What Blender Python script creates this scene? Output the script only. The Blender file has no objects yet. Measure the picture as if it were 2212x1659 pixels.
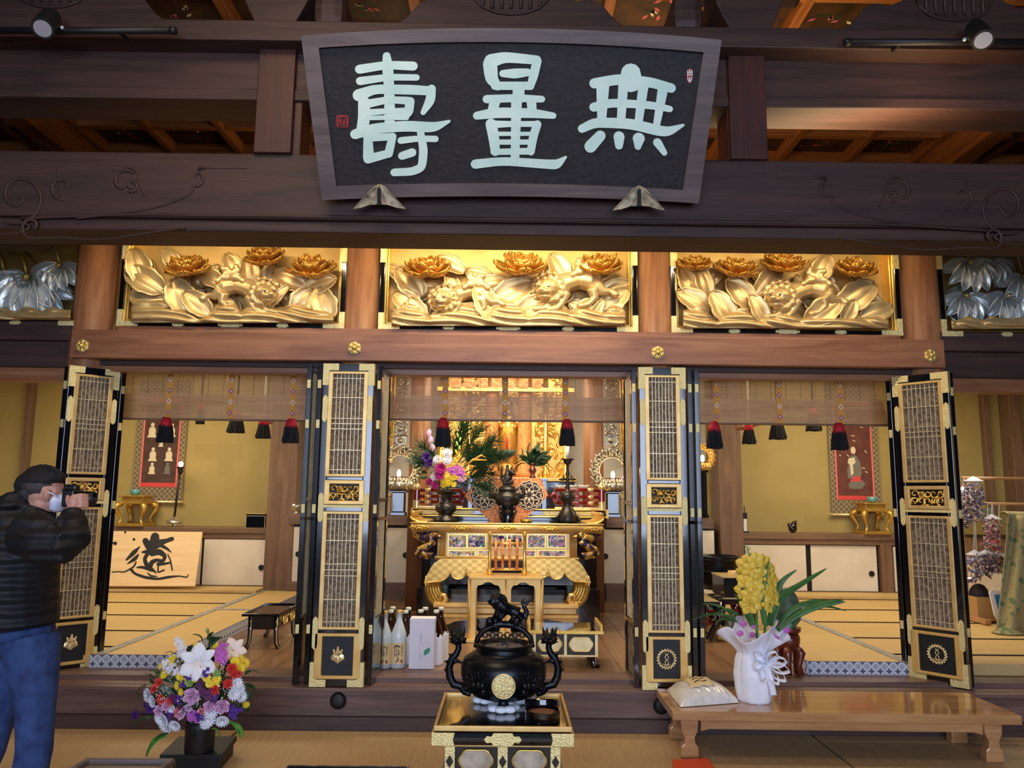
import bpy, bmesh, math, random
from mathutils import Vector, Matrix, Euler
PI = math.pi
rnd = random.Random(7)
sc = bpy.context.scene
C = sc.collection

# ---------------------------------------------------------------- camera
F = 1680.0; CX, CY = 1106.0, 829.5
CAM_H = 1.55
RM = Matrix.Rotation(math.radians(-.34), 3, 'Z') @ Matrix.Rotation(PI/2 + math.radians(8.2), 3, 'X') @ Matrix.Rotation(math.radians(.62), 3, 'Z')
cam = bpy.data.cameras.new('camera'); cam.sensor_width = 36; cam.lens = 36*F/2212; cam.clip_start = .05; cam.clip_end = 100
cam_o = bpy.data.objects.new('camera', cam); C.objects.link(cam_o)
cam_o.matrix_world = Matrix.Translation((0, 0, CAM_H)) @ RM.to_4x4()
sc.camera = cam_o
# ---------------------------------------------------------------- world, light, exposure
w = bpy.data.worlds.new('world'); sc.world = w; w.use_nodes = True
w.node_tree.nodes['Background'].inputs[0].default_value = (.55, .62, 1, 1)
w.node_tree.nodes['Background'].inputs[1].default_value = .035
sc.view_settings.view_transform = 'Standard'; sc.view_settings.look = 'None'
sc.view_settings.gamma = 1; sc.view_settings.use_curve_mapping = False
sc.view_settings.exposure = 0.0

def area(name, loc, to, sx, sy, power, col, spread=PI):
    l = bpy.data.lights.new(name, 'AREA'); l.shape = 'RECTANGLE'; l.size = sx; l.size_y = sy
    l.energy = power; l.color = col; l.spread = spread
    o = bpy.data.objects.new(name, l); C.objects.link(o); o.location = loc
    o.rotation_euler = (Vector(to) - Vector(loc)).to_track_quat('-Z', 'Y').to_euler()
    return o
WARM = (1, .72, .40)
area('entrance_daylight', (0, -4.5, 2.3), (0, 5, 2.3), 7, 3, 640, (.62, .74, 1))
area('hall_ceiling_light', (-1.2, 2.6, 5.0), (-1.0, 3.0, 0), 1.6, 1.2, 62, (1, .74, .46))
area('transom_light_center', (0, 5.12, 3.50), (0, 5.85, 3.00), 1.8, .05, 32, (1, .84, .56))
area('transom_light_left', (-2.1, 5.12, 3.50), (-2.05, 5.85, 3.00), 1.6, .05, 11.5, (1, .82, .54))
area('transom_light_right', (2.1, 5.12, 3.50), (2.1, 5.85, 3.00), 1.6, .05, 12.5, (1, .82, .54))
area('room_light_left', (-4.1, 8.2, 3.2), (-4.1, 8.4, 0), 2.2, 1.6, 84, (1, .86, .63))
area('room_light_right', (4.1, 8.2, 3.2), (4.1, 8.4, 0), 2.2, 1.6, 84, (1, .86, .63))
area('room_light_center', (0, 6.7, 3.2), (0, 7.7, 0.9), 1.8, .6, 84, (1, .84, .58))
area('sanctuary_light', (0, 8.9, 3.15), (0, 9.8, 1.2), 1.4, .4, 30, (1, .86, .6))
area('corridor_light', (0.6, 6.4, 3.75), (0.8, 6.6, 5.2), 6, .3, 75, (1, .70, .38))

# ---------------------------------------------------------------- pixel helpers (photo is 2212x1659)
O0 = Vector((0, 0, CAM_H))
def ray(x, y): return RM @ Vector(((x-CX)/F, -(y-CY)/F, -1))
def P(x, y, Y): d = ray(x, y); return O0 + d*(Y/d.y)
def PZ(x, y, Z): d = ray(x, y); return O0 + d*((Z-CAM_H)/d.z)
def PPL(x, y, o, n): d = ray(x, y); return O0 + d*((Vector(o)-O0).dot(Vector(n))/d.dot(Vector(n)))
def RC(x0, y0, x1, y1, Y):
    mx, my = (x0+x1)/2, (y0+y1)/2
    return P(x0, my, Y).x, P(x1, my, Y).x, P(mx, y1, Y).z, P(mx, y0, Y).z
def lin(c):
    return tuple(((v/255)/12.92 if v/255 <= .04045 else ((v/255+.055)/1.055)**2.4) for v in c)

# ---------------------------------------------------------------- materials
MATS = {}
def new_mat(name, col, rough=.5, metal=0, coat=0, spec=.5, trans=0):
    m = bpy.data.materials.new(name); m.use_nodes = True
    b = m.node_tree.nodes['Principled BSDF']
    b.inputs['Base Color'].default_value = (*lin(col), 1)
    b.inputs['Roughness'].default_value = rough; b.inputs['Metallic'].default_value = metal
    b.inputs['Coat Weight'].default_value = coat; b.inputs['Coat Roughness'].default_value = .06
    b.inputs['Specular IOR Level'].default_value = spec
    b.inputs['Transmission Weight'].default_value = trans
    MATS[name] = m; return m
def nodes(m): return m.node_tree.nodes, m.node_tree.links, m.node_tree.nodes['Principled BSDF']
def coords(m, scale, kind='Object'):
    N, L, b = nodes(m)
    tc = N.new('ShaderNodeTexCoord'); mp = N.new('ShaderNodeMapping'); mp.inputs['Scale'].default_value = scale
    L.new(tc.outputs[kind], mp.inputs['Vector']); return mp
def ramp(m, fac, stops):
    N, L, b = nodes(m); r = N.new('ShaderNodeValToRGB')
    e = r.color_ramp.elements
    while len(e) < len(stops): e.new(.5)
    for k, (p, c) in enumerate(stops): e[k].position = p; e[k].color = (*lin(c), 1)
    L.new(fac, r.inputs['Fac']); return r
def bump(m, fac, strength, dist=.01):
    N, L, b = nodes(m); bp = N.new('ShaderNodeBump'); bp.inputs['Strength'].default_value = strength; bp.inputs['Distance'].default_value = dist
    L.new(fac, bp.inputs['Height']); L.new(bp.outputs['Normal'], b.inputs['Normal'])
def noisy(name, c0, c1, scale=(8, 8, 8), rough=.5, metal=0, coat=0, bmp=0, detail=4, lo=.3, hi=.7, bd=.01):
    m = new_mat(name, c0, rough, metal, coat); N, L, b = nodes(m)
    n = N.new('ShaderNodeTexNoise'); n.inputs['Scale'].default_value = 1; n.inputs['Detail'].default_value = detail
    L.new(coords(m, scale).outputs[0], n.inputs['Vector'])
    r = ramp(m, n.outputs['Fac'], [(lo, c0), (hi, c1)]); L.new(r.outputs[0], b.inputs['Base Color'])
    if bmp: bump(m, n.outputs['Fac'], bmp, bd)
    return m
def wood(name, c0, c1, axis='X', rough=.45, coat=0, fine=1):
    m = new_mat(name, c0, rough, 0, coat); N, L, b = nodes(m)
    s = {'X': (.7, 9, 9), 'Y': (9, .7, 9), 'Z': (9, 9, .7)}[axis]
    mp = coords(m, s)
    n = N.new('ShaderNodeTexNoise'); n.inputs['Scale'].default_value = 1.2*fine; n.inputs['Detail'].default_value = 6; n.inputs['Distortion'].default_value = 1.2
    L.new(mp.outputs[0], n.inputs['Vector'])
    wv = N.new('ShaderNodeTexNoise'); wv.inputs['Scale'].default_value = 7*fine; wv.inputs['Detail'].default_value = 3
    L.new(mp.outputs[0], wv.inputs['Vector'])
    mx = N.new('ShaderNodeMath'); mx.operation = 'MULTIPLY_ADD'; mx.inputs[1].default_value = .35
    L.new(wv.outputs['Fac'], mx.inputs[0]); L.new(n.outputs['Fac'], mx.inputs[2])
    r = ramp(m, mx.outputs[0], [(.45, c0), (.85, c1)]); L.new(r.outputs[0], b.inputs['Base Color'])
    bump(m, mx.outputs[0], .12, .004)
    return m
def cells(name, cols, scale=(20, 20, 20), rough=.5, metal=0, rand=1.0, emap=False):
    m = new_mat(name, cols[0], rough, metal); N, L, b = nodes(m)
    v = N.new('ShaderNodeTexVoronoi'); v.inputs['Scale'].default_value = 1; v.inputs['Randomness'].default_value = rand
    L.new(coords(m, scale).outputs[0], v.inputs['Vector'])
    sp = N.new('ShaderNodeSeparateColor'); L.new(v.outputs['Color'], sp.inputs[0])
    r = ramp(m, sp.outputs[0], [(i/len(cols), c) for i, c in enumerate(cols)]); r.color_ramp.interpolation = 'CONSTANT'
    L.new(r.outputs[0], b.inputs['Base Color']); return m
def rings(name, c0, c1, scale, rough=.6, off=(0, 0, 0), mid=None):
    m = new_mat(name, c0, rough); N, L, b = nodes(m); mid = mid or c0
    v = N.new('ShaderNodeTexVoronoi'); v.inputs['Scale'].default_value = 1; v.inputs['Randomness'].default_value = 0
    mp = coords(m, scale); mp.inputs['Location'].default_value = off; L.new(mp.outputs[0], v.inputs['Vector'])
    r = ramp(m, v.outputs['Distance'], [(0, mid), (.20, mid), (.23, c1), (.27, mid), (.35, mid), (.38, c1), (.46, c1), (.50, c0)])
    L.new(r.outputs[0], b.inputs['Base Color']); return m
def emis(name, col, strength):
    m = new_mat(name, col); b = m.node_tree.nodes['Principled BSDF']
    b.inputs['Emission Color'].default_value = (*lin(col), 1); b.inputs['Emission Strength'].default_value = strength; return m

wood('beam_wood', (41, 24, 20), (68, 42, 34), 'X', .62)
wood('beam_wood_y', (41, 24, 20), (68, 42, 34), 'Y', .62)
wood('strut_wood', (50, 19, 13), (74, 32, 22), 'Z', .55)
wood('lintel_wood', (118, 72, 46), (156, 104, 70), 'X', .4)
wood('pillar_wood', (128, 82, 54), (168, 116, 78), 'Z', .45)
wood('inner_wood', (100, 74, 52), (134, 102, 74), 'X', .5)
wood('inner_wood_z', (96, 70, 50), (130, 98, 70), 'Z', .5)
wood('plank_floor_wood', (104, 76, 54), (142, 106, 76), 'Y', .28)
wood('step_wood', (82, 60, 54), (124, 95, 85), 'X', .42)
wood('step_dark_wood', (54, 38, 36), (80, 58, 54), 'X', .45)
wood('bench_wood', (160, 112, 70), (200, 150, 100), 'X', .16, .5)
wood('ceiling_wood', (120, 70, 28), (176, 108, 48), 'Y', .5)
wood('ceiling_wood_x', (120, 70, 28), (176, 108, 48), 'X', .5)
wood('plaque_frame_wood', (78, 66, 66), (108, 93, 91), 'X', .5)
wood('pale_board_wood', (222, 184, 130), (236, 202, 150), 'X', .5)
wood('blind_bamboo', (186, 134, 82), (226, 172, 114), 'X', .5)
wood('tray_wood', (70, 54, 40), (112, 88, 62), 'X', .35)
noisy('tatami_straw', (190, 154, 92), (214, 180, 116), (3, 90, 3), .6, bmp=.15)
noisy('hall_tatami', (170, 139, 98), (192, 159, 115), (90, 4, 4), .6, bmp=.15)
new_mat('black_hem', (14, 12, 12), .8)
rings('white_ring_brocade', (92, 94, 116), (226, 226, 232), (15.7, 0, 15.7), .7, (.5, 0, .5), (160, 162, 176))
rings('white_ring_brocade_side', (92, 94, 116), (226, 226, 232), (0, 15.7, 15.7), .7, (0, .5, .5), (160, 162, 176))
noisy('grey_hem', (110, 104, 96), (190, 184, 170), (60, 60, 60), .8)
new_mat('black_lacquer', (8, 8, 11), .16, 0, 1)
new_mat('black_matte', (16, 15, 17), .55)
noisy('gold_leaf', (208, 166, 88), (234, 196, 116), (14, 14, 14), .36, .7, bmp=.1)
noisy('bright_gold', (236, 186, 84), (250, 212, 120), (10, 10, 10), .28, .8)
noisy('pale_gold', (224, 196, 132), (246, 224, 168), (14, 14, 14), .36, .62, bmp=.1)
noisy('satin_gold', (214, 172, 100), (236, 200, 132), (10, 10, 10), .42, .5)
noisy('soft_gold', (212, 166, 88), (230, 190, 114), (8, 8, 8), .40, .42)
noisy('deep_gold', (192, 148, 60), (216, 174, 84), (12, 12, 12), .36, .72)
noisy('silver_gilt', (168, 160, 140), (226, 218, 196), (20, 20, 20), .26, .8)
noisy('engraved_fitting', (214, 188, 112), (248, 232, 172), (160, 160, 160), .34, .7, bmp=.5)
noisy('silver_petal', (176, 178, 172), (216, 216, 206), (14, 14, 14), .3, .35)
noisy('dark_bronze', (34, 31, 30), (70, 64, 58), (22, 22, 22), .36, .6)
noisy('burner_bronze', (9, 10, 13), (24, 26, 32), (16, 16, 16), .34, .5, bmp=.1)
noisy('old_paint_metal', (120, 106, 84), (200, 184, 152), (26, 26, 26), .55, .2)
noisy('plaque_ground', (20, 17, 20), (38, 33, 34), (30, 60, 30), .7, bmp=.4)
noisy('letter_paint', (196, 228, 214), (226, 246, 232), (5, 5, 5), .55)
new_mat('seal_red', (150, 30, 28), .6)
new_mat('white_paint', (235, 235, 230), .6)
new_mat('white_plaster', (222, 216, 200), .8)
noisy('paper_door', (214, 200, 176), (228, 216, 194), (3, 3, 3), .75)
new_mat('ink', (22, 20, 20), .6)
noisy('lattice_cloth', (96, 80, 66), (136, 118, 98), (40, 40, 40), .8, lo=.47, hi=.53)
noisy('lattice_gold', (206, 184, 138), (236, 216, 170), (20, 20, 20), .4, .4)
new_mat('tassel_red', (196, 24, 40), .7); new_mat('tassel_black', (24, 21, 22), .85); new_mat('tassel_white', (226, 220, 206), .8)
new_mat('tape_orange', (222, 154, 60), .7); new_mat('tape_purple', (150, 36, 110), .7); new_mat('tape_white', (236, 226, 214), .7)
new_mat('red_lacquer', (120, 18, 18), .2, 0, .8)
noisy('brown_lacquer', (84, 32, 20), (112, 46, 28), (10, 10, 10), .3, 0, .4)
new_mat('teal_glaze', (90, 150, 146), .25, 0, .4)
noisy('orange_brocade', (206, 108, 52), (236, 160, 98), (36, 36, 36), .6, lo=.42, hi=.58)
noisy('pillar_brocade', (190, 110, 54), (226, 160, 92), (30, 30, 30), .6, .2)
new_mat('roundel_dark', (44, 30, 44), .7); new_mat('roundel_pale', (232, 206, 168), .6)
cells('painted_relief', [(70, 60, 50), (196, 130, 160), (70, 130, 80), (214, 196, 140), (120, 120, 150), (200, 120, 70), (226, 214, 190)], (46, 46, 46), .4, .2)
cells('dragon_paint', [(206, 160, 70), (60, 60, 110), (220, 180, 90), (110, 70, 36)], (30, 30, 30), .35, .5)
new_mat('scroll_red', (214, 70, 62), .7)
noisy('scroll_ground', (88, 44, 34), (112, 62, 48), (9, 9, 9), .8)
noisy('scroll_dark_ground', (62, 44, 36), (92, 64, 50), (9, 9, 9), .8)
rings('scroll_brocade', (100, 84, 58), (172, 152, 112), (15, 0, 15), .7)
new_mat('scroll_pale', (224, 206, 164), .8); new_mat('scroll_grey', (118, 112, 100), .8)
new_mat('frosted_glass', (206, 214, 212), .35, 0, .3)
new_mat('brown_glass', (40, 14, 8), .12, 0, .6)
new_mat('cap_white', (214, 214, 196), .4)
noisy('label_paper', (216, 186, 134), (232, 206, 156), (6, 6, 6), .7)
new_mat('box_white', (222, 220, 232), .6)
noisy('white_paper', (238, 238, 248), (248, 248, 254), (6, 6, 6), .6)
new_mat('clear_film', (214, 208, 226), .15); MATS['clear_film'].node_tree.nodes['Principled BSDF'].inputs['Alpha'].default_value = .45
new_mat('film_pink', (196, 90, 180), .4)
noisy('rice_bag_film', (214, 208, 200), (234, 230, 224), (12, 12, 12), .22, 0, .4)
new_mat('green_leaf', (38, 78, 36), .4); noisy('dark_leaf', (22, 48, 26), (44, 80, 40), (20, 20, 20), .5)
noisy('bright_leaf', (50, 120, 44), (90, 156, 60), (20, 20, 20), .4)
noisy('orchid_leaf', (40, 84, 40), (70, 116, 54), (10, 10, 10), .35)
noisy('orchid_yellow', (222, 176, 40), (240, 214, 90), (40, 40, 40), .45)
new_mat('orchid_lip', (196, 120, 60), .5); new_mat('bud_green', (150, 184, 96), .5)
for n_, c_ in dict(petal_white=(244, 242, 246), petal_pink=(222, 170, 208), petal_magenta=(196, 96, 190), petal_violet=(86, 40, 140), petal_yellow=(246, 212, 40), petal_red=(226, 66, 56), petal_plum=(96, 30, 84), petal_cream=(244, 226, 214), petal_coral=(226, 110, 120), petal_hot=(190, 40, 130)).items():
    noisy(n_, tuple(int(v*.9) for v in c_), c_, (60, 60, 60), .55)
new_mat('stamen', (150, 150, 40), .6)
new_mat('skin', (196, 142, 120), .5)
noisy('hair_black', (10, 9, 10), (24, 21, 22), (160, 160, 160), .75, bmp=.6)
noisy('hair_fade', (44, 36, 36), (70, 58, 56), (90, 90, 90), .7)
noisy('jacket_nylon', (8, 8, 13), (17, 17, 24), (10, 10, 10), .66)
noisy('denim', (28, 48, 92), (48, 74, 124), (16, 16, 16), .8, bmp=.2)
new_mat('mask_white', (216, 218, 240), .8); new_mat('camera_black', (14, 14, 15), .4); new_mat('lens_glass', (6, 8, 14), .05, 0, 1)
new_mat('orange_card', (214, 76, 36), .6)
new_mat('cardboard', (186, 146, 92), .8); new_mat('mask_blue', (40, 130, 216), .5); new_mat('dark_bag', (24, 16, 20), .6)
cells('floral_cloth', [(152, 140, 92)]*9 + [(104, 118, 74), (152, 140, 92), (92, 110, 66), (152, 140, 92), (150, 122, 88), (160, 148, 104)], (26, 26, 26), .8)
cells('foil_paper', [(150, 140, 156), (226, 220, 226), (110, 96, 112), (196, 170, 150), (88, 80, 100)], (60, 60, 60), .3, .4)
cells('paper_mix', [(226, 90, 110), (240, 200, 190), (90, 150, 100), (230, 226, 210), (214, 60, 80), (120, 100, 130)], (60, 60, 60), .6)
noisy('green_bronze', (66, 88, 78), (96, 116, 100), (20, 20, 20), .5, .3)
new_mat('cushion', (206, 190, 160), .8)
new_mat('candle_red', (206, 52, 28), .4); new_mat('candle_white', (232, 232, 240), .4)
emis('flame', (255, 190, 130), 14); emis('lamp_bulb', (255, 206, 160), 12)
new_mat('spot_lens', (196, 206, 226), .2, .6)
noisy('ash', (116, 108, 100), (150, 142, 132), (40, 40, 40), .9, bmp=.5)
noisy('incense_chips', (120, 74, 44), (160, 104, 66), (120, 120, 120), .9, bmp=.5)
noisy('painted_coffer', (46, 32, 18), (92, 60, 28), (5, 5, 5), .6)
new_mat('clear_pane', (235, 240, 245), .02, 0, 0, .5, 1.0)
noisy('carved_gold', (188, 154, 96), (220, 188, 130), (9, 9, 9), .38, .55)
noisy('carved_deep', (176, 122, 44), (206, 152, 66), (9, 9, 9), .36, .62)
noisy('carved_back', (186, 148, 80), (208, 168, 96), (6, 6, 6), .5, .4)
# gold leaf squares on the walls
m = new_mat('gold_leaf_wall', (180, 150, 80), .55, .1); N, L, b = nodes(m)
br = N.new('ShaderNodeTexBrick'); br.offset = .5; br.inputs['Scale'].default_value = 1
for k, c in ((0, (170, 147, 82)), (1, (177, 154, 89)), (2, (166, 143, 79))): br.inputs[('Color1', 'Color2', 'Mortar')[k]].default_value = (*lin(c), 1)
br.inputs['Mortar Size'].default_value = 0; br.inputs['Brick Width'].default_value = .21; br.inputs['Row Height'].default_value = .21
mp = coords(m, (1, 1, 1)); mp.inputs['Rotation'].default_value = (-PI/2, 0, 0)
L.new(mp.outputs[0], br.inputs['Vector']); L.new(br.outputs['Color'], b.inputs['Base Color'])
# gold checker
m = new_mat('gold_checker', (226, 186, 104), .36, .6); N, L, b = nodes(m)
ck = N.new('ShaderNodeTexChecker'); ck.inputs['Scale'].default_value = 1
ck.inputs['Color1'].default_value = (*lin((226, 184, 98)), 1); ck.inputs['Color2'].default_value = (*lin((196, 154, 78)), 1)
L.new(coords(m, (22, .01, 30)).outputs[0], ck.inputs['Vector']); L.new(ck.outputs['Color'], b.inputs['Base Color'])

# ---------------------------------------------------------------- mesh builder
WL = {}
class MB:
    def __init__(s): s.v = []; s.f = []; s.mi = []; s.M = None; s.cm = 0
    def add(s, vs, fs):
        o = len(s.v)
        s.v += [(s.M @ Vector(v)) if s.M else Vector(v) for v in vs]
        s.f += [tuple(i+o for i in f) for f in fs]; s.mi += [s.cm]*len(fs); return s
    def box(s, x0, x1, y0, y1, z0, z1):
        x0, x1 = sorted((x0, x1)); y0, y1 = sorted((y0, y1)); z0, z1 = sorted((z0, z1))
        e = .00012*((len(s.f)//6) % 4); x0 += e; x1 -= e; y0 += e; y1 -= e; z0 += e; z1 -= e   # keeps overlapping faces of one mesh from coinciding
        return s.add([(x, y, z) for z in (z0, z1) for y in (y0, y1) for x in (x0, x1)],
                     [(0, 2, 3, 1), (4, 5, 7, 6), (0, 1, 5, 4), (2, 6, 7, 3), (0, 4, 6, 2), (1, 3, 7, 5)])
    def tube(s, pts, r, seg=8, closed=False):
        pts = [Vector(p) for p in pts]; n = len(pts)
        rs = list(r) if isinstance(r, (list, tuple)) else [r]*n
        if len(rs) != n: rs = [rs[0] + (rs[-1]-rs[0])*i/(n-1) for i in range(n)]
        vs, fs = [], []; up = None
        for i, p in enumerate(pts):
            if closed: t = pts[(i+1) % n] - pts[i-1]
            else: t = pts[min(i+1, n-1)] - pts[max(i-1, 0)]
            if t.length < 1e-9: t = Vector((0, 0, 1))
            t.normalize()
            if up is None: up = t.orthogonal().normalized()
            up = (up - t*up.dot(t));
            up = up.normalized() if up.length > 1e-6 else t.orthogonal().normalized()
            q = t.cross(up)
            for k in range(seg):
                a = 2*PI*k/seg; vs.append(p + (up*math.cos(a) + q*math.sin(a))*rs[i])
        for i in range(n if closed else n-1):
            for k in range(seg):
                a, b_ = i*seg+k, i*seg+(k+1) % seg; j = ((i+1) % n)*seg
                fs.append((a, b_, j+(k+1) % seg, j+k))
        if not closed: fs += [tuple(range(seg))[::-1], tuple((n-1)*seg+k for k in range(seg))]
        return s.add(vs, fs)
    def lathe(s, prof, c=(0, 0, 0), seg=24, sy=1, axis=None):
        c = Vector(c); vs, fs = [], []
        for r, z in prof:
            for k in range(seg):
                a = 2*PI*k/seg; p = Vector((r*math.cos(a), r*math.sin(a)*sy, z))
                vs.append(c + (axis @ p if axis else p))
        n = len(prof)
        for i in range(n-1):
            for k in range(seg): fs.append((i*seg+k, i*seg+(k+1) % seg, (i+1)*seg+(k+1) % seg, (i+1)*seg+k))
        fs += [tuple(range(seg))[::-1], tuple((n-1)*seg+k for k in range(seg))]
        return s.add(vs, fs)
    def ell(s, c, r, rot=None, seg=12):
        c = Vector(c); r = (r, r, r) if isinstance(r, (int, float)) else r
        vs = [Vector((0, 0, -r[2]))]; fs = []; ns = max(4, seg//2)
        for i in range(1, ns):
            t = PI*i/ns - PI/2
            for k in range(seg):
                a = 2*PI*k/seg; vs.append(Vector((r[0]*math.cos(t)*math.cos(a), r[1]*math.cos(t)*math.sin(a), r[2]*math.sin(t))))
        vs.append(Vector((0, 0, r[2]))); top = len(vs)-1
        for k in range(seg):
            fs.append((0, 1+(k+1) % seg, 1+k)); fs.append((top, top-seg+k, top-seg+(k+1) % seg))
        for i in range(ns-2):
            for k in range(seg):
                a = 1+i*seg; fs.append((a+k, a+(k+1) % seg, a+seg+(k+1) % seg, a+seg+k))
        if rot: vs = [rot @ v for v in vs]
        return s.add([c+v for v in vs], fs)
    def prism(s, pts, off):
        pts = [Vector(p) for p in pts]; off = Vector(off); n = len(pts)
        return s.add(pts + [p+off for p in pts], [tuple(range(n)), tuple(range(n, 2*n))[::-1]] + [(i, n+i, n+(i+1) % n, (i+1) % n) for i in range(n)])
    def grid(s, fn, nu, nv, thick=0):
        vs = [Vector(fn(i/nu, j/nv)) for i in range(nu+1) for j in range(nv+1)]
        fs = [(i*(nv+1)+j, (i+1)*(nv+1)+j, (i+1)*(nv+1)+j+1, i*(nv+1)+j+1) for i in range(nu) for j in range(nv)]
        return s.add(vs, fs)
    def stroke(s, pts, fr, off, seg=6):
        """brush stroke: pts = (x, y, width) px, fr maps px -> 3d, off = thickness vector"""
        sm = []
        for i in range(len(pts)-1):
            for k in range(6):
                t = k/6; a, b_ = pts[i], pts[i+1]; sm.append(tuple(a[q]+(b_[q]-a[q])*t for q in range(3)))
        sm.append(pts[-1])
        for _ in range(3):
            sm = [sm[0]] + [tuple((sm[i-1][q]+2*sm[i][q]+sm[i+1][q])/4 for q in range(3)) for i in range(1, len(sm)-1)] + [sm[-1]]
        Lf, Rt = [], []
        for i, p in enumerate(sm):
            a, b_ = sm[max(0, i-1)], sm[min(len(sm)-1, i+1)]
            dx, dy = b_[0]-a[0], b_[1]-a[1]; l = math.hypot(dx, dy) or 1; nx, ny = -dy/l, dx/l
            Lf.append((p[0]+nx*p[2]/2, p[1]+ny*p[2]/2)); Rt.append((p[0]-nx*p[2]/2, p[1]-ny*p[2]/2))
        def cap(p, q, a0):
            return [(p[0]+math.cos(a0+PI*k/seg)*p[2]/2, p[1]+math.sin(a0+PI*k/seg)*p[2]/2) for k in range(1, seg)]
        a, b_ = sm[-2], sm[-1]; ae = math.atan2(b_[1]-a[1], b_[0]-a[0])
        a2, b2 = sm[0], sm[1]; as_ = math.atan2(b2[1]-a2[1], b2[0]-a2[0])
        n = len(sm); vs = [fr(*q) for q in Lf] + [fr(*q) for q in Rt]
        off = Vector(off); N_ = 2*n
        vs2 = [v+off for v in vs]; fs = []
        for i in range(n-1):
            fs += [(i, i+1, n+i+1, n+i), (N_+i, N_+n+i, N_+n+i+1, N_+i+1), (i, N_+i, N_+i+1, i+1), (n+i, n+i+1, N_+n+i+1, N_+n+i)]
        fs += [(0, n, N_+n, N_), (n-1, N_+n-1, N_+2*n-1, 2*n-1)]
        s.add(vs+vs2, fs)
        for c_ in (cap(sm[-1], None, ae-PI/2), cap(sm[0], None, as_+PI/2)):
            pass
        for e, ang in ((sm[-1], ae), (sm[0], as_+PI)):
            pl = [fr(e[0]+math.cos(ang-PI/2+PI*k/seg)*e[2]/2, e[1]+math.sin(ang-PI/2+PI*k/seg)*e[2]/2) for k in range(seg+1)]
            s.prism(pl, off)
        return s

def setp(o, label=None, cat=None, group=None, kind=None):
    if label: o['label'] = label
    if cat: o['category'] = cat
    if group: o['group'] = group
    if kind: o['kind'] = kind
    return o
def thing(name, label, cat, loc, group=None):
    o = bpy.data.objects.new(name, None); o.empty_display_size = .1; C.objects.link(o); o.location = loc
    WL[o.name] = Vector(loc); return setp(o, label, cat, group)
def build(mb, name, mat, parent=None, smooth=False, bevel=0, remesh=0, sm_it=0, sub=0, solid=0, label=None, autosm=True):
    me = bpy.data.meshes.new(name)
    if parent is not None: base = WL[parent.name].copy()
    else:
        xs = [v.x for v in mb.v]; ys = [v.y for v in mb.v]; zs = [v.z for v in mb.v]
        base = Vector(((min(xs)+max(xs))/2, (min(ys)+max(ys))/2, min(zs)))
    me.from_pydata([v-base for v in mb.v], [], mb.f)
    ml = mat if isinstance(mat, (list, tuple)) else [mat]
    for q in ml: me.materials.append(MATS[q])
    if len(ml) > 1: me.polygons.foreach_set('material_index', mb.mi)
    bm = bmesh.new(); bm.from_mesh(me); bmesh.ops.recalc_face_normals(bm, faces=bm.faces); bm.to_mesh(me); bm.free()
    if smooth: me.polygons.foreach_set('use_smooth', [True]*len(me.polygons))
    me.update()
    o = bpy.data.objects.new(name, me); C.objects.link(o)
    WL[o.name] = base
    if parent is not None: o.parent = parent
    else: o.location = base
    if remesh:
        r = o.modifiers.new('remesh', 'REMESH'); r.mode = 'VOXEL'; r.voxel_size = remesh; r.use_smooth_shade = True
    if sm_it:
        q = o.modifiers.new('smooth', 'SMOOTH'); q.iterations = sm_it; q.factor = .5
    if solid:
        q = o.modifiers.new('solid', 'SOLIDIFY'); q.thickness = solid; q.offset = 0
    if bevel:
        q = o.modifiers.new('bevel', 'BEVEL'); q.width = bevel; q.segments = 2; q.limit_method = 'ANGLE'
    if sub:
        q = o.modifiers.new('sub', 'SUBSURF'); q.levels = sub; q.render_levels = sub
    if label: o['label'] = label
    return o
def top(mb, name, mat, label, cat, group=None, kind=None, **k):
    return setp(build(mb, name, mat, None, **k), label, cat, group, kind)
def struct(mb, name, mat, label=None, cat=None, **k):
    return setp(build(mb, name, mat, None, **k), label, cat, None, 'structure')
def inst(src, parent, loc, rot=(0, 0, 0), scale=1, name=None, mat=None):
    """another object sharing the mesh of src, under parent; loc in world"""
    o = src.copy(); C.objects.link(o); o.parent = parent
    if name: o.name = name
    o.location = Vector(loc) - WL[parent.name]; o.rotation_euler = rot
    o.scale = (scale,)*3 if isinstance(scale, (int, float)) else scale
    if mat:
        o.material_slots[0].link = 'OBJECT'; o.material_slots[0].material = MATS[mat]
    return o
def copy_tree(o, parent=None):
    c = o.copy(); C.objects.link(c)
    if parent: c.parent = parent
    for ch in list(o.children): copy_tree(ch, c)
    return c
def dup(o, loc, label=None, rz=None, scale=None):
    c = copy_tree(o); c.location = loc
    if label: c['label'] = label
    if rz is not None: c.rotation_euler.z = rz
    if scale: c.scale = (scale,)*3
    return c
def RX(a): return Matrix.Rotation(a, 3, 'X')
def RY(a): return Matrix.Rotation(a, 3, 'Y')
def RZ(a): return Matrix.Rotation(a, 3, 'Z')
# ================================================================ SETTING
FLOOR = .30; TAT = .385
# hall floor of tatami
mb = MB().box(-7, 7, -4, 5.46, -.08, -.012)
struct(mb, 'floor_base', 'black_hem', 'dark joints under the tatami mats of the front hall', 'floor')
mb = MB()
ys = [-.115+.95*i for i in range(7)]
for j in range(6):
    for i in range(-4, 5):
        x0 = i*1.9+(.94 if j % 2 else 0) + .16
        mb.box(x0-.94, x0+.94, ys[j]-.15, ys[j]+.79, -.02, 0)
struct(mb, 'floor', 'hall_tatami', 'tan tatami mats of the front hall', 'floor')
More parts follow.
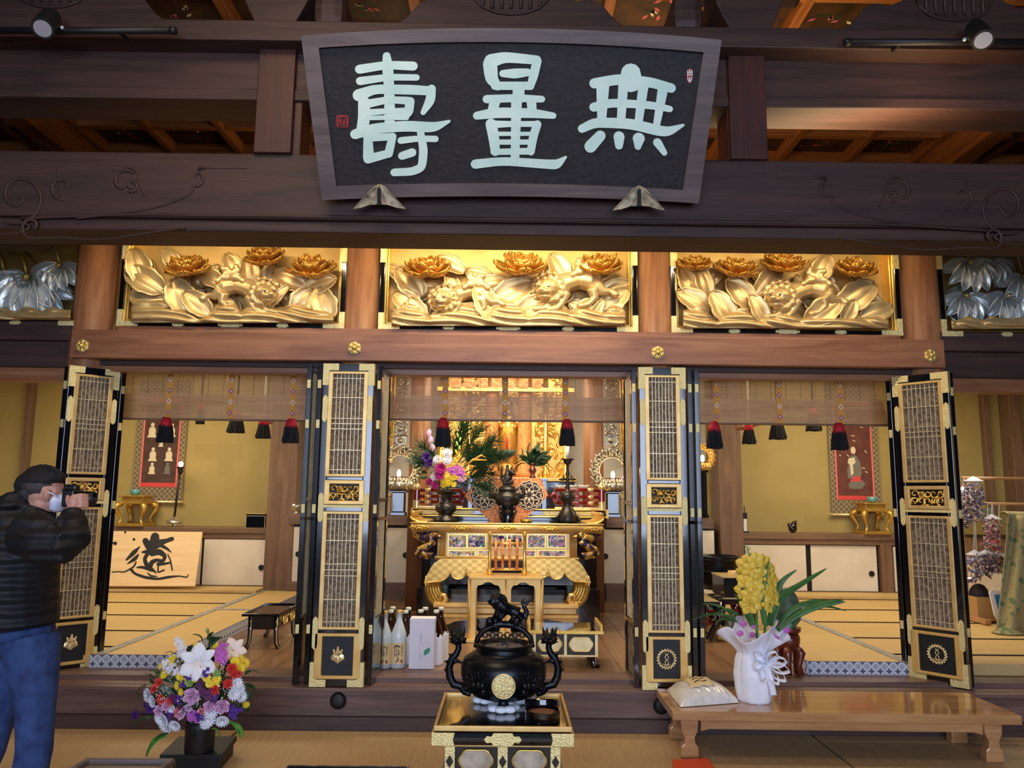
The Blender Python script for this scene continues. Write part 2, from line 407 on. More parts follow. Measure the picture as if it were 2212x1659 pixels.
# step up to the sanctuary
mb = MB().box(-7, 7, 5.42, 5.52, 0, .085); struct(mb, 'baseboard_front', 'step_dark_wood', 'dark lower rail of the wooden step', 'baseboard', bevel=.004)
mb = MB().box(-7, 7, 5.46, 5.60, .085, .245); struct(mb, 'trim_1', 'step_wood', 'broad brown riser board of the wooden step', 'step', bevel=.004)
mb = MB().box(-7, 7, 5.43, 5.66, .245, .268).box(-7, 7, 5.50, 5.53, .266, .272); struct(mb, 'trim_2', 'step_wood', 'grooved wooden sill under the folding doors', 'sill', bevel=.003)
mb = MB().box(-7, 7, 5.62, 5.86, .10, FLOOR); struct(mb, 'trim_3', 'step_wood', 'raised floor edge behind the sill', 'step', bevel=.003)
# plank floor
mb = MB()
for i in range(24):
    x0 = -2.5 + i*.21; mb.box(x0, x0+.207, 5.86, 10.3, .2, FLOOR)
struct(mb, 'floor_planks', 'plank_floor_wood', 'brown plank floor of the sanctuary', 'floor', bevel=.002)
# tatami platforms of the side rooms
for sgn, xe, nm in ((-1, -2.42, 'left'), (1, 2.2, 'right')):
    xi = 2.93*sgn
    mb = MB().box(sgn*6.6, xe, 5.86, 9.86, .2, TAT-.004)
    struct(mb, 'floor_tatami_'+nm, 'tatami_straw', 'pale tatami floor of the %s inner room' % nm, 'floor')
    mb = MB().box(sgn*6.6, xi, 9.42, 9.86, TAT-.004, TAT+.035)
    for k in range(3): pass
    struct(mb, 'trim_tatami_'+nm, 'tatami_straw', 'slightly raised rear strip of tatami in the %s room' % nm, 'floor')
    mb = MB()
    for yy in (9.41, 8.55, 7.7, 6.85, 6.15): mb.box(sgn*6.6, xi, yy, yy+.022, TAT-.004, TAT+.003)
    struct(mb, 'trim_hem_'+nm, 'black_hem', 'black cloth hems of the %s room tatami' % nm, 'trim')
    mb = MB().box(xi-.035, xi+.035, 5.86, 9.86, TAT-.004, TAT+.004)
    yb = 8.1 if sgn < 0 else 7.9
    mb.box(xi, xe, yb, yb+.06, TAT-.004, TAT+.004)
    struct(mb, 'trim_brocade_'+nm, 'grey_hem', 'grey patterned hem running back along the %s tatami' % nm, 'trim')
    mb = MB().box(sgn*2.98 if sgn < 0 else xe, xe if sgn < 0 else 2.98, 5.835, 5.86, .235 if 0 else .262, TAT+.004)
    m2 = MB().box(xe-.012*(sgn > 0), xe+.012*(sgn < 0), 5.84, 9.86, .262, TAT+.0045)
    struct(m2, 'trim_side_edge_'+nm, 'white_ring_brocade_side', 'grey edging with white double rings along the side of the %s tatami' % nm, 'trim')
    struct(mb, 'trim_edge_'+nm, 'white_ring_brocade', 'blue grey edging with white double rings on the %s tatami' % nm, 'trim')
# back walls
def wall(name, x0, x1, y0, y1, z0, z1, mat, label): return struct(MB().box(x0, x1, y0, y1, z0, z1), name, mat, label, 'wall')
wall('wall_back_left', -7, -2.62, 10.2, 10.3, .3, 3.4, 'gold_leaf_wall', 'gold leaf back wall of the left room')
wall('wall_back_right', 2.62, 7, 10.2, 10.3, .3, 3.4, 'gold_leaf_wall', 'gold leaf back wall of the right room')
wall('wall_back_center', -2.62, 2.62, 10.24, 10.34, .3, 3.4, 'white_plaster', 'white plaster wall behind the golden shrine')
wall('wall_left', -7.1, -7, 5.4, 10.3, 0, 5.2, 'gold_leaf_wall', 'gold leaf side wall at the far left')
wall('wall_right', 7, 7.1, 5.4, 10.3, 0, 5.2, 'gold_leaf_wall', 'gold leaf side wall at the far right')
struct(MB().box(-7, 7, 5.98, 10.3, 3.34, 3.40), 'ceiling_inner', 'inner_wood', 'wooden ceiling of the inner rooms', 'ceiling')
# coffered corridor ceiling
struct(MB().box(-7, 7, -4.5, 8.3, 5.24, 5.3), 'ceiling', 'painted_coffer', 'painted coffer panels of the hall ceiling', 'ceiling')
mb = MB()
for k in range(-9, 10):
    x = k*.72; mb.box(x-.04, x+.04, 4.9, 7.86, 5.12, 5.24)
mb2 = MB()
for k in range(5): mb2.box(-7, 7, 5.15+k*.72-.04, 5.15+k*.72+.04, 5.125, 5.24)
struct(mb, 'trim_ceiling_ribs', 'ceiling_wood', 'ceiling ribs running back from the beam', 'ceiling rib', bevel=.006)
struct(mb2, 'trim_ceiling_cross_ribs', 'ceiling_wood_x', 'ceiling ribs running across', 'ceiling rib', bevel=.006)
mb = MB().box(-7, 7, 7.86, 8.0, 4.98, 5.24).box(-7, 7, 7.9, 8.0, 4.3, 4.98)
struct(mb, 'wall_clerestory', 'ceiling_wood_x', 'warm brown beam wall at the far edge of the coffered ceiling', 'wall', bevel=.008)
# little painted flowers in coffers (part of the ceiling boards)
mb = MB(); r2 = random.Random(3)
mots = []
for i in range(-6, 6):
    for j in range(4):
        cx, cy = (i+.5)*.72, 5.15+(j+.5)*.72
        for q in range(9):
            a = r2.random()*6.28; d = r2.random()*.2
            mb.cm = r2.randrange(4)
            mb.M = Matrix.Translation((cx+math.cos(a)*d, cy+math.sin(a)*d, 5.238)) @ Matrix.Rotation(r2.random()*3, 4, 'Z')
            mb.add([(-.035, 0, 0), (0, -.014, 0), (.04, 0, 0), (0, .016, 0)], [(0, 1, 2, 3)])
mb.M = None
struct(mb, 'trim_ceiling_paintings', ['scroll_pale', 'scroll_grey', 'petal_coral', 'dark_leaf'], 'small painted blossoms on the coffer boards', 'painting')

# pillars in the door plane
for i, X in enumerate((-3.215, -1.14, 1.14, 3.215)):
    mb = MB().lathe([(.148, .29), (.148, 3.9)], (X, 5.92, 0), 32)
    struct(mb, 'pillar', 'pillar_wood', 'round brown pillar %s' % ('left of the left lion panel', 'between the left and centre carved panels', 'between the centre and right carved panels', 'right of the right lion panel')[i], 'pillar', smooth=True)
# wall above the transoms (behind the great beam)
struct(MB().box(-7, 7, 5.84, 5.98, 3.56, 4.1), 'wall_upper', 'lintel_wood', 'plank wall above the gold transoms', 'wall')
# long lintel with gold nail covers
za, zb = 2.535, 2.755
x0, x1 = P(152, 760, 5.73).x, P(2040, 770, 5.73).x
mb = MB().box(x0, x1, 5.72, 5.80, za, zb-.005).box(x0+.32, x1-.32, 5.755, 6.05, zb-.005, zb+.035)
struct(mb, 'beam_lintel', 'lintel_wood', 'long reddish lintel under the carved gold panels', 'beam', bevel=.006)
mb = MB().box(-3.1, 3.1, 5.84, 6.0, 2.50, 2.56)
struct(mb, 'trim_track', 'beam_wood', 'dark door track beneath the lintel', 'trim')
mb = MB().box(-3.1, 3.1, 5.86, 5.98, 2.455, 2.50)
struct(MB().box(-3.1, 3.1, 6.14, 6.27, 2.60, 2.72), 'trim_blind_rail', 'beam_wood', 'dark rail the bamboo blinds hang from', 'trim')
mb = MB().box(-3.1, 3.1, 5.86, 5.98, 2.455, 2.50)
struct(mb, 'trim_head', 'lintel_wood', 'thin head rail over the blinds', 'trim', bevel=.004)
for sgn, nm in ((-1, 'left'), (1, 'right')):
    a, b_ = sorted((sgn*3.28, sgn*7))
    mb = MB().box(a, b_, 5.80, 5.98, 2.68, 2.83).box(a, b_, 5.84, 6.0, 2.48, 2.68)
    struct(mb, 'beam_side_'+nm, 'beam_wood', 'dark side lintel at the far %s' % nm, 'beam', bevel=.006)
    mb = MB().box(a, b_, 5.86, 6.02, 2.38, 2.48)
    struct(mb, 'trim_side_'+nm, 'lintel_wood', 'lower side head rail at the far %s' % nm, 'trim', bevel=.006)
# the great rainbow beam in front
zb0, zb1 = 3.147, 3.645
gb = thing('rainbow_beam', 'huge dark brown front beam with carved scrolls, below the name board', 'beam', (0, 4.6, zb0)); gb['kind'] = 'structure'
def beam_f(u, v):
    x = -6.5+13*u; q = v*4
    zz0 = zb0 + .05*max(0, 1-((abs(x)-2.3)/.6)**2 if abs(x) > 2.3 else 1) - .03*0
    pr = [(4.62, zb0+.0), (4.60, zb0+.10), (4.60, zb1), (4.94, zb1), (4.94, zb0), (4.62, zb0)]
    return x
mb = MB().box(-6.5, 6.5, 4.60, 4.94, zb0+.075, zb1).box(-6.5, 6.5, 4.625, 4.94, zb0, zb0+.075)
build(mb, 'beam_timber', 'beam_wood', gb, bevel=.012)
mb = MB().tube([(x, 4.602, zb0+.092+(0 if abs(x) < 2.2 else -.05*((abs(x)-2.2)/1.0)**1.5)) for x in [(-3.0+6.0*i/60) for i in range(61)]], .011, 6)
build(mb, 'carved_molding', 'beam_wood', gb, smooth=True)
def spiral(mb, cx, cy, r0, r1, a0, turns, Y=4.600, w=.011, tail=None, flip=1):
    pts = []; n = int(26*abs(turns))+4
    for i in range(n+1):
        t = i/n; a = a0+turns*2*PI*t; r = r0+(r1-r0)*t
        pts.append(P(cx+flip*r*math.cos(a), cy+r*math.sin(a), Y))
    if tail:
        for q in tail: pts.append(P(cx+flip*q[0], cy+q[1], Y))
    for _ in range(2): pts = [pts[0]] + [q for i in range(len(pts)-1) for q in (pts[i].lerp(pts[i+1], .25), pts[i].lerp(pts[i+1], .75))] + [pts[-1]]
    mb.tube(pts, [w*(.5+.6*math.sin(PI*min(1, .15+.8*i/len(pts)))) for i in range(len(pts))], 6)
for flip, bx, dy in ((1, 0, 0), (-1, 2212, 22)):
    def sx(x): return x if flip == 1 else bx-x
    defs = [((40, 425), 8, 62, 0, 1.35, [(40, 62), (-20, 85), (-90, 70)]), ((135, 405), 10, 28, .2, -.8, [(-12, -40)]),
            ((268, 395), 6, 30, .6, .8, [(-5, -36), (28, -30), (34, 6), (46, 30)]), ((285, 402), 3, 14, 1, 1.2, None),
            ((425, 382), 3, 22, 3.6, .75, [(-8, 34), (-60, 60), (-150, 78), (-260, 90)]),
            ((70, 490), 4, 26, 1.2, -.9, [(60, 22), (150, 30), (240, 14), (330, 2)])]
    for d in defs:
        mb = MB(); spiral(mb, sx(d[0][0]), d[0][1]+dy, d[1], d[2], d[3], d[4], tail=d[5], flip=flip)
        if d[0][0] == 425: mb.tube([P(sx(428), 365+dy, 4.601), P(sx(450), 362+dy, 4.601), P(sx(535), 364+dy, 4.601)], [.013, .009, .004], 6)
        build(mb, 'carved_scroll', 'beam_wood', gb, smooth=True)
# upper beams
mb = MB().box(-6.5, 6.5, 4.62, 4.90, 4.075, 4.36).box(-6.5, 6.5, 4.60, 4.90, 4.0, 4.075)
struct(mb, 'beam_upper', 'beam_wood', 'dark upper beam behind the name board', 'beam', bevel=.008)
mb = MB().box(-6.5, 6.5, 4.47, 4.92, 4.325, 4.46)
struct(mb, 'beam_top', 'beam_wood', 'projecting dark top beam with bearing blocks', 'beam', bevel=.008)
for i, (xa, xb, xc, xd) in enumerate(((556, 632, 548, 640), (1580, 1650, 1572, 1658))):
    a = P((xa+xb)/2, 225, 4.58).x; wd = .1
    mb = MB().box(a-.115, a+.115, 4.57, 4.62, 3.64, 4.34).box(a-.12, a+.16 if i == 0 else a+.1, 4.62, 4.85, 3.64, 4.34)
    struct(mb, 'strut', 'strut_wood', 'short reddish strut between the beams, %s of the name board' % ('left', 'right')[i], 'strut', bevel=.006)
# bearing blocks and frog leg struts above
def blk(x, lab):
    a = P(x, 40, 4.5).x
    t = thing('bearing_block', lab, 'bearing block', (a, 4.5, 4.46)); t['kind'] = 'structure'
    mb = MB()
    pr = [(-.13, 0), (.13, 0), (.17, .08), (.21, .17), (.21, .34), (-.21, .34), (-.21, .17), (-.17, .08)]
    mb.prism([(a+q[0], 4.48, 4.46+q[1]) for q in pr], (0, .36, 0)); build(mb, 'block', 'beam_wood', t, bevel=.008)
    mb = MB().box(a-.42, a+.42, 4.52, 4.8, 4.80, 5.0); build(mb, 'bracket_arm', 'beam_wood', t, bevel=.03)
blk(596, 'dark tapered bearing block above the left strut'); blk(1618, 'dark tapered bearing block above the right strut')
def frog(x, lab, wide=.75):
    a = P(x, 40, 4.55).x
    t = thing('frog_leg_strut', lab, 'strut', (a, 4.55, 4.46)); t['kind'] = 'structure'
    pts = []
    for s_ in (1, -1):
        h = [(.16, .62), (.2, .45), (.26, .34), (.33, .26), (.42, .22), (.5, .24), (.58, .2), (.66, .1), (.78, 0)]
        hh = [(q[0]*s_*wide/.75, q[1]) for q in h]
        pts += hh if s_ == 1 else hh[::-1]
    mb = MB().prism([(a+q[0], 4.56, 4.46+q[1]) for q in pts[::-1]], (0, .16, 0)); build(mb, 'strut_board', 'beam_wood', t, bevel=.008)
    mb = MB()
    for k in range(-3, 4): mb.tube([(a+k*.06, 4.555, 4.62), (a+k*.062, 4.555, 4.86)], .012, 6)
    mb.tube([(a-.24, 4.556, 4.72)] + [(a+.24*math.sin(q*PI/8-PI/2), 4.556, 4.72-.14*math.cos(q*PI/8-PI/2)) for q in range(9)] + [(a+.24, 4.556, 4.8)], .01, 6)
    build(mb, 'carved_ribs', 'beam_wood', t, smooth=True)
frog(105, 'dark carved frog leg strut above the left spotlight rail'); frog(1104, 'dark carved frog leg strut over the name board'); frog(2065, 'dark carved frog leg strut above the right spotlight rail')
for i, x in enumerate((708, 1488)):
    a = P(x, 30, 4.5).x
    mb = MB().lathe([(0, -.02), (.08, -.015), (.105, .02), (.11, .3), (.08, .4)], (a, 4.50, 4.62), 20, 1, RX(PI/2).to_3x3().inverted())
    mb2 = MB().box(a-.1, a+.1, 4.5, 4.9, 4.46, 4.72)
    struct(mb2, 'beam_end', 'beam_wood', 'rounded dark beam end above the %s shoulder of the name board' % ('left', 'right')[i], 'beam', bevel=.06)
# tie beams going back with carved brackets
for sgn, nm in ((-1, 'left'), (1, 'right')):
    a = sgn*4.45
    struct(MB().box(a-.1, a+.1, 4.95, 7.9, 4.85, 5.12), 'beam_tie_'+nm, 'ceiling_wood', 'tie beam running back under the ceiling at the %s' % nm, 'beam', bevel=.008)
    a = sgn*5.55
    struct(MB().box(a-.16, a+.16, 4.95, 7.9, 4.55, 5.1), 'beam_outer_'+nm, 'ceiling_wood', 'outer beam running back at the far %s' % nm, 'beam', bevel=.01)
    a = sgn*4.62
    pr = [(-.2, 0), (.1, 0), (.14, .1), (.26, .16), (.2, .25), (.3, .34), (.3, .44), (-.2, .44)]
    mb = MB().prism([(a+q[0]*sgn, 7.5, 4.46+q[1]) for q in pr], (0, .2, 0))
    struct(mb, 'bracket_'+nm, 'ceiling_wood', 'wavy carved bracket under the %s tie beam' % nm, 'bracket', bevel=.008)
# sanctuary posts
for sgn in (-1, 1):
    a, b_, _, _ = RC(882, 950, 926, 1000, 8.75) if sgn < 0 else RC(1262, 950, 1306, 1000, 8.75)
    struct(MB().lathe([((b_-a)/2, FLOOR), ((b_-a)/2, 3.34)], ((a+b_)/2, 8.85, 0), 28), 'pillar', 'pillar_wood', 'round wooden pillar on the %s of the golden shrine' % ('left', 'right')[sgn > 0], 'pillar', smooth=True)
    a, b_, _, _ = RC(592, 950, 652, 1000, 9.9) if sgn < 0 else RC(1543, 950, 1592, 1000, 9.9)
    struct(MB().box(a, b_, 9.72, 10.1, FLOOR, 3.34), 'pillar', 'inner_wood_z', 'square wooden post at the inner corner of the %s alcove' % ('left', 'right')[sgn > 0], 'pillar', bevel=.012)
# thin posts on the far gold walls
for x, w_, nm, y_ in ((57, .07, 'left', 10.12), (2133, .07, 'right', 10.12), (2196, .16, 'far right', 10.0)):
    a = P(x, 950, y_).x
    struct(MB().box(a-w_/2, a+w_/2, y_-.03, 10.2, FLOOR, 3.34), 'post', 'inner_wood_z', 'thin wooden post on the gold wall, %s side' % nm, 'post', bevel=.006)
# glazed side transoms get built with the carvings
# ================================================================ NAME BOARD
pb = P(1102, 436, 4.50); ptp = Vector((0, 4.02, 4.09)); pn = Vector((0, -(ptp.z-pb.z), (ptp.y-pb.y))).normalized()   # facing out and down
if pn.y > 0: pn = -pn
def PQ(x, y, lift=0): return PPL(x, y, pb, pn) + pn*lift
def QC(cx, cy, lift=0): return PQ(640+cx/2.3532, cy/2.3532, lift)
nb = thing('name_board', 'large dark signboard with three pale green brushed characters in a grey wooden frame', 'signboard', PQ(1102, 436))
def arc(xa, ya, xm, ym, xb, yb, n=14):
    r = []
    for i in range(n+1):
        t = i/n; r.append((xa*(1-t)+xb*t, (1-t)**2*ya+2*t*(1-t)*(2*ym-(ya+yb)/2)+t*t*yb))
    return r
outer = arc(652, 77, 1100, 61, 1557, 86) + arc(1508, 438, 1105, 423, 697, 431)
inner = arc(690, 103, 1104, 91, 1518, 113) + arc(1474, 410, 1103, 396, 728, 402)
build(MB().prism([PQ(x, y, -.005) for x, y in arc(680, 95, 1104, 83, 1526, 105)+arc(1482, 416, 1103, 402, 720, 408)], -pn*.03), 'board', 'plaque_ground', nb)
nA = len(outer)//2
for o_, i_ in ((outer[:nA], inner[:nA]), (outer[nA:], inner[nA:])):
    mb = MB().prism([PQ(*q, .02) for q in o_+i_[::-1]], -pn*.06)
    build(mb, 'frame_rail', 'plaque_frame_wood', nb)
build(MB().prism([PQ(*q, .02) for q in (outer[0], inner[0], inner[-1], outer[-1])], -pn*.06), 'frame_stile', 'plaque_frame_wood', nb)
build(MB().prism([PQ(*q, .02) for q in (outer[nA-1], inner[nA-1], inner[nA], outer[nA])], -pn*.06), 'frame_stile', 'plaque_frame_wood', nb)
G1 = [[(460, 285, 40), (465, 340, 56), (472, 440, 52), (475, 540, 54), (475, 640, 50)], [(322, 352, 46), (460, 330, 42), (595, 336, 46)], [(325, 412, 42), (470, 392, 34), (612, 394, 32)],
      [(318, 484, 62), (400, 452, 46), (580, 456, 50), (685, 462, 46)], [(688, 452, 44), (682, 510, 50), (645, 572, 26)],
      [(345, 520, 60), (345, 600, 60), (335, 670, 60)], [(350, 530, 44), (470, 506, 34), (570, 512, 40)], [(580, 515, 44), (570, 575, 50), (500, 592, 36)], [(360, 572, 34), (500, 562, 26), (580, 560, 26)], [(360, 600, 22), (480, 597, 24), (560, 596, 30)],
      [(300, 682, 50), (400, 652, 52), (560, 640, 54), (700, 648, 52), (778, 616, 14)],
      [(365, 690, 44), (368, 800, 56)], [(370, 700, 40), (490, 694, 36)], [(490, 694, 40), (470, 780, 44)], [(365, 808, 46), (470, 780, 40)],
      [(532, 714, 34), (620, 704, 30), (708, 706, 32)], [(632, 672, 36), (648, 760, 44), (640, 850, 42), (590, 872, 40), (498, 876, 38)], [(538, 792, 40), (590, 775, 42)]]
G2 = [[(985, 325, 72), (992, 400, 66), (1025, 440, 40)], [(990, 310, 70), (1060, 290, 54), (1222, 305, 46)], [(1224, 310, 46), (1205, 390, 46), (1190, 440, 36)], [(1010, 436, 42), (1190, 436, 42)], [(1050, 374, 36), (1110, 374, 52), (1175, 368, 40)],
      [(1130, 455, 60), (1130, 500, 60)], [(968, 504, 42), (1120, 498, 40), (1248, 504, 34)], [(1010, 515, 54), (995, 575, 50)], [(1195, 515, 50), (1200, 575, 44)],
      [(918, 588, 40), (1020, 572, 54), (1200, 575, 48), (1306, 588, 32)], [(990, 630, 56), (1003, 690, 56), (1012, 770, 46)], [(1225, 632, 42), (1205, 690, 44), (1192, 770, 40)],
      [(990, 632, 40), (1100, 630, 28), (1225, 630, 30)], [(1000, 680, 22), (1205, 680, 20)], [(1005, 722, 26), (1200, 722, 26)], [(1120, 500, 56), (1116, 640, 48), (1112, 800, 44)],
      [(1002, 772, 30), (1195, 768, 34)], [(910, 834, 46), (1050, 818, 42), (1270, 834, 46), (1325, 836, 50), (1370, 798, 12)]]
G3 = [[(1700, 372, 100), (1700, 410, 118)], [(1515, 424, 52), (1640, 402, 54), (1800, 418, 52), (1905, 448, 48)], [(1512, 545, 46), (1600, 522, 44), (1800, 534, 40), (1898, 554, 32)],
      [(1452, 654, 42), (1520, 622, 50), (1700, 628, 54), (1880, 674, 54), (1966, 636, 14)], [(1558, 430, 66), (1555, 520, 56), (1552, 620, 44)], [(1662, 430, 50), (1650, 620, 42)], [(1765, 430, 52), (1738, 630, 40)], [(1862, 460, 52), (1830, 640, 34)],
      [(1545, 690, 54), (1495, 745, 62)], [(1640, 695, 56), (1640, 740, 40)], [(1740, 705, 62), (1736, 745, 34)], [(1835, 724, 44), (1870, 776, 30)]]
for g in (G1, G2, G3):
    mb = MB()
    for k_, s_ in enumerate(g): mb.stroke(s_, lambda x, y: QC(x, y, -.003), pn*(.008+.00012*k_))
    build(mb, 'character', 'letter_paint', nb, label='pale green brushed character')
mb = MB().prism([QC(x, y, -.004) for x, y in ((203, 592), (212, 584), (258, 586), (266, 596), (266, 640), (258, 650), (210, 648), (203, 640))], pn*.004); se = build(mb, 'seal', 'seal_red', nb)
mb = MB()
for a in ([(215, 600, 5), (255, 600, 5)], [(235, 595, 5), (232, 640, 5)], [(215, 620, 5), (225, 640, 5)], [(250, 610, 5), (252, 640, 5)], [(215, 640, 4), (250, 640, 4)]): mb.stroke(a, lambda x, y: QC(x, y, 0), pn*.002)
build(mb, 'seal_mark', 'plaque_ground', se)
mb = MB().prism([QC(2000+17*math.cos(a*PI/8), 386+38*math.sin(a*PI/8), -.004) for a in range(16)], pn*.004); se = build(mb, 'seal', 'seal_red', nb)
mb = MB()
for a in ([(1990, 358, 4), (1990, 385, 4)], [(2000, 352, 4), (2000, 384, 4)], [(2010, 356, 4), (2012, 384, 4)], [(1988, 368, 4), (2014, 366, 4)], [(1988, 380, 4), (2012, 380, 4)], [(1990, 394, 4), (1992, 410, 4), (2002, 412, 4)], [(2010, 392, 4), (2006, 412, 4), (1996, 418, 4)], [(2000, 392, 4), (2000, 410, 4)]): mb.stroke(a, lambda x, y: QC(x, y, 0), pn*.002)
build(mb, 'seal_mark', 'white_paint', se)
for i, (x, y) in enumerate(((822, 425), (1378, 428))):
    t = thing('board_support', 'spotted wing-shaped metal support clasping the bottom of the name board, %s one' % ('left', 'right')[i], 'bracket', PQ(x, y), 'board supports')
    for s_ in (-1, 1):
        pts = [(0, -30), (14, -24), (30, -6), (46, 10), (58, 24), (40, 20), (20, 14), (6, 14), (0, 6)]
        mb = MB().prism([PQ(x+a*s_*.98, y+b, .03+.02*math.sin(max(0, a)/58*PI)) for a, b in pts], pn*.018); build(mb, 'wing', 'old_paint_metal', t, bevel=.004)
        
    mb = MB().prism([PQ(x+a, y+b, .045) for a, b in ((-4, -22), (4, -22), (4, 14), (-4, 14))], pn*.01); build(mb, 'clip', 'black_matte', t)
    q0 = PQ(x, y+4, .02); build(MB().tube([q0, (q0.x, 4.6, q0.z-.01)], .012, 8), 'peg', 'black_matte', t)

# ================================================================ TRACK SPOTLIGHTS
for i, (xa, xb, y, xs) in enumerate(((-40, 374, 66, 108), (1830, 2260, 91, 2108))):
    Yt = 4.36
    t = thing('spotlight_rail', 'black ceiling rail with one swivelling spotlight, %s of the name board' % ('left', 'right')[i], 'spotlight', P((xa+xb)/2, y, Yt), 'spotlight rails')
    build(MB().tube([P(xa, y, Yt), P(xb, y+(.0), Yt)], .021, 12), 'rail', 'black_matte', t, smooth=True)
    e = xb if i == 0 else xa
    build(MB().tube([P(e-6, y, Yt), P(e+6, y, Yt)], .024, 12), 'end_cap', 'black_matte', t, smooth=True)
    for q in (xa+120, xb-120): build(MB().tube([P(q, y, Yt), P(q, y, Yt)+Vector((0, .12, .02))], .012, 8), 'bracket', 'black_matte', t)
    dx = -1 if i == 0 else 1
    c0 = P(xs+(-dx)*8, y-26, Yt-.05); c1 = P(xs-dx*0+dx*(-6) if i == 0 else xs+4, y-4, Yt-.14)
    c0 = P(xs-dx*2, y-30, Yt-.02); c1 = P(xs+dx*16, y-4, Yt-.14)
    d = (c1-c0)
    hd = build(MB().tube([c0-d*.1, c0, c0+d*.5, c1], [.03, .055, .062, .062], 20), 'lamp_head', 'black_matte', t, smooth=False)
    nn = d.normalized(); 
    build(MB().tube([c1-nn*.004, c1+nn*.003], [.05, .048], 20), 'lens', 'spot_lens', hd, label='pale glass lens')
    build(MB().tube([P(xs-dx*10, y, Yt), P(xs-dx*4, y-22, Yt-.03)], .014, 8), 'swivel', 'black_matte', t)
    build(MB().ell(P(xs+26 if i == 0 else xs-24, y-6, Yt-.03), .013), 'screw', 'spot_lens', t, smooth=True)

# ================================================================ HEXAGONAL NAIL COVERS
hx = None
for i, (x, y) in enumerate(((178, 747), (766, 752), (1421, 762), (2010, 768))):
    c = P(x, y, 5.715)
    lab = 'gold hexagonal nail cover on the long lintel, ' + ('below the far left pillar', 'below the left centre pillar', 'below the right centre pillar', 'below the far right pillar')[i]
    if hx is None:
        hx = thing('nail_cover', lab, 'ornament', c, 'lintel nail covers')
        build(MB().prism([c+Vector((.052*math.sin(k*PI/3), .004, .052*math.cos(k*PI/3))) for k in range(6)], (0, -.012, 0)), 'plate', 'engraved_fitting', hx, bevel=.003)
        mb = MB()
        for k in range(6):
            a = k*PI/3; mb.ell(c+Vector((.032*math.sin(a), -.010, .032*math.cos(a))), (.014, .008, .014))
        build(mb, 'petals', 'bright_gold', hx, smooth=True)
        build(MB().ell(c+Vector((0, -.018, 0)), (.018, .018, .018)), 'boss', 'bright_gold', hx, smooth=True)
    else: dup(hx, c, lab)

# ================================================================ CARVED TRANSOMS
def leaf_fn(O, U, Vv, Nn, Ln, Wd, lobes=3, cup=.3, bend=.15, lob=.14):
    U = Vector(U).normalized(); Nn = Vector(Nn).normalized(); Vv = Vector(Vv).normalized(); O = Vector(O)
    def f(u, v):
        v = v*2-1
        sc_ = abs(math.sin(PI*lobes*min(1, u*.97+.03)))**.6
        w_ = Wd*(max(0, math.sin(PI*min(1, u*.94+.05))))**.6*(1-lob*1.3*(1-sc_)*(abs(v)**2))
        z = cup*Wd*(abs(v)**1.8) + .12*Wd*math.exp(-(v/.12)**2) - bend*Ln*(u-.35)**2*2
        return O + U*(u*Ln) + Vv*(v*w_) + Nn*z
    return f
def carve_leaf(par, x, y, ang, L_, W_, Y, mat='carved_gold', name='leaf', tilt=0.35, cup=.28):
    c = P(x, y, Y); s_ = 1/ (F/Y)
    U = Vector((math.cos(ang), -.28*tilt, math.sin(ang))); N_ = Vector((tilt*math.sin(ang)*.5, -1, .15)); V_ = N_.cross(U)
    mb = MB(); mb.grid(leaf_fn(c-U.normalized()*L_*s_*.5, U, V_, U.cross(V_) if U.cross(V_).y < 0 else -U.cross(V_), L_*s_, W_*s_/2, cup=cup), 14, 10)
    return build(mb, name, mat, par, smooth=True, solid=.008)
def peony(par, x, y, r, Y, mat='carved_deep', up=1, mat2='leaf'):
    c = P(x, y, Y); R_ = r*Y/F
    rr = random.Random(int(x*7+y))
    mb = MB()
    for ring, (n, el, ln, wd, off) in enumerate(((9, .12, 1.15, .5, .0), (8, .5, .95, .44, .1), (6, .9, .75, .36, .2))):
        for k in range(n):
            a = 2*PI*(k+.5*ring)/n + rr.uniform(-.15, .15); e_ = el+rr.uniform(-.08, .08)
            T_ = RX(.62)
            U = T_ @ Vector((math.cos(a)*math.cos(e_)*1.15, math.sin(a)*math.cos(e_), math.sin(e_)))
            S_ = T_ @ Vector((-math.sin(a), math.cos(a), 0)); N_ = U.cross(S_)
            if N_.dot(T_ @ Vector((0, 0, 1))) < 0: N_ = -N_
            mb.grid(leaf_fn(c+U*R_*.10+T_ @ Vector((0, 0, off*R_*.2)), U, S_, N_, ln*R_*rr.uniform(.85, 1.1), wd*R_*.9, lobes=3, cup=.42, bend=-.28, lob=.2), 9, 8)
    fl = build(mb, 'peony', mat, par, smooth=True, solid=.006)
    mb = MB()
    for k in range(14):
        a = k*2.4; q = math.sqrt(k/14)*.42*R_
        mb.ell(c+RX(.62) @ Vector((math.cos(a)*q*.9, math.sin(a)*q*.9, .42*R_-q*.5)), (.15*R_, .15*R_, .2*R_), RX(.62), 8)
    build(mb, 'peony_heart', 'bright_gold', fl, smooth=True)
    return fl
def rocks(par, x0, x1, ybot, hs, Y, mat):
    """hs: list of (xcenter, halfwidth, height px) bumps"""
    def hgt(x):
        return max(10, max(h*max(0, math.cos(min(1, abs(x-c)/w_)*PI/2))**.8 for c, w_, h in hs)) + 2.0*math.sin(x*.13)
    def f(u, v):
        x = x0+(x1-x0)*u; h = hgt(x)
        y = ybot - h*v
        bulge = .03+.12*math.sin(min(1, v*1.05)*PI*.55+.9) + .013*math.sin(v*h*.42 + x*.05 + 2*math.sin(x*.03)) 
        return P(x, y, Y-bulge)
    mb = MB().grid(f, 110, 22); return build(mb, 'carved_rocks', mat, par, smooth=True, solid=.01)
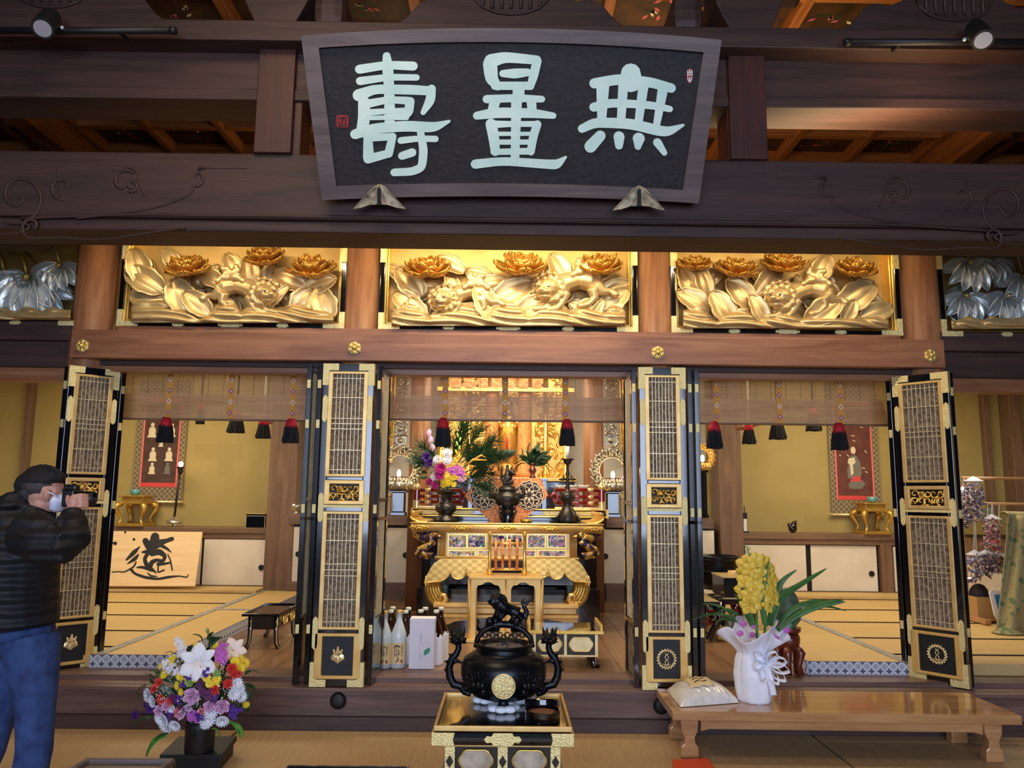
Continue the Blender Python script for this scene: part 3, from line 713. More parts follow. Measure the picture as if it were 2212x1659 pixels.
def lion(par, hx_, hy, dirn, Y, S=1.0, mat='carved_gold', up=0):
    """carved guardian lion: head at px (hx_,hy); body runs to dirn (+1 right, -1 left)"""
    def q(dx, dy, dd=0): return P(hx_+dirn*dx*S, hy+dy*S, Y+dd)
    k = Y/F*S
    mb = MB()
    mb.tube([q(10, 4, -.02), q(40, -12, .0), q(75, -20, .02), q(108, -14, .0), q(128, -4, -.01)], [26*k, 26*k, 24*k, 27*k, 16*k], 12)
    mb.ell(q(0, 0, -.06), (29*k, 26*k, 25*k)); mb.ell(q(-12, 9, -.105), (21*k, 15*k, 10*k)); mb.ell(q(-10, 22, -.09), (18*k, 13*k, 7*k))
    mb.ell(q(-17, 3, -.135), (8*k, 7*k, 6*k))
    for s_ in (-1, 1): mb.ell(q(-12+s_*13, -9, -.118), (9*k, 7*k, 4.5*k)); mb.ell(q(-12+s_*13, -4, -.118), (5*k, 5*k, 4*k)); mb.ell(q(0+s_*30, -20, -.05), (10*k, 5*k, 11*k))
    rr = random.Random(int(hx_))
    for i in range(27):
        n_ = 12 if i < 12 else 15; a = 2*PI*(i if i < 12 else i-12)/n_; r = 31 if i < 12 else 42
        mb.ell(q(4+r*math.cos(a), 2+r*.92*math.sin(a), -.075 if i < 12 else -.03), (9*k, 9*k, 9*k), None, 8)
    for (pp, rad) in (([(20, 18), (8, 38), (-12, 50), (-26, 52)], [13, 10, 8, 9]), ([(44, 10), (34, 34), (22, 50), (8, 54)], [13, 10, 8, 9]),
                      ([(118, -4), (134, 10), (150, 8), (168, 16)], [18, 12, 8, 9]), ([(108, 4), (112, 26), (98, 40), (84, 44)], [16, 11, 8, 9])):
        mb.tube([q(a, b_, -.05) for a, b_ in pp], [r*k for r in rad], 10)
        mb.ell(q(pp[-1][0]-4, pp[-1][1], -.055), (11*k, 9*k, 8*k))
    o = build(mb, 'lion', mat, par, remesh=.0065, sm_it=1)
    mb = MB()
    for i in range(6):
        a = -PI*.1-i*PI*.16; r = 30+6*(i % 2)
        b0 = q(88, -34, -.02); 
        pts = [b0] + [q(88+r*t*math.cos(a+t*.9*(1 if i % 2 else -1)), -34+r*t*math.sin(a+t*.9*(1 if i % 2 else -1)), -.03-.03*t) for t in (.35, .7, 1.0)]
        mb.tube(pts, [11*k, 13*k, 11*k, 5*k], 8); mb.ell(pts[-1], 9*k, None, 8)
    build(mb, 'tail', mat, o, remesh=.0085, sm_it=2)
    for s_ in (-1, 1): build(MB().ell(q(-12+s_*12, -4, -.134), (2.6*k, 2*k, 2*k)), 'eye', 'ink', o, smooth=True, label='dark painted eye')
    return o
def transom(px0, py0, px1, py1, label, leaves, flowers, rk, lions, leafmat='carved_gold', glazed=False, group='gold transom carvings', goldm='gold_leaf', black_x=True):
    Yf = 5.80
    a, b_, z0, z1 = RC(px0, py0, px1, py1, Yf); z0 = 2.795; z1 = 3.56
    t = thing('carved_transom', label, 'carved panel', ((a+b_)/2, Yf, z0), group)
    build(MB().box(a+.02, b_-.02, 5.95, 5.97, z0, z1), 'backboard', 'carved_back', t)
    fw = .036
    mb = MB()
    for bx in ((a, a+fw, z0, z1), (b_-fw, b_, z0, z1), (a, b_, z0, z0+fw), (a, b_, z1-.03, z1)): mb.box(bx[0], bx[1], Yf, 5.95, bx[2], bx[3])
    build(mb, 'outer_frame', 'black_lacquer', t, bevel=.004)
    mb = MB()
    for k, (i_, dp) in enumerate(((fw, .015), (fw+.014, .03))):
        w_ = .012; ya = Yf+dp
        for bx in ((a+i_, a+i_+w_, z0+i_, z1-.03), (b_-i_-w_, b_-i_, z0+i_, z1-.03), (a+i_, b_-i_, z0+i_, z0+i_+w_), (a+i_, b_-i_, z1-.05, z1-.04)): mb.box(bx[0], bx[1], ya, 5.95, bx[2], bx[3])
    build(mb, 'inner_frame', 'bright_gold', t, bevel=.003)
    for s_, X in ((1, a), (-1, b_)):
        mb = MB().box(X-.003*s_, X+(fw+.002)*s_, Yf-.004, 5.85, z0-.002, z0+.13).box(X, X+.16*s_, Yf-.004, 5.85, z0-.002, z0+fw+.002)
        build(mb, 'corner_fitting', 'engraved_fitting', t)
        mb = MB().box(X-.003*s_, X+(fw+.002)*s_, Yf-.004, 5.85, z1-.24, z1); build(mb, 'corner_fitting', 'engraved_fitting', t)
    for fr, wd in ((.27, .045), (.5, .095), (.73, .045)):
        X = a+(b_-a)*fr
        pl = [(X+wd*c, Yf-.003, z0+fw/2+d) for c, d in ((-1, 0), (-.9, .012), (-.75, .006), (-.7, .017), (.7, .017), (.75, .006), (.9, .012), (1, 0), (.9, -.012), (.75, -.006), (.7, -.017), (-.7, -.017), (-.75, -.006), (-.9, -.012))]
        build(MB().prism(pl, (0, -.005, 0)), 'rail_fitting', 'engraved_fitting', t)
    for l in leaves: carve_leaf(t, *l, mat=leafmat)
    if not glazed:
        r5 = random.Random(int(px0)+3)
        for k in range(15):                       # smaller leaves filling the ground behind
            x = px0+48+(px1-px0-96)*(k+.5)/15; y = py0+30+(py1-py0)*(.12+.5*((k*7) % 5)/5)
            carve_leaf(t, x, y, D(r5.uniform(15, 165)), r5.uniform(52, 74), r5.uniform(30, 46), 5.90, mat=leafmat)
    for f_ in flowers: peony(t, f_[0], f_[1]+6, f_[2]*.80, f_[3])
    if rk: rocks(t, px0+26, px1-26, py1-18, [(c_, w_, h_*1.12) for c_, w_, h_ in rk], 5.86, 'carved_gold')
    for l in lions: lion(t, *l)
    if glazed:
        build(MB().box(a+fw, b_-fw, Yf+.005, Yf+.009, z0+fw, z1-.03), 'glass_pane', 'clear_pane', t, label='glass pane')
    return t
D = math.radians
# px: leaf (x, y, angle, length, width, Y)
transom(258, 545, 746, 715, 'gold carved transom over the left bay, one lion on its right among peonies',
    [(300, 575, D(110), 90, 60, 5.80), (312, 605, D(150), 100, 66, 5.79), (390, 640, D(115), 90, 70, 5.76), (425, 655, D(140), 80, 56, 5.75), (320, 645, D(165), 90, 60, 5.80), (505, 575, D(120), 70, 50, 5.85), (540, 585, D(100), 70, 50, 5.85), (628, 605, D(155), 90, 56, 5.80), (690, 615, D(25), 80, 50, 5.80), (655, 650, D(60), 70, 60, 5.78), (700, 655, D(110), 80, 60, 5.78), (455, 600, D(150), 70, 46, 5.84), (600, 640, D(50), 70, 24, 5.74), (370, 560, D(120), 60, 40, 5.85)],
    [(405, 585, 52, 5.76), (575, 563, 50, 5.78), (675, 588, 54, 5.76)], [(330, 110, 42), (490, 45, 46), (560, 70, 34), (640, 80, 36), (700, 50, 22)], [(572, 632, -1, 5.80, .82)])
transom(820, 545, 1377, 722, 'gold carved centre transom with two lions among peonies, over the middle opening',
    [(885, 610, D(130), 90, 66, 5.82), (880, 655, D(140), 80, 60, 5.79), (900, 672, D(115), 70, 50, 5.77), (1050, 655, D(115), 95, 62, 5.74), (1108, 630, D(30), 110, 66, 5.78), (1150, 660, D(30), 80, 52, 5.75), (975, 570, D(150), 70, 44, 5.86), (1208, 580, D(115), 80, 56, 5.84), (1272, 665, D(30), 80, 46, 5.77), (1325, 650, D(40), 90, 56, 5.79), (1330, 620, D(20), 70, 44, 5.84), (1300, 585, D(20), 60, 50, 5.85), (860, 590, D(150), 70, 40, 5.86), (1060, 610, D(10), 80, 40, 5.86), (1310, 680, D(150), 70, 40, 5.80), (1290, 670, D(60), 60, 26, 5.74)],
    [(925, 590, 60, 5.76), (1128, 585, 62, 5.75), (1298, 583, 56, 5.77)], [(880, 60, 44), (1000, 90, 46), (1095, 60, 52), (1190, 70, 44), (1270, 60, 44), (1330, 40, 40)], [(958, 645, 1, 5.79, .78), (1185, 622, 1, 5.79, .88)])
transom(1450, 552, 1945, 727, 'gold carved transom over the right bay, one lion in its middle among large leaves',
    [(1485, 610, D(110), 80, 52, 5.83), (1520, 610, D(105), 80, 50, 5.83), (1500, 650, D(150), 90, 60, 5.80), (1560, 665, D(120), 90, 66, 5.75), (1600, 635, D(130), 90, 66, 5.78), (1640, 670, D(115), 80, 50, 5.74), (1660, 605, D(50), 90, 50, 5.82), (1780, 672, D(35), 100, 64, 5.74), (1850, 640, D(35), 110, 70, 5.78), (1835, 672, D(60), 60, 40, 5.75), (1895, 675, D(20), 80, 50, 5.77), (1775, 580, D(60), 80, 54, 5.85), (1880, 650, D(150), 70, 44, 5.82), (1545, 590, D(60), 60, 40, 5.86)],
    [(1500, 575, 40, 5.78), (1590, 588, 50, 5.76), (1690, 578, 52, 5.77), (1845, 588, 50, 5.76)], [(1500, 60, 40), (1600, 60, 42), (1690, 60, 34), (1800, 150, 26), (1890, 80, 24)], [(1685, 640, 1, 5.80, .86)])
def droop(par, x, y, r, Y, mats, n=7):
    c = P(x, y, Y); R_ = r*Y/F
    for k in range(n):
        a = PI + PI*(k+.5)/n
        U = Vector((math.cos(a)*.9, -.35*abs(math.sin(a))-.1, math.sin(a)*1.0)); S_ = Vector((-math.sin(a), 0, math.cos(a)))
        N_ = Vector((0, -1, .2))
        mb = MB().grid(leaf_fn(c, U, S_, N_, R_*1.15, R_*.24, lobes=2, cup=.4, bend=.35, lob=.1), 10, 8)
        build(mb, 'petal', mats, par, smooth=True, solid=.006)
    build(MB().ell(c+Vector((0, -.02, 0)), (.1*R_, .1*R_, .1*R_)), 'calyx', 'gold_leaf', par, smooth=True)
for (a0, a1, nm, fl, y0, y1) in ((-330, 178, 'left', [(60, 600, 90), (95, 625, 62), (130, 575, 60), (10, 590, 56), (30, 650, 40)], 545, 708), (2030, 2540, 'right', [(2095, 568, 66), (2085, 640, 60), (2175, 640, 66), (2140, 566, 50), (2210, 600, 60)], 560, 728)):
    t = transom(a0, y0, a1, y1, 'glazed transom with silvery drooping flowers at the far %s edge' % nm, [(fl[0][0]-20, fl[0][1]+60, D(20), 80, 30, 5.86), (fl[1][0], fl[1][1]+50, D(160), 80, 30, 5.86)], [], [(fl[0][0]+k*60, 60, 22) for k in range(-8, 9)], [], 'silver_gilt', True, 'glazed side transoms')
    for f_ in fl: droop(t, *f_, 5.86, 'silver_petal')
    mb = MB()
    for f_ in fl: mb.tube([P(f_[0], f_[1], 5.9), P(f_[0]-12, f_[1]-50, 5.9), P(f_[0]-40, 545, 5.92)], .012, 8)
    build(mb, 'stem', 'gold_leaf', t, smooth=True)

# ================================================================ FOLDING DOORS
def door_leaf(root, O, U, Wd, H, crest, full=True, N_=None, name='front_leaf'):
    """O = lower corner, U = unit vector across; face normal N"""
    U = Vector(U).normalized(); Z_ = Vector((0, 0, 1)); N_ = (U.cross(Z_)).normalized()
    M = Matrix((( U.x, N_.x, 0, O[0]), (U.y, N_.y, 0, O[1]), (0, 0, 1, O[2]), (0, 0, 0, 1)))
    def B():
        m_ = MB(); m_.M = M; return m_
    st = .052                                    # stile width
    zz = lambda v: H*(1-v/1605)                   # v: distance from the top in crop px
    L1a, L1b, Pa, Pb, L2a, L2b, Ca, Cb = zz(40), zz(582), zz(600), zz(722), zz(757), zz(1335), zz(1352), zz(1570)
    mb = B().box(0, st, -.036, 0, 0, H).box(Wd-st, Wd, -.036, 0, 0, H)
    for z0, z1 in ((L1a, H), (Pa, L1b), (L2a, Pb), (Ca, L2b), (0, Cb)):
        z0, z1 = sorted((z0, z1)); mb.box(st, Wd-st, -.036, 0, z0, z1)
    lf = build(mb, name, 'black_lacquer', root, bevel=.003)
    if not full: return lf, M
    for za, zb_ in ((L1b, L1a), (L2b, L2a)):
        # gold frame of the lattice
        mb = B(); g = .018
        mb.box(st-.012, st+g, -.02, .008, za, zb_).box(Wd-st-g, Wd-st+.012, -.02, .008, za, zb_).box(st-.012, Wd-st+.012, -.02, .008, za, za+g).box(st-.012, Wd-st+.012, -.02, .008, zb_-g, zb_)
        build(mb, 'lattice_frame', 'satin_gold', lf, bevel=.003)
        mb = B(); n = 8; x0, x1 = st+g, Wd-st-g
        for k in range(1, n): mb.box(x0+(x1-x0)*k/n-.0022, x0+(x1-x0)*k/n+.0022, -.018, -.004, za+g, zb_-g)
        hh = zb_-za
        for f_ in (.055, .085, .25, .45, .5, .55, .75, .915, .945)[1:-1] if 0 else (.065, .25, .45, .5, .55, .75, .935):
            mb.box(x0, x1, -.016, -.002, za+hh*f_-.0025, za+hh*f_+.0025)
        build(mb, 'lattice', 'lattice_gold', lf)
        build(B().box(st, Wd-st, -.03, -.024, za, zb_), 'lattice_cloth', 'lattice_cloth', lf, label='brown cloth behind the lattice')
        # vine pattern on the cloth
        mb = B(); rr = random.Random(int(za*100)+int(O[0]*10))
        for j in range(int(hh/.05)):
            for i in range(4):
                cx = x0+(x1-x0)*(i+.5)/4; cz = za+.03+.05*j
                if cz > zb_-.03: continue
                a0 = rr.random()*6.28
                mb.tube([(cx+.018*(1-k/9)*math.cos(a0+k*.7), -.0225, cz+.018*(1-k/9)*math.sin(a0+k*.7)) for k in range(8)], .0011, 4)
        build(mb, 'vine_pattern', 'roundel_pale', lf)
    mb = B(); g = .026
    mb.box(st-.012, st+g, -.02, .008, Pb, Pa).box(Wd-st-g, Wd-st+.012, -.02, .008, Pb, Pa).box(st-.012, Wd-st+.012, -.02, .008, Pb, Pb+g).box(st-.012, Wd-st+.012, -.02, .008, Pa-g, Pa)
    build(mb, 'openwork_frame', 'satin_gold', lf, bevel=.004)
    build(B().box(st, Wd-st, -.034, -.03, Pb, Pa), 'openwork_back', 'black_matte', lf)
    mb = B(); rr = random.Random(5)
    xa, xb_, za, zb_ = st+g, Wd-st-g, Pb+g, Pa-g
    for k in range(10):
        cx, cz = xa+(xb_-xa)*(.12+.19*(k % 5)), za+(zb_-za)*(.28+.46*(k//5)); a0 = rr.random()*6.28; sg = 1 if k % 2 else -1
        r0 = min((xb_-xa)*.14, (zb_-za)*.3)
        mb.tube([(cx+r0*(1-i/13)*math.cos(a0+sg*i*.62), -.016+.006*math.sin(i), cz+r0*(1-i/13)*math.sin(a0+sg*i*.62)) for i in range(11)], [.008, .005], 6)
    for k in range(4): mb.tube([(xa+(xb_-xa)*(k/4), -.018, za+(zb_-za)*.5), (xa+(xb_-xa)*(k/4+.12), -.014, za+(zb_-za)*(.9 if k % 2 else .1)), (xa+(xb_-xa)*(k/4+.25), -.018, za+(zb_-za)*.5)], .006, 6)
    build(mb, 'openwork_scrolls', 'bright_gold', lf, smooth=True)
    build(B().box(st-.014, Wd-st+.02, -.004, .005, zz(724), zz(738)), 'rail_strip', 'engraved_fitting', lf)
    # crest panel
    mb = B(); g = .022
    mb.box(st-.03, st+g, -.02, .006, Cb, Ca).box(Wd-st-g, Wd-st+.03, -.02, .006, Cb, Ca).box(st-.03, Wd-st+.03, -.02, .006, Cb, Cb+g).box(st-.03, Wd-st+.03, -.02, .006, Ca-g, Ca)
    build(mb, 'crest_frame', 'soft_gold', lf, bevel=.004)
    xa, xb_, za, zb_ = st+g-.004, Wd-st-g+.004, Cb+g-.004, Ca-g+.004
    c = .02; pl = [(xa+c, za), (xb_-c, za), (xb_-c*.3, za+c*.3), (xb_, za+c), (xb_, zb_-c), (xb_-c*.3, zb_-c*.3), (xb_-c, zb_), (xa+c, zb_), (xa+c*.3, zb_-c*.3), (xa, zb_-c), (xa, za+c), (xa+c*.3, za+c*.3)]
    build(B().box(xa-.004, xb_+.004, -.03, -.016, za-.004, zb_+.004), 'crest_ground', 'soft_gold', lf)
    build(B().prism([(x, -.016, z) for x, z in pl], (0, .005, 0)), 'crest_panel', 'black_matte', lf)
    cx, cz = (xa+xb_)/2, (za+zb_)/2
    mb = B(); S_ = .062
    if crest == 'paulownia':
        for ang, ln, wd in ((-PI/2, .80, .50), (-PI/2+1.12, .82, .46), (-PI/2-1.12, .82, .46)):
            o = Vector((cx, -.008, cz)); u_ = Vector((math.cos(ang), 0, math.sin(ang))); v_ = Vector((-math.sin(ang), 0, math.cos(ang)))
            mb.grid(leaf_fn(o, u_, v_, (0, 1, 0), ln*S_, wd*S_, 2, -.2, .1, .12), 10, 8)
        for k, (dx, hh_, n) in enumerate(((-.42, .55, 5), (0, .85, 7), (.42, .55, 5))):
            mb.tube([(cx+dx*S_*.5, -.008, cz+.1*S_), (cx+dx*S_*1.1, -.008, cz+hh_*S_)], .0025, 5)
            for j in range(n):
                t = j/(n-1); q = .13*(1-t)*(1 if j % 2 else -1)
                mb.ell((cx+dx*S_*(.5+.6*t)+q*S_*1.2, -.005, cz+(.25+(hh_-.2)*t)*S_), (.05*S_+.002, .003, .06*S_+.002), None, 8)
        build(mb, 'crest', 'pale_gold', lf, smooth=True, solid=.004, label='gold paulownia crest')
    else:
        R_ = .058
        mb.tube([(cx+R_*math.cos(k*PI/16), -.006, cz+R_*math.sin(k*PI/16)) for k in range(32)], .004, 6, True)
        for k in range(40):
            a = k*2*PI/40
            mb.ell((cx+(R_+.006*(1 if k % 2 else -1))*math.cos(a), -.004, cz+(R_+.006*(1 if k % 2 else -1))*math.sin(a)), (.0065, .004, .0065), None, 6)
        for s_ in (-1, 1): mb.tube([(cx+s_*.012*math.sin(k*PI/6), -.004, cz-.038+.076*k/14) for k in range(15)], .003, 6)
        mb.tube([(cx-.026, -.004, cz-.03), (cx-.01, -.004, cz-.04), (cx+.01, -.004, cz-.04), (cx+.026, -.004, cz-.03)], .003, 6)
        build(mb, 'crest', 'pale_gold', lf, smooth=True, label='gold wisteria ring crest')
    # metal fittings
    def fit(x0, x1, v0, v1, pt=True):
        z1, z0 = zz(v0), zz(v1); m_ = B(); w_ = (x1-x0); c_ = (x0+x1)/2
        if pt:
            e = .022
            pl = [(c_, z0), (x1, z0+e*.8), (x1-.004, z0+e), (x1, z0+e*1.3), (x1, z1-e*1.3), (x1-.004, z1-e), (x1, z1-e*.8), (c_, z1), (x0, z1-e*.8), (x0+.004, z1-e), (x0, z1-e*1.3), (x0, z0+e*1.3), (x0+.004, z0+e), (x0, z0+e*.8)]
            m_.prism([(x, .0, z) for x, z in pl], (0, .006, 0))
        build(m_, 'metal_fitting', 'engraved_fitting', lf)
    for xs0, xs1 in ((.004, .04), (Wd-.04, Wd-.004)):
        fit(xs0, xs1, 162, 305); fit(xs0, xs1, 662, 812); fit(xs0, xs1, 1272, 1432)
    for s_, X in ((1, 0), (-1, Wd)):
        for z0, z1, zr0, zr1 in ((zz(112), H+.002, zz(34), H+.002), (-.002, zz(1490), -.002, zz(1572))):
            m_ = B().box(X-.003*s_, X+.040*s_, -.038, .005, z0, z1).box(X, X+Wd*.30*s_, -.038, .005, zr0, zr1)
            build(m_, 'corner_fitting', 'engraved_fitting', lf)
    return lf, M
def side_leaf(root, p0, p1, zlo, H, th=.036, strip=1):
    """a leaf folded behind: seen edge on; p0 front, p1 back"""
    p0 = Vector((*p0, zlo)); p1 = Vector((*p1, zlo)); U = (p1-p0).normalized(); N_ = Vector((-U.y, U.x, 0)); L_ = (p1-p0).length
    M = Matrix(((U.x, N_.x, 0, p0.x), (U.y, N_.y, 0, p0.y), (0, 0, 1, zlo), (0, 0, 0, 1)))
    mb = MB(); mb.M = M
    mb.box(0, L_, -th/2, th/2, H-.05, H).box(0, .05, -th/2, th/2, 0, H).box(L_-.05, L_, -th/2, th/2, 0, H).box(0, L_, -th/2, th/2, 0, .06)
    for v in (.19, .505, .565): mb.box(0, L_, -th/2, th/2, H*v-.014, H*v+.014)
    mb.box(0, L_, -th/2+.004, -th/2+.012, .06, H*.19)
    lf = build(mb, 'folded_leaf', 'black_lacquer', root, bevel=.003)
    mb = MB(); mb.M = M; mb.box(.05, L_-.05, -.004, .004, .06, H-.05); build(mb, 'leaf_panel', 'lattice_cloth', lf, label='brown cloth panel')
    for s_ in (-1, 1):
        mb = MB(); mb.M = M
        for k in range(1, 8): mb.box(.05+(L_-.1)*k/8-.002, .05+(L_-.1)*k/8+.002, s_*.006, s_*.013, H*.2, H-.05)
        build(mb, 'lattice', 'lattice_gold', lf)
    mb = MB(); mb.M = M
    for v in (.95, .82, .55, .18): mb.box(-.003, .001, -th/2+.006, th/2-.006, H*v-.06, H*v)
    build(mb, 'edge_fitting', 'engraved_fitting', lf)
    return lf
Zd = .275
def leaf_px(x0, y0, x1, y1, Yf): return P(x0, y0, Yf), P(x1, y1, Yf)
# centre left
Hc = 2.19
a = P(692, 1100, 5.45).x; b_ = P(790, 1100, 5.45).x
dl = thing('folding_door', 'black and gold lattice door with a paulownia crest, folded up left of the sake bottles', 'door', ((a+b_)/2, 5.5, Zd), 'folding lattice doors')
door_leaf(dl, (a-.02, 5.45, Zd), (1, 0, 0), b_-a+.045, Hc, 'paulownia')
side_leaf(dl, (b_+.055, 5.50), (b_+.08, 5.83), Zd, Hc); side_leaf(dl, (a-.055, 5.49), (a-.05, 5.86), Zd, Hc); side_leaf(dl, (a-.13, 5.49), (a-.135, 5.86), Zd, Hc)
# centre right
a = P(1390, 1100, 5.45).x; b_ = P(1483, 1100, 5.45).x
dl = thing('folding_door', 'black and gold lattice door with a ring crest, folded up behind the rice bag', 'door', ((a+b_)/2, 5.5, Zd), 'folding lattice doors')
door_leaf(dl, (a-.02, 5.45, Zd), (1, 0, 0), b_-a+.03, Hc, 'ring')
side_leaf(dl, (a-.05, 5.50), (a-.065, 5.83), Zd, Hc); side_leaf(dl, (b_+.05, 5.49), (b_+.05, 5.86), Zd, Hc); side_leaf(dl, (b_+.10, 5.49), (b_+.105, 5.86), Zd, Hc)
# outer left, swung towards the camera
def outer(xl_t, yl_t, xl_b, yl_b, xr_t, yr_t, xr_b, yr_b, crest, lab, sgn):
    # distance of each edge from its height in pixels
    def dist(yt, yb, xt, xb_):
        Yv = Hc*F/(yb-yt)
        for _ in range(6):
            h = P(xt, yt, Yv).z-P(xb_, yb, Yv).z; Yv *= Hc/h
        return Yv
    Yl, Yr = dist(yl_t, yl_b, xl_t, xl_b), dist(yr_t, yr_b, xr_t, xr_b)
    pl = P((xl_t+xl_b)/2, (yl_t+yl_b)/2, Yl); pr = P((xr_t+xr_b)/2, (yr_t+yr_b)/2, Yr)
    z0 = (P(xl_b, yl_b, Yl).z + P(xr_b, yr_b, Yr).z)/2
    U = Vector((pr.x-pl.x, pr.y-pl.y, 0))
    t = thing('folding_door', lab, 'door', ((pl.x+pr.x)/2, (Yl+Yr)/2, z0), 'folding lattice doors')
    door_leaf(t, (pl.x, Yl, z0), U, U.length, Hc, crest)
    un = U.normalized(); nb_ = Vector((-un.y, un.x))
    return t, pl, pr, z0, un, nb_
t, pl, pr, z0, un, nb_ = outer(138, 789, 103, 1459, 259, 801, 206, 1444, 'paulownia', 'leftmost black and gold lattice door, swung open behind the man with the camera', -1)
side_leaf(t, (pl.x-.045, pl.y+.04), (pl.x-.02, pl.y+.40), z0, Hc); side_leaf(t, (pr.x+.0, pr.y+.07), (pr.x-.2, pr.y+.24), z0, Hc)
t, pl, pr, z0, un, nb_ = outer(1930, 812, 1962, 1462, 2048, 806, 2092, 1492, 'ring', 'rightmost black and gold lattice door, swung open behind the low table', 1)
side_leaf(t, (pr.x+.045, pr.y+.04), (pr.x+.03, pr.y+.42), z0, Hc); side_leaf(t, (pl.x-.0, pl.y+.07), (pl.x+.2, pl.y+.24), z0, Hc)
# ================================================================ BLINDS WITH TAPES AND TASSELS
def tassel_parts(par, c, h, w0, w1, red=.4, seg=20):
    """c = top centre; red head then black fringe"""
    c = Vector(c); zr = c.z-h*red
    build(MB().lathe([(.0, c.z), (w0*.6, c.z-.002), (w0, c.z-h*red*.45), (w0+(w1-w0)*.35, zr)], (c.x, c.y, 0), seg), 'tassel_head', 'tassel_red', par, smooth=True)
    mb = MB()
    for k in range(84):
        a = k*2.399; q = math.sqrt((k+.5)/84)
        p0 = Vector((c.x+q*(w0*1.15)*math.cos(a), c.y+q*w0*1.15*math.sin(a), zr+.012)); p2 = Vector((c.x+q*w1*math.cos(a), c.y+q*w1*math.sin(a), c.z-h+.008*math.sin(k*7)))
        mb.tube([p0, (p0+p2)/2+Vector((.004*math.sin(k*3), .004*math.cos(k*3), 0)), p2], w1*.095, 4)
    build(mb, 'tassel_fringe', 'tassel_black', par)
def blind(x0, x1, ytop, ymid, ybot, tapes, tas, lab, Yb=6.2):
    a, b_, zb, zt = RC(x0, ytop, x1, ybot, Yb); zm = P((x0+x1)/2, ymid, Yb).z
    zt = 2.62
    t = thing('bamboo_blind', lab, 'blind', ((a+b_)/2, Yb, zb), 'bamboo blinds')
    mb = MB(); n = int((zt-zb)/.0062)
    for k in range(n): mb.box(a, b_, Yb-.0012, Yb+.0012, zb+k*.0062, zb+k*.0062+.0034)
    build(mb, 'slat_screen', 'blind_bamboo', t)
    mb = MB(); n = int((zm-zb)/.0062)
    for k in range(n): e_ = .012+.05*k/n; mb.box(a+e_, b_-e_, Yb-.0036, Yb-.0030, zb+k*.0062, zb+k*.0062+.0054)
    build(mb, 'folded_screen', 'blind_bamboo', t)
    mb = MB()
    for k in range(1, 13): mb.box(a+(b_-a)*k/13-.001, a+(b_-a)*k/13+.001, Yb-.003, Yb-.0012, zb, zt)
    build(mb, 'binding_thread', 'black_hem', t)
    build(MB().box(a, b_, Yb-.012, Yb+.045, zb-.012, zb), 'bottom_batten', 'inner_wood', t, bevel=.003)
    for i, x in enumerate(tapes):
        X = P(x, (ytop+ybot)/2, Yb).x; w_ = .024
        tp = build(MB().box(X-w_, X+w_, Yb-.007, Yb-.0045, zb-.004, zt), 'woven_tape', 'tape_orange', t, label='orange woven tape with purple diamonds')
        for k in range(6):
            zc = zb+.05+k*.088; kk = k % 2
            for sc_, m_ in ((1, 'tape_purple' if kk == 0 else 'tape_white'), (.55, 'tape_white' if kk == 0 else 'tape_orange'), (.25, 'tape_purple')):
                e = .0006*(1+(1-sc_)*2)
                mb = MB().prism([(X+w_*.78*sc_*u, Yb-.007, zc+.024*sc_*v) for u, v in ((-1, 0), (0, -1), (1, 0), (0, 1))], (0, -e, 0))
                build(mb, 'diamond_motif', m_, tp)
    for x, y1 in tas:
        X = P(x, ybot, Yb).x; zb2 = P(x, y1, Yb).z
        tr = bpy.data.objects.new('tassel', None); C.objects.link(tr); tr.parent = t; WL[tr.name] = WL[t.name]
        tassel_parts(tr, (X, Yb-.03, zb+.008), zb+.008-zb2, .042, .066)
    return t
blind(252, 678, 816, 851, 905, (366, 499, 633), ((363, 955), (632, 956)), 'bamboo blind with orange tapes hanging over the left opening')
blind(832, 1366, 818, 857, 907, (962, 1091, 1221), ((958, 964), (1224, 962)), 'bamboo blind with orange tapes hanging over the centre opening')
blind(1506, 1922, 826, 863, 915, (1548, 1683, 1815), ((1540, 968), (1808, 971)), 'bamboo blind with orange tapes hanging over the right opening')
# smaller tassels hanging further inside
tl = [(432, 915, 10, .5), (509, 934, 20, .45), (568, 946, 17, .45), (1618, 958, 16, .45), (1680, 948, 20, .45), (1758, 930, 18, .45)]
names = ('short black tassel just showing under the left blind, nearest the scroll', 'black tassel below the left blind, middle of three', 'small red banded tassel beside the left gold wall hook', 'small red banded tassel beside the right gold wall hook', 'black tassel below the right blind, middle of three', 'short black tassel just showing under the right blind, nearest the scroll')
for i, (x, y1, w_, r_) in enumerate(tl):
    Yt = 8.3; c = P(x, y1, Yt); hh = .24; tp = c+Vector((0, 0, hh)); ww = w_*Yt/F
    t = thing('hanging_tassel', names[i], 'tassel', c, 'small hanging tassels')
    tassel_parts(t, tp, hh, ww*.5, ww*.95, .42)
    build(MB().tube([tp+Vector((0, 0, -.01)), (tp.x, Yt, 3.34)], .012, 6), 'cord', 'tassel_white' if i in (2, 3) else 'tassel_black', t)
for x, nm in ((572, 'left'), (1605, 'right')):
    c = P(x, 908 if x < 900 else 922, 8.45); s_ = 1 if x < 900 else -1
    t = thing('curtain_hook', 'curved wooden rod end below the %s blind beside a small tassel' % nm, 'hook', c, 'curtain hooks')
    build(MB().tube([c+Vector((-.42*s_, 0, .10)), c+Vector((-.15*s_, 0, .03)), c+Vector((.0, 0, -.005)), c+Vector((.08*s_, 0, .0))], [.012, .02, .03, .045], 10), 'rod', 'pillar_wood', t, smooth=True)
    build(MB().tube([c+Vector((-.42*s_, 0, .09)), (c.x-.42*s_, c.y, 3.34)], .012, 8), 'hanger', 'pillar_wood', t)

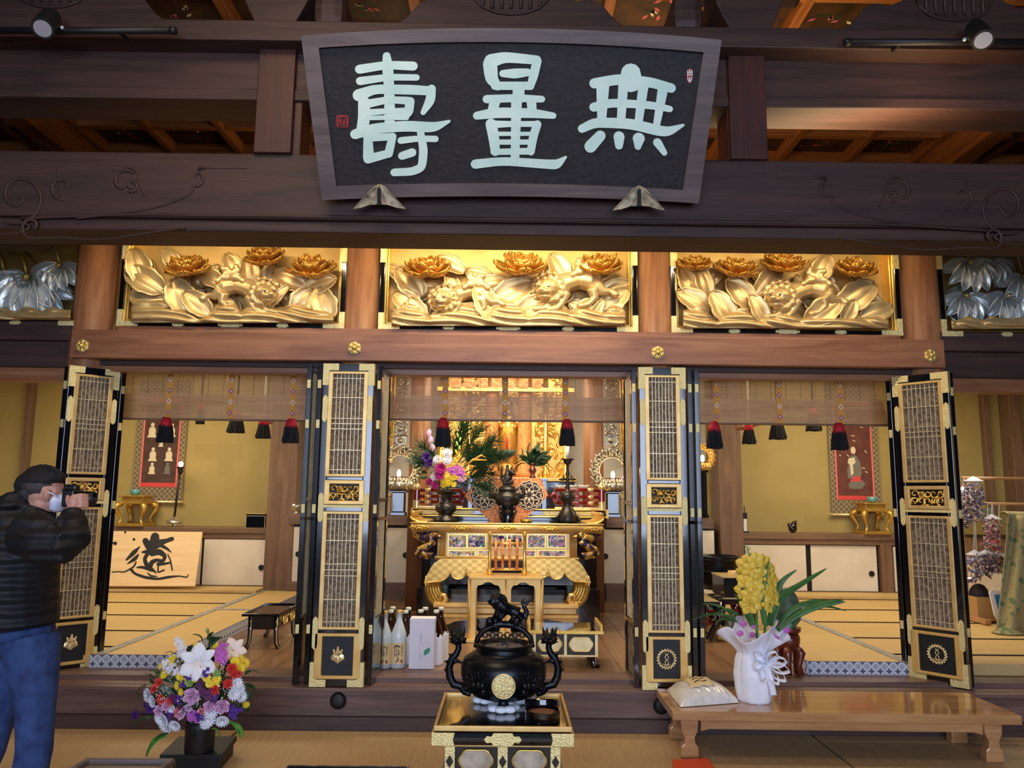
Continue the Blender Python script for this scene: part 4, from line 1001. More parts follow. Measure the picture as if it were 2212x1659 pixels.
# ================================================================ ALCOVES
def pull(mb_parent, c, r=.035):
    o = build(MB().lathe([(r*.75, 0), (r, .004), (r, .010), (r*.8, .012), (r*.7, .006), (.001, .006)], c, 20, 1, RX(PI/2)), 'door_pull', 'black_matte', mb_parent, smooth=False)
    return o
YA = 9.82
zs_l = P(400, 1142, YA).z; zs_l0 = P(400, 1150, YA).z
zd1 = P(500, 1166, YA).z; zd0 = P(500, 1264, YA).z
def alcove(nm, xa, xb, doors, lab):
    A, B_ = P(xa, 1200, YA).x, P(xb, 1200, YA).x
    t = thing('alcove_cabinet', lab, 'cabinet', ((A+B_)/2, YA, TAT), 'alcove cabinets')
    build(MB().box(A, B_, YA-.02, 10.2, zs_l0-.005, zs_l+.02), 'shelf_board', 'inner_wood', t, bevel=.004)
    build(MB().box(A, B_, YA, 10.0, zd1+.015, zs_l0-.005), 'apron', 'inner_wood', t)
    build(MB().box(A, B_, YA+.05, 10.15, TAT-.08, zd1+.02), 'carcass', 'black_matte', t)
    build(MB().box(A, B_, YA-.01, YA+.06, TAT-.08, zd0-.005), 'bottom_rail', 'inner_wood', t)
    for i, (d0, d1, hx_) in enumerate(doors):
        a, b_ = P(d0, 1215, YA).x, P(d1, 1215, YA).x
        d = build(MB().box(a, b_, YA+.01+.015*(i % 2), YA+.04, zd0, zd1+.005), 'sliding_door', 'paper_door', t, label='white paper sliding door')
        if hx_: pull(d, (P(hx_, 1215, YA).x, YA+.008+.015*(i % 2), zd0+(zd1-zd0)*.39))
    return t
t = alcove('left', 40, 592, ((46, 216, 0), (225, 432, 0), (438, 582, 565)), 'low alcove cabinet with white sliding doors behind the calligraphy board')
t = alcove('right', 1594, 1990, ((1611, 1742, 0), (1754, 1896, 1883)), 'low alcove cabinet with white sliding doors behind the orchid')
mb = MB().box(P(1902, 1215, YA).x, P(1926, 1215, YA).x, YA-.02, YA+.05, TAT-.06, zd1+.04); build(mb, 'post', 'inner_wood_z', t)
d = build(MB().box(P(1932, 1215, YA).x, P(2100, 1215, YA).x, YA+.01, YA+.04, zd0, zd1), 'sliding_door', 'paper_door', t, label='white paper sliding door')
# side ledges by the shrine
def ledge(xa, xb, doors, y0, y1, yd0, yd1, lab, Y_=9.7, posts=()):
    YS_ = 8.55; A, B_ = P(xa, 1200, Y_).x, P(xb, 1200, Y_).x; z1, z0 = P(xa, y0, YS_).z, P(xa, y1, YS_).z; w1, w0 = P(xa, yd0, Y_).z, P(xa, yd1, Y_).z
    t = thing('wall_cabinet', lab, 'cabinet', ((A+B_)/2, Y_, FLOOR), 'shrine side cabinets')
    sa, sb = P(xa, 1120, YS_).x, P(xb, 1120, YS_).x
    build(MB().box(sa, sb, YS_, 9.16, z0, z1), 'ledge', 'inner_wood', t, bevel=.005)
    build(MB().box(A, B_, Y_+.04, 10.2, FLOOR, w1+.03), 'carcass', 'black_matte', t)
    build(MB().box(A, B_, Y_-.02, 10.22, w1+.03, w1+.08), 'top_board', 'inner_wood', t, bevel=.004)
    for X in (sa+.03, sb-.03): build(MB().box(X-.02, X+.02, 9.10, Y_+.02, z0+.005, z0+.05), 'bracket_arm', 'inner_wood', t)
    for d0, d1, hx_ in doors:
        a, b_ = P(d0, 1200, Y_).x, P(d1, 1200, Y_).x
        d = build(MB().box(a, b_, Y_+.01, Y_+.04, max(w0, FLOOR+.01), w1), 'sliding_door', 'paper_door', t, label='white paper sliding door')
        if hx_: pull(d, (P(hx_, 1200, Y_).x, Y_+.008, w0+(w1-w0)*.5))
    build(MB().box(A, B_, Y_-.01, Y_+.05, FLOOR, max(w0, FLOOR+.02)), 'bottom_rail', 'inner_wood', t)
    for x in posts:
        X = P(x, 1200, Y_).x; build(MB().box(X-.05, X+.05, Y_-.02, Y_+.05, FLOOR, z0), 'post', 'inner_wood_z', t)
    return t
ledge(622, 880, ((632, 700, 644), (700, 800, 0), (812, 884, 876)), 1112, 1132, 1138, 1256, 'ledge with white sliding doors left of the altar, under the left lantern')
ledge(1309, 1541, ((1305, 1364, 1308), (1372, 1500, 0), (1512, 1544, 0)), 1118, 1140, 1144, 1260, 'ledge with white sliding doors right of the altar, under the right lantern')

# ---------------- calligraphy board leaning on the left alcove
cb = [P(221, 1147, 9.66), P(437, 1149, 9.66), P(421, 1266, 9.42), P(208, 1266, 9.42)]
cn = (cb[1]-cb[0]).cross(cb[3]-cb[0]).normalized(); cn = cn if cn.y < 0 else -cn
t = thing('calligraphy_board', 'pale wooden board with bold black brush writing, leaning on the left alcove cabinet', 'board', (cb[0]+cb[2])/2)
t.location.z = TAT; WL[t.name] = Vector(t.location)
build(MB().prism(cb, -cn*.025), 'panel', 'pale_board_wood', t)
def KC(cx, cy): return PPL(200+cx/4.366, 1100+cy/4.366, cb[0], cn) - cn*.001
K = [[(590, 260, 80), (580, 330, 100), (545, 400, 60), (470, 405, 18)], [(500, 300, 60), (530, 350, 70)], [(600, 330, 90), (690, 300, 40), (750, 280, 40)], [(640, 340, 36), (700, 370, 28), (742, 406, 10)],
     [(520, 420, 36), (490, 470, 36), (510, 530, 44), (570, 575, 30), (600, 600, 14)], [(560, 420, 50), (630, 400, 60), (685, 440, 40), (670, 490, 30), (600, 480, 34), (560, 500, 44), (540, 540, 50)], [(420, 550, 14), (470, 545, 28), (560, 580, 24)],
     [(620, 520, 36), (680, 515, 26), (735, 505, 18)], [(710, 428, 12), (735, 480, 16), (752, 576, 14)], [(620, 540, 14), (615, 600, 16), (675, 575, 16)],
     [(445, 355, 10), (390, 410, 46), (320, 478, 16)], [(432, 430, 16), (400, 470, 40), (330, 515, 8)], [(410, 500, 14), (390, 545, 16), (300, 595, 12), (240, 588, 8), (185, 594, 10)],
     [(365, 570, 26), (400, 610, 22), (500, 645, 28), (620, 660, 22), (720, 640, 26), (820, 630, 12), (890, 645, 14), (905, 618, 8)], [(520, 600, 10), (550, 630, 18), (610, 634, 8)],
     [(390, 284, 24), (392, 286, 24)], [(308, 216, 18), (310, 220, 18)], [(128, 312, 8), (180, 316, 8), (215, 322, 34)]]
for k, s_ in enumerate(K):
    build(MB().stroke(s_, KC, cn*(.003+.0002*k)), 'brush_stroke', 'ink', t, label='black brush stroke')

# ---------------- gold cabriole stands with teal cups
def gold_stand(x0, x1, y0, y1, Y_, lab, labc, cupx):
    a, b_, z0, z1 = RC(x0, y0, x1, y1, Y_); cx = (a+b_)/2; w_ = (b_-a)/2; h = z1-z0
    z0 = zs_l+.02; h = z1-z0
    t = thing('offering_stand', lab, 'stand', (cx, Y_, z0), 'gold offering stands')
    mb = MB()
    q = lambda f: z0+h*f
    mb = MB().box(cx-w_*.86, cx+w_*.86, Y_-w_*.86, Y_+w_*.86, q(.95), q(1)); build(mb, 'top', 'deep_gold', t, bevel=.005)
    mb = MB().box(cx-w_*.70, cx+w_*.70, Y_-w_*.7, Y_+w_*.7, q(.78), q(.95)); build(mb, 'apron', 'deep_gold', t, bevel=.004)
    mb = MB().box(cx-w_*.82, cx+w_*.82, Y_-w_*.82, Y_+w_*.82, q(.72), q(.79)); build(mb, 'molding', 'deep_gold', t, bevel=.006)
    for sx in (-1, 1):
        for sy in (-1, 1):
            pts = [(cx+sx*w_*r, Y_+sy*w_*r, q(f)) for r, f in ((.66, .74), (.92, .66), (.95, .56), (.78, .40), (.66, .26), (.68, .16), (.82, .10))]
            build(MB().tube(pts, [w_*.16, w_*.22, w_*.19, w_*.11, w_*.08, w_*.09, w_*.12], 10), 'leg', 'deep_gold', t, smooth=True)
    build(MB().box(cx-w_*.9, cx+w_*.9, Y_-w_*.9, Y_+w_*.9, q(0), q(.09)), 'base', 'deep_gold', t, bevel=.006)
    cp = thing('offering_cup', labc, 'cup', (P(cupx, y0, Y_).x, Y_, q(1)), 'teal offering cups')
    c = Vector(cp.location)
    build(MB().lathe([(.03, 0), (.045, .004), (.062, .03), (.065, .075), (.060, .075), (.056, .03), (.001, .012)], c, 24), 'bowl', 'teal_glaze', cp, smooth=True)
    return t
gold_stand(262, 326, 1070, 1143, 9.93, 'gold four-legged offering stand in the left alcove, below the scroll with figures', 'teal cup on the gold stand in the left alcove', 292)
gold_stand(1852, 1914, 1086, 1160, 9.93, 'gold four-legged offering stand in the right alcove, beside the scroll with one figure', 'teal cup on the gold stand in the right alcove', 1884)

# ---------------- hanging scrolls
def scroll(x0, x1, ytop, ybot, lab, px, fig, ground, Y_=10.17):
    a, b_, z0, z1 = RC(x0, ytop, x1, ybot, Y_)
    t = thing('hanging_scroll', lab, 'scroll', ((a+b_)/2, Y_, z0), 'hanging scrolls')
    build(MB().box(a, b_, Y_-.004, Y_, z0, z1), 'brocade_mount', 'scroll_brocade', t)
    ra, rb, rz0, rz1 = RC(*px, Y_)
    mb = MB(); w_ = .03
    for bx in ((ra, ra+w_*.8, rz0, rz1), (rb-w_*.8, rb, rz0, rz1), (ra, rb, rz0, rz0+w_*1.8), (ra, rb, rz1-w_*1.8, rz1)): mb.box(bx[0], bx[1], Y_-.009, Y_-.004, bx[2], bx[3])
    build(mb, 'red_border', 'scroll_red', t)
    mb = MB()
    for bx in ((ra+w_*.3, ra+w_*.4, rz0, rz1), (rb-w_*.4, rb-w_*.3, rz0, rz1)): mb.box(bx[0], bx[1], Y_-.0105, Y_-.009, bx[2], bx[3])
    build(mb, 'border_line', 'white_paint', t)
    pt = build(MB().box(ra+w_*.8, rb-w_*.8, Y_-.007, Y_-.004, rz0+w_*1.8, rz1-w_*1.8), 'painting', ground, t)
    for (fx, fy, s_, mi) in fig:
        c = P(fx, fy, Y_-.008); k = s_*Y_/F; mb = MB()
        mb.ell(c+Vector((0, 0, .55*k)), (.16*k, .0015, .18*k), None, 12)
        mb.prism([c+Vector((u*k, 0, v*k)) for u, v in ((-.2, .36), (.2, .36), (.3, .1), (.26, -.2), (.4, -.5), (-.4, -.5), (-.26, -.2), (-.3, .1))], (0, -.0012, 0))
        build(mb, 'painted_figure', ('scroll_pale', 'scroll_grey')[mi], pt)
    build(MB().tube([(a-.03, Y_-.02, z0), (b_+.03, Y_-.02, z0)], .017, 10), 'roller', 'pale_gold', t, smooth=True)
    return t
ts = scroll(293, 402, 820, 1084, 'hanging scroll with small pale figures on dark brown, in the left alcove', (308, 860, 389, 1052), [(329, 932, 26, 0), (371, 932, 24, 0), (330, 984, 24, 0), (365, 984, 24, 0), (328, 1014, 20, 0), (361, 1014, 20, 1), (348, 958, 14, 0)], 'scroll_dark_ground')
sc2 = scroll(1790, 1898, 828, 1112, 'hanging scroll with one tall robed figure on red brown, in the right alcove', (1802, 868, 1884, 1080), [], 'scroll_ground')
pt = [c for c in sc2.children if c.name.startswith('painting')][0]
def fg(name, pts, mat, lift):
    build(MB().prism([P(x, y, 10.162-lift) for x, y in pts], (0, -.001, 0)), name, mat, pt)
fg('robe', [(1838, 984), (1850, 984), (1858, 1000), (1862, 1022), (1858, 1034), (1832, 1034), (1830, 1015), (1834, 998)], 'scroll_grey', 0)
fg('sash', [(1833, 990), (1846, 988), (1848, 1000), (1842, 1004), (1844, 1022), (1838, 1028), (1836, 1004), (1831, 1000)], 'scroll_pale', .001)
build(MB().ell(P(1843, 973, 10.16), (.035, .002, .05)), 'face', 'scroll_pale', pt, smooth=True)
fg('seat', [(1836, 1040), (1842, 1030), (1856, 1028), (1862, 1040)], 'scroll_red', .001)
fg('plinth', [(1832, 1046), (1838, 1040), (1862, 1038), (1870, 1044), (1862, 1056), (1836, 1056)], 'scroll_grey', .0005)
mb = MB(); rr = random.Random(4)
for k in range(14): mb.ell(P(1812+rr.random()*64, 890+rr.random()*150, 10.162), (.012+.02*rr.random(), .0012, .006), RY(rr.random()), 8)
build(mb, 'painted_clouds', 'scroll_pale', pt)

# ---------------- alcove objects
def lampstand():
    Y_ = 9.95; c = P(375, 1140, Y_); z0 = zs_l+.02; zt = P(382, 1000, Y_).z; x = c.x
    t = thing('lamp_stand', 'thin metal lamp stand with a glowing bulb, in front of the left scroll', 'lamp', (x, Y_, z0))
    build(MB().lathe([(.09, .035), (.098, .05), (.085, .075), (.05, .09), (.03, .11), (.012, .12)], (x, Y_, z0), 24), 'base', 'silver_gilt', t, smooth=True)
    for k in range(4):
        a = k*PI/2+.5; build(MB().tube([(x+.07*math.cos(a), Y_+.07*math.sin(a), z0+.05), (x+.10*math.cos(a), Y_+.10*math.sin(a), z0+.02), (x+.11*math.cos(a), Y_+.11*math.sin(a), z0+.008)], .008, 6), 'foot', 'silver_gilt', t, smooth=True)
    build(MB().tube([(x, Y_, z0+.11), (x+.03, Y_, zt-.1)], .014, 10), 'pole', 'dark_bronze', t, smooth=True)
    build(MB().lathe([(.015, -.14), (.035, -.11), (.03, -.08), (.045, -.06), (.05, -.05), (.001, -.05)], (x+.034, Y_, zt), 16), 'lamp_holder', 'dark_bronze', t, smooth=True)
    build(MB().ell((x+.034, Y_, zt-.015), (.03, .03, .036)), 'bulb', 'lamp_bulb', t, smooth=True, label='glowing bulb')
lampstand()
def lacquer_box(x0, y0, x1, y1, dep, lab, Y_):
    a, b_, z0, z1 = RC(x0, y0, x1, y1, Y_); h = z1-z0; z0 = zs_l+.02; z1 = z0+h
    t = thing('lacquer_box', lab, 'box', ((a+b_)/2, Y_, z0), 'black lacquer boxes')
    build(MB().box(a, b_, Y_, Y_+dep, z0, z1), 'body', 'black_lacquer', t, bevel=.005)
    build(MB().box(a-.004, b_+.004, Y_-.004, Y_+dep+.004, z1, z1+.025), 'lid', 'black_lacquer', t, bevel=.006)
    mb = MB()
    for x in (a, b_): mb.tube([(x, Y_-.004, z0), (x, Y_-.004, z1)], .005, 6)
    mb.tube([(a, Y_-.006, z1+.025), (b_, Y_-.006, z1+.025)], .005, 6); build(mb, 'gold_edge', 'pale_gold', t)
lacquer_box(531, 1120, 572, 1146, .16, 'larger black lacquer box with gold edges, on the left alcove shelf', 9.83)
lacquer_box(564, 1106, 592, 1128, .12, 'smaller black lacquer box behind the larger one on the left alcove shelf', 10.04)
# small black statuette and small figure on the right shelf
c = P(1713, 1156, 9.95); c.z = zs_l+.02
t = thing('figurine', 'small dark blue bird-like figurine on the right alcove shelf', 'figurine', c)
mb = MB().ell(c+Vector((0, 0, .06)), (.055, .045, .06)).ell(c+Vector((.02, 0, .115)), (.035, .03, .035)).tube([c+Vector((.0, 0, .12)), c+Vector((.04, 0, .145)), c+Vector((.055, 0, .15))], [.02, .015, .005]).tube([c+Vector((-.03, 0, .06)), c+Vector((-.05, 0, .11)), c+Vector((-.035, 0, .13))], [.02, .02, .008])
build(mb, 'body', 'black_lacquer', t, remesh=.006, sm_it=2)
c = P(1606, 1152, 9.95); c.z = zs_l+.02
t = thing('incense_clip_stand', 'small dark metal stand with a wire frame, far left on the right alcove shelf', 'stand', c)
build(MB().box(c.x-.06, c.x+.06, c.y-.05, c.y+.05, c.z, c.z+.015), 'base', 'black_matte', t)
build(MB().tube([c+Vector((-.04, 0, 0)), c+Vector((-.04, 0, .33)), c+Vector((.02, 0, .33)), c+Vector((.02, 0, .01))], .005, 6), 'wire_frame', 'black_matte', t)
build(MB().box(c.x, c.x+.04, c.y-.02, c.y+.02, c.z+.015, c.z+.17), 'block', 'white_paint', t, bevel=.004)
build(MB().box(c.x-.03, c.x+.05, c.y-.025, c.y+.025, c.z+.17, c.z+.25), 'head', 'black_matte', t, bevel=.012)
c = P(639, 1106, 8.8); c.z = P(660, 1112, 8.55).z
t = thing('metal_cup', 'small silver footed cup on the ledge beside the left inner post', 'cup', c)
build(MB().lathe([(.04, 0), (.02, .02), (.02, .04), (.05, .06), (.05, .11), (.045, .11), (.001, .07)], c, 20), 'cup', 'silver_gilt', t, smooth=True)
# ================================================================ GOLDEN SHRINE
YS = 9.55
t = thing('golden_shrine', 'tall golden shrine with brocade pillars in the middle of the sanctuary', 'shrine', (0, YS, FLOOR))
SH = t
a, b_, z0, z1 = RC(945, 1040, 1240, 1135, 9.4)
build(MB().box(a, b_, 9.35, 10.2, FLOOR, z1), 'dais', 'black_lacquer', t, bevel=.006)
build(MB().box(a-.03, b_+.03, 9.30, 10.2, z1, z1+.05), 'dais_top', 'gold_leaf', t, bevel=.01)
zd = z1+.05
rr = random.Random(11)
def relief(x0, y0, x1, y1, Y_, par, n, mat='bright_gold', back='gold_leaf', nm='carved_panel', r0=.055):
    a, b_, z0, z1 = RC(x0, y0, x1, y1, Y_)
    bk = build(MB().box(a, b_, Y_, Y_+.03, z0, z1), nm, back, par)
    mb = MB()
    for k in range(n):
        cx = a+(b_-a)*rr.random(); cz = z0+(z1-z0)*(k+rr.random())/n; a0 = rr.random()*6.28; sg = rr.choice((-1, 1)); R_ = r0*(.6+.7*rr.random())
        R_ = min(R_, (b_-a)*.5)
        cx = min(max(cx, a+R_), b_-R_)
        mb.tube([(cx+R_*(1-i/15)*math.cos(a0+sg*i*.6), Y_-.008-.012*math.sin(i*.7), cz+R_*1.3*(1-i/15)*math.sin(a0+sg*i*.6)) for i in range(12)], [R_*.24, R_*.12], 6)
        if k % 3 == 0: mb.grid(leaf_fn((cx, Y_-.01, cz), (math.cos(a0), -.2, math.sin(a0)), (-math.sin(a0), 0, math.cos(a0)), (0, -1, 0), R_*2, R_*.5, 3, .3), 8, 6)
    build(mb, 'carved_scrolls', mat, bk, smooth=True)
    return bk
relief(950, 812, 1012, 1050, 9.62, t, 34); relief(1012, 812, 1048, 1050, 9.68, t, 22)
relief(1148, 812, 1180, 1062, 9.68, t, 22); relief(1180, 812, 1226, 1062, 9.62, t, 34)
relief(1077, 812, 1119, 1050, 9.86, t, 10)
for x in (952, 1013, 1179, 1222):
    c = P(x, 930, 9.6); build(MB().lathe([(.05, zd), (.05, zd+.06), (.032, zd+.1), (.032, 3.3)], (c.x, 9.6, 0), 16), 'gold_column', 'bright_gold', t, smooth=True)
for x in (1062, 1133):
    c = P(x, 930, 9.5); build(MB().lathe([(.11, zd), (.11, zd+.05), (.080, zd+.08), (.080, 3.0), (.1, 3.05)], (c.x, 9.5, 0), 24), 'brocade_pillar', 'pillar_brocade', t, smooth=True, label='orange brocade wrapped pillar')
for k in range(7):
    xa, xb = 975+29*k, 975+29*k+21
    a, b_, z0, z1 = RC(xa, 816, xb, 838, 9.35); build(MB().box(a, b_, 9.345, 9.352, z0, z1+.2), 'valance_panel', 'orange_brocade', t)
a, b_, z0, z1 = RC(945, 838, 1240, 846, 9.4); build(MB().box(a, b_, 9.36, 9.42, z0, z1), 'valance_rail', 'bright_gold', t)
# altar front in gold between the pillars
a, b_, z0, z1 = RC(1080, 1012, 1116, 1036, 9.45); build(MB().lathe([(.16, zd), (.2, zd+.04), (.13, zd+.1), (.19, zd+.16), (.001, zd+.16)], (P(1096, 1000, 9.6).x, 9.66, 0), 20), 'lotus_base', 'gold_leaf', t, smooth=True)
# statue
c = P(1097, 1000, 9.66); z0 = zd+.16; h = P(1097, 862, 9.66).z - z0
st = thing('standing_statue', 'standing gold statue in a long robe at the centre of the golden shrine', 'statue', (c.x, 9.66, z0))
mb = MB().tube([(c.x, 9.66, z0), (c.x, 9.66, z0+h*.3), (c.x, 9.66, z0+h*.55), (c.x, 9.66, z0+h*.72), (c.x, 9.66, z0+h*.8)], [.10, .105, .11, .10, .05], 16)
mb.ell((c.x, 9.64, z0+h*.9), (.06, .065, .085)).ell((c.x, 9.65, z0+h*.985), (.03, .03, .03))
for s_ in (-1, 1): mb.tube([(c.x+s_*.10, 9.66, z0+h*.72), (c.x+s_*.13, 9.63, z0+h*.6), (c.x+s_*.07, 9.56, z0+h*.56)], [.045, .04, .025], 8)
bd = build(mb, 'robed_body', 'bright_gold', st, remesh=.012, sm_it=2)
mb = MB()
for k in range(7): mb.tube([(c.x-.08+.026*k, 9.56+.012*abs(k-3), z0+.01), (c.x-.07+.023*k, 9.555+.012*abs(k-3), z0+h*.4), (c.x-.05+.016*k, 9.555, z0+h*.56)], .008, 6)
build(mb, 'robe_folds', 'deep_gold', bd, smooth=True)
mb = MB()
for k in range(24):
    a = PI*2*k/24; mb.tube([(c.x+.06*math.cos(a), 9.75, z0+h*.9+.06*math.sin(a)), (c.x+.2*math.cos(a), 9.75, z0+h*.9+.2*math.sin(a))], .004, 4)
build(mb, 'halo_rays', 'bright_gold', st)
# side hanging ornaments and gold banners
def yoraku(x0, x1, y1, Y_, lab):
    a, b_, z0, _ = RC(x0, 905, x1, y1, Y_); cx = (a+b_)/2; w_ = (b_-a)/2
    t = thing('hanging_ornament', lab, 'ornament', (cx, Y_, z0), 'silver hanging ornaments')
    mb = MB(); z = z0+w_; r2 = random.Random(int(x0))
    while z < 3.3:
        a0 = r2.random()*6
        mb.tube([(cx+w_*.9*(1-i/16)*math.cos(a0+i*.62), Y_-.02*math.sin(i), z+w_*.9*(1-i/16)*math.sin(a0+i*.62)) for i in range(13)], [w_*.2, w_*.1], 6)
        mb.ell((cx, Y_-.01, z), (w_*.3, w_*.3, w_*.3), None, 8)
        for s_ in (-1, 1): mb.ell((cx+s_*w_*.8, Y_, z+w_*.9), (w_*.28, w_*.25, w_*.28), None, 8)
        z += w_*1.7
    build(mb, 'openwork', 'silver_gilt', t, smooth=True)
    build(MB().box(cx-w_*.8, cx+w_*.8, Y_+.01, Y_+.02, z0+w_*.5, 3.34), 'backing_strip', 'silver_gilt', t)
yoraku(851, 881, 968, 9.35, 'silver openwork ornament hanging over the left ring lantern'); yoraku(1306, 1338, 968, 9.35, 'silver openwork ornament hanging over the right ring lantern')
def banner(x0, x1, y1, lab):
    Y_ = 10.16; a, b_, z0, _ = RC(x0, 905, x1, y1, Y_)
    t = thing('gold_banner', lab, 'banner', ((a+b_)/2, Y_, z0), 'gold hanging banners')
    build(MB().box(a, b_, Y_, Y_+.03, z0, 3.34), 'panel', 'bright_gold', t, bevel=.006)
    mb = MB(); z = z0+.08; cx = (a+b_)/2; w_ = (b_-a)*.36
    while z < 3.2:
        mb.tube([(cx+w_*math.cos(k*PI/6), Y_-.004, z+w_*math.sin(k*PI/6)) for k in range(12)], .008, 6, True).ell((cx, Y_-.004, z), w_*.4, None, 8)
        mb.tube([(a+.01, Y_-.004, z+w_*1.4), (b_-.01, Y_-.004, z+w_*1.4)], .008, 6); z += w_*2.8
    build(mb, 'relief', 'deep_gold', t, smooth=True)
banner(822, 850, 1000, 'gold hanging banner left of the silver ornament, beside the left centre door'); banner(1340, 1362, 1005, 'gold hanging banner right of the silver ornament, beside the right centre door')
# ring lanterns
def lantern(cx, cy, R_, Y_, ztop, lab, zfl, small=False, mat='silver_gilt'):
    c = P(cx, cy, Y_); k = Y_/F
    t = thing('ring_lantern', lab, 'lantern', (c.x, Y_, zfl), 'ornate ring lanterns')
    r1 = R_*k
    mb = MB()
    for i in range(27):
        a = -PI*.28+PI*1.56*i/26; rm = r1*(.8+.08*(i % 2)); p = c+Vector((rm*math.cos(a), 0, rm*math.sin(a)))
        q = r1*.19
        mb.tube([p+Vector((q*(1-j/12)*math.cos(a+j*.7), -.02-.012*math.sin(j), q*(1-j/12)*math.sin(a+j*.7))) for j in range(10)], [q*.28, q*.14], 6)
        if i % 3 == 1: mb.ell(p+Vector((0, -.03, 0)), (q*.4, q*.3, q*.4), None, 8)
    mb.tube([c+Vector((r1*.62*math.cos(-PI*.28+PI*1.56*i/30), -.005, r1*.62*math.sin(-PI*.28+PI*1.56*i/30))) for i in range(31)], r1*.035, 6)
    mb.tube([c+Vector((r1*.97*math.cos(-PI*.28+PI*1.56*i/30), 0, r1*.97*math.sin(-PI*.28+PI*1.56*i/30))) for i in range(31)], r1*.03, 6)
    for i in range(44):
        a = -PI*.28+PI*1.56*i/43; rm = r1*(.72 if i % 2 else .88); p = c+Vector((rm*math.cos(a), -.012, rm*math.sin(a))); mb.ell(p, (r1*.055, r1*.05, r1*.055), None, 8)
        mb.tube([p, c+Vector((r1*.97*math.cos(a+.06), 0, r1*.97*math.sin(a+.06)))], r1*.022, 5).tube([p, c+Vector((r1*.62*math.cos(a-.06), 0, r1*.62*math.sin(a-.06)))], r1*.022, 5)
    def ann(u, v): a = -PI*.28+PI*1.56*u; q = r1*(.63+.33*v); return c+Vector((q*math.cos(a), .012, q*math.sin(a)))
    build(mb, 'openwork_ring', mat, t, smooth=True)
    build(MB().grid(ann, 48, 3), 'ring_plate', 'dark_bronze' if not small else mat, t, solid=.006)
    zb = P(cx, cy+R_*.45, Y_).z; zl = P(cx, cy+R_*1.02, Y_).z
    mb = MB().lathe([(r1*.36, zl), (r1*.6, zl+.02), (r1*.62, (zb+zl)/2), (r1*.46, zb), (r1*.44, zb)], (c.x, Y_-.05, 0), 28)
    for i in range(20):
        a = 2*PI*i/20; mb.tube([(c.x+r1*.6*math.cos(a), Y_-.05+r1*.6*math.sin(a), zl+.02), (c.x+r1*.64*math.cos(a), Y_-.05+r1*.64*math.sin(a), (zb+zl)/2), (c.x+r1*.47*math.cos(a), Y_-.05+r1*.47*math.sin(a), zb)], r1*.05, 6)
    build(mb, 'ribbed_bowl', mat, t, smooth=True)
    cn_ = build(MB().lathe([(r1*.4, zb), (r1*.4, zb+.015), (.001, zb+.015)], (c.x, Y_-.06, 0), 20), 'oil_dish', 'brown_lacquer', t)
    build(MB().ell((c.x, Y_-.07, zb+.05), (.022, .022, .045)), 'flame', 'flame', t, smooth=True, label='glowing flame')
    mb = MB().box(c.x-r1*.34, c.x+r1*.34, Y_-.10, Y_+.08, zfl, zfl+.04).box(c.x-r1*.28, c.x+r1*.28, Y_-.08, Y_+.06, zfl+.04, zl-.02).box(c.x-r1*.4, c.x+r1*.4, Y_-.11, Y_+.1, zl-.02, zl)
    build(mb, 'stand', 'black_lacquer', t, bevel=.006)
    l = bpy.data.lights.new('flame_light', 'POINT'); l.energy = 1.2; l.color = (1, .6, .3); l.shadow_soft_size = .03
    lo = bpy.data.objects.new('flame_light', l); C.objects.link(lo); lo.parent = t; lo.location = (0, -.1, zb+.1-zfl)
    return t
zled = P(660, 1112, 8.55).z; zled2 = P(1309, 1118, 8.55).z
lantern(864, 1012, 47, 8.66, 0, 'silver openwork ring lantern with a flame, left of the golden shrine', zled)
lantern(1322, 1016, 45, 8.66, 0, 'silver openwork ring lantern with a flame, right of the golden shrine', zled2)
lantern(1514, 988, 29, 8.9, 0, 'smaller gold ring lantern with a flame, beside the right inner post', zled2, True, 'gold_leaf')
# gold display stands by the lanterns
for x0, x1, zz_, nm in ((822, 842, zled, 'left'), (1342, 1362, zled2, 'right')):
    a, b_ = P(x0, 1090, 8.95).x, P(x1, 1090, 8.95).x; t = thing('gold_pedestal', 'gold pedestal with dark opening beside the %s ring lantern' % nm, 'pedestal', ((a+b_)/2, 9.05, zz_), 'gold pedestals')
    for X in (a, b_-.03): build(MB().box(X, X+.03, 8.97, 9.12, zz_, zz_+.2), 'leg', 'satin_gold', t, bevel=.004)
    build(MB().box(a-.01, b_+.01, 8.95, 9.14, zz_+.2, zz_+.25), 'top', 'satin_gold', t, bevel=.006)
    build(MB().box(a+.02, b_-.02, 8.98, 9.11, zz_+.25, zz_+.4), 'box', 'gold_leaf', t, bevel=.01)

# ---------------- high table with brocade cloth
Y2 = 8.19
zt = P(1095, 1032, Y2).z
a, b_ = P(1008, 1040, Y2).x, P(1184, 1040, Y2).x
t = thing('high_table', 'narrow black high table under the orange brocade cloth, behind the bronze burner', 'table', ((a+b_)/2, Y2, P(1095, 1099, 8.15).z))
build(MB().box(a, b_, Y2-.02, Y2+.3, zt-.03, zt), 'top', 'black_lacquer', t, bevel=.004)
for X in (a+.02, b_-.06):
    for y_ in (Y2+.0, Y2+.24): build(MB().box(X, X+.04, y_, y_+.04, P(1095, 1099, 8.15).z+.002, zt-.03), 'leg', 'black_lacquer', t)
t = thing('altar_cloth', 'orange brocade altar cloth with two dark openwork roundels, hanging behind the bronze burner', 'cloth', P(1095, 1132, Y2-.075))
cl = [(1030, 1033), (1168, 1033), (1184, 1070), (1166, 1090), (1134, 1122), (1110, 1132), (1076, 1132), (1056, 1124), (1020, 1090), (1003, 1072)]
Yc = Y2-.075
fr = build(MB().prism([P(x, y, Yc) for x, y in cl], (0, .012, 0)), 'cloth', 'orange_brocade', t)
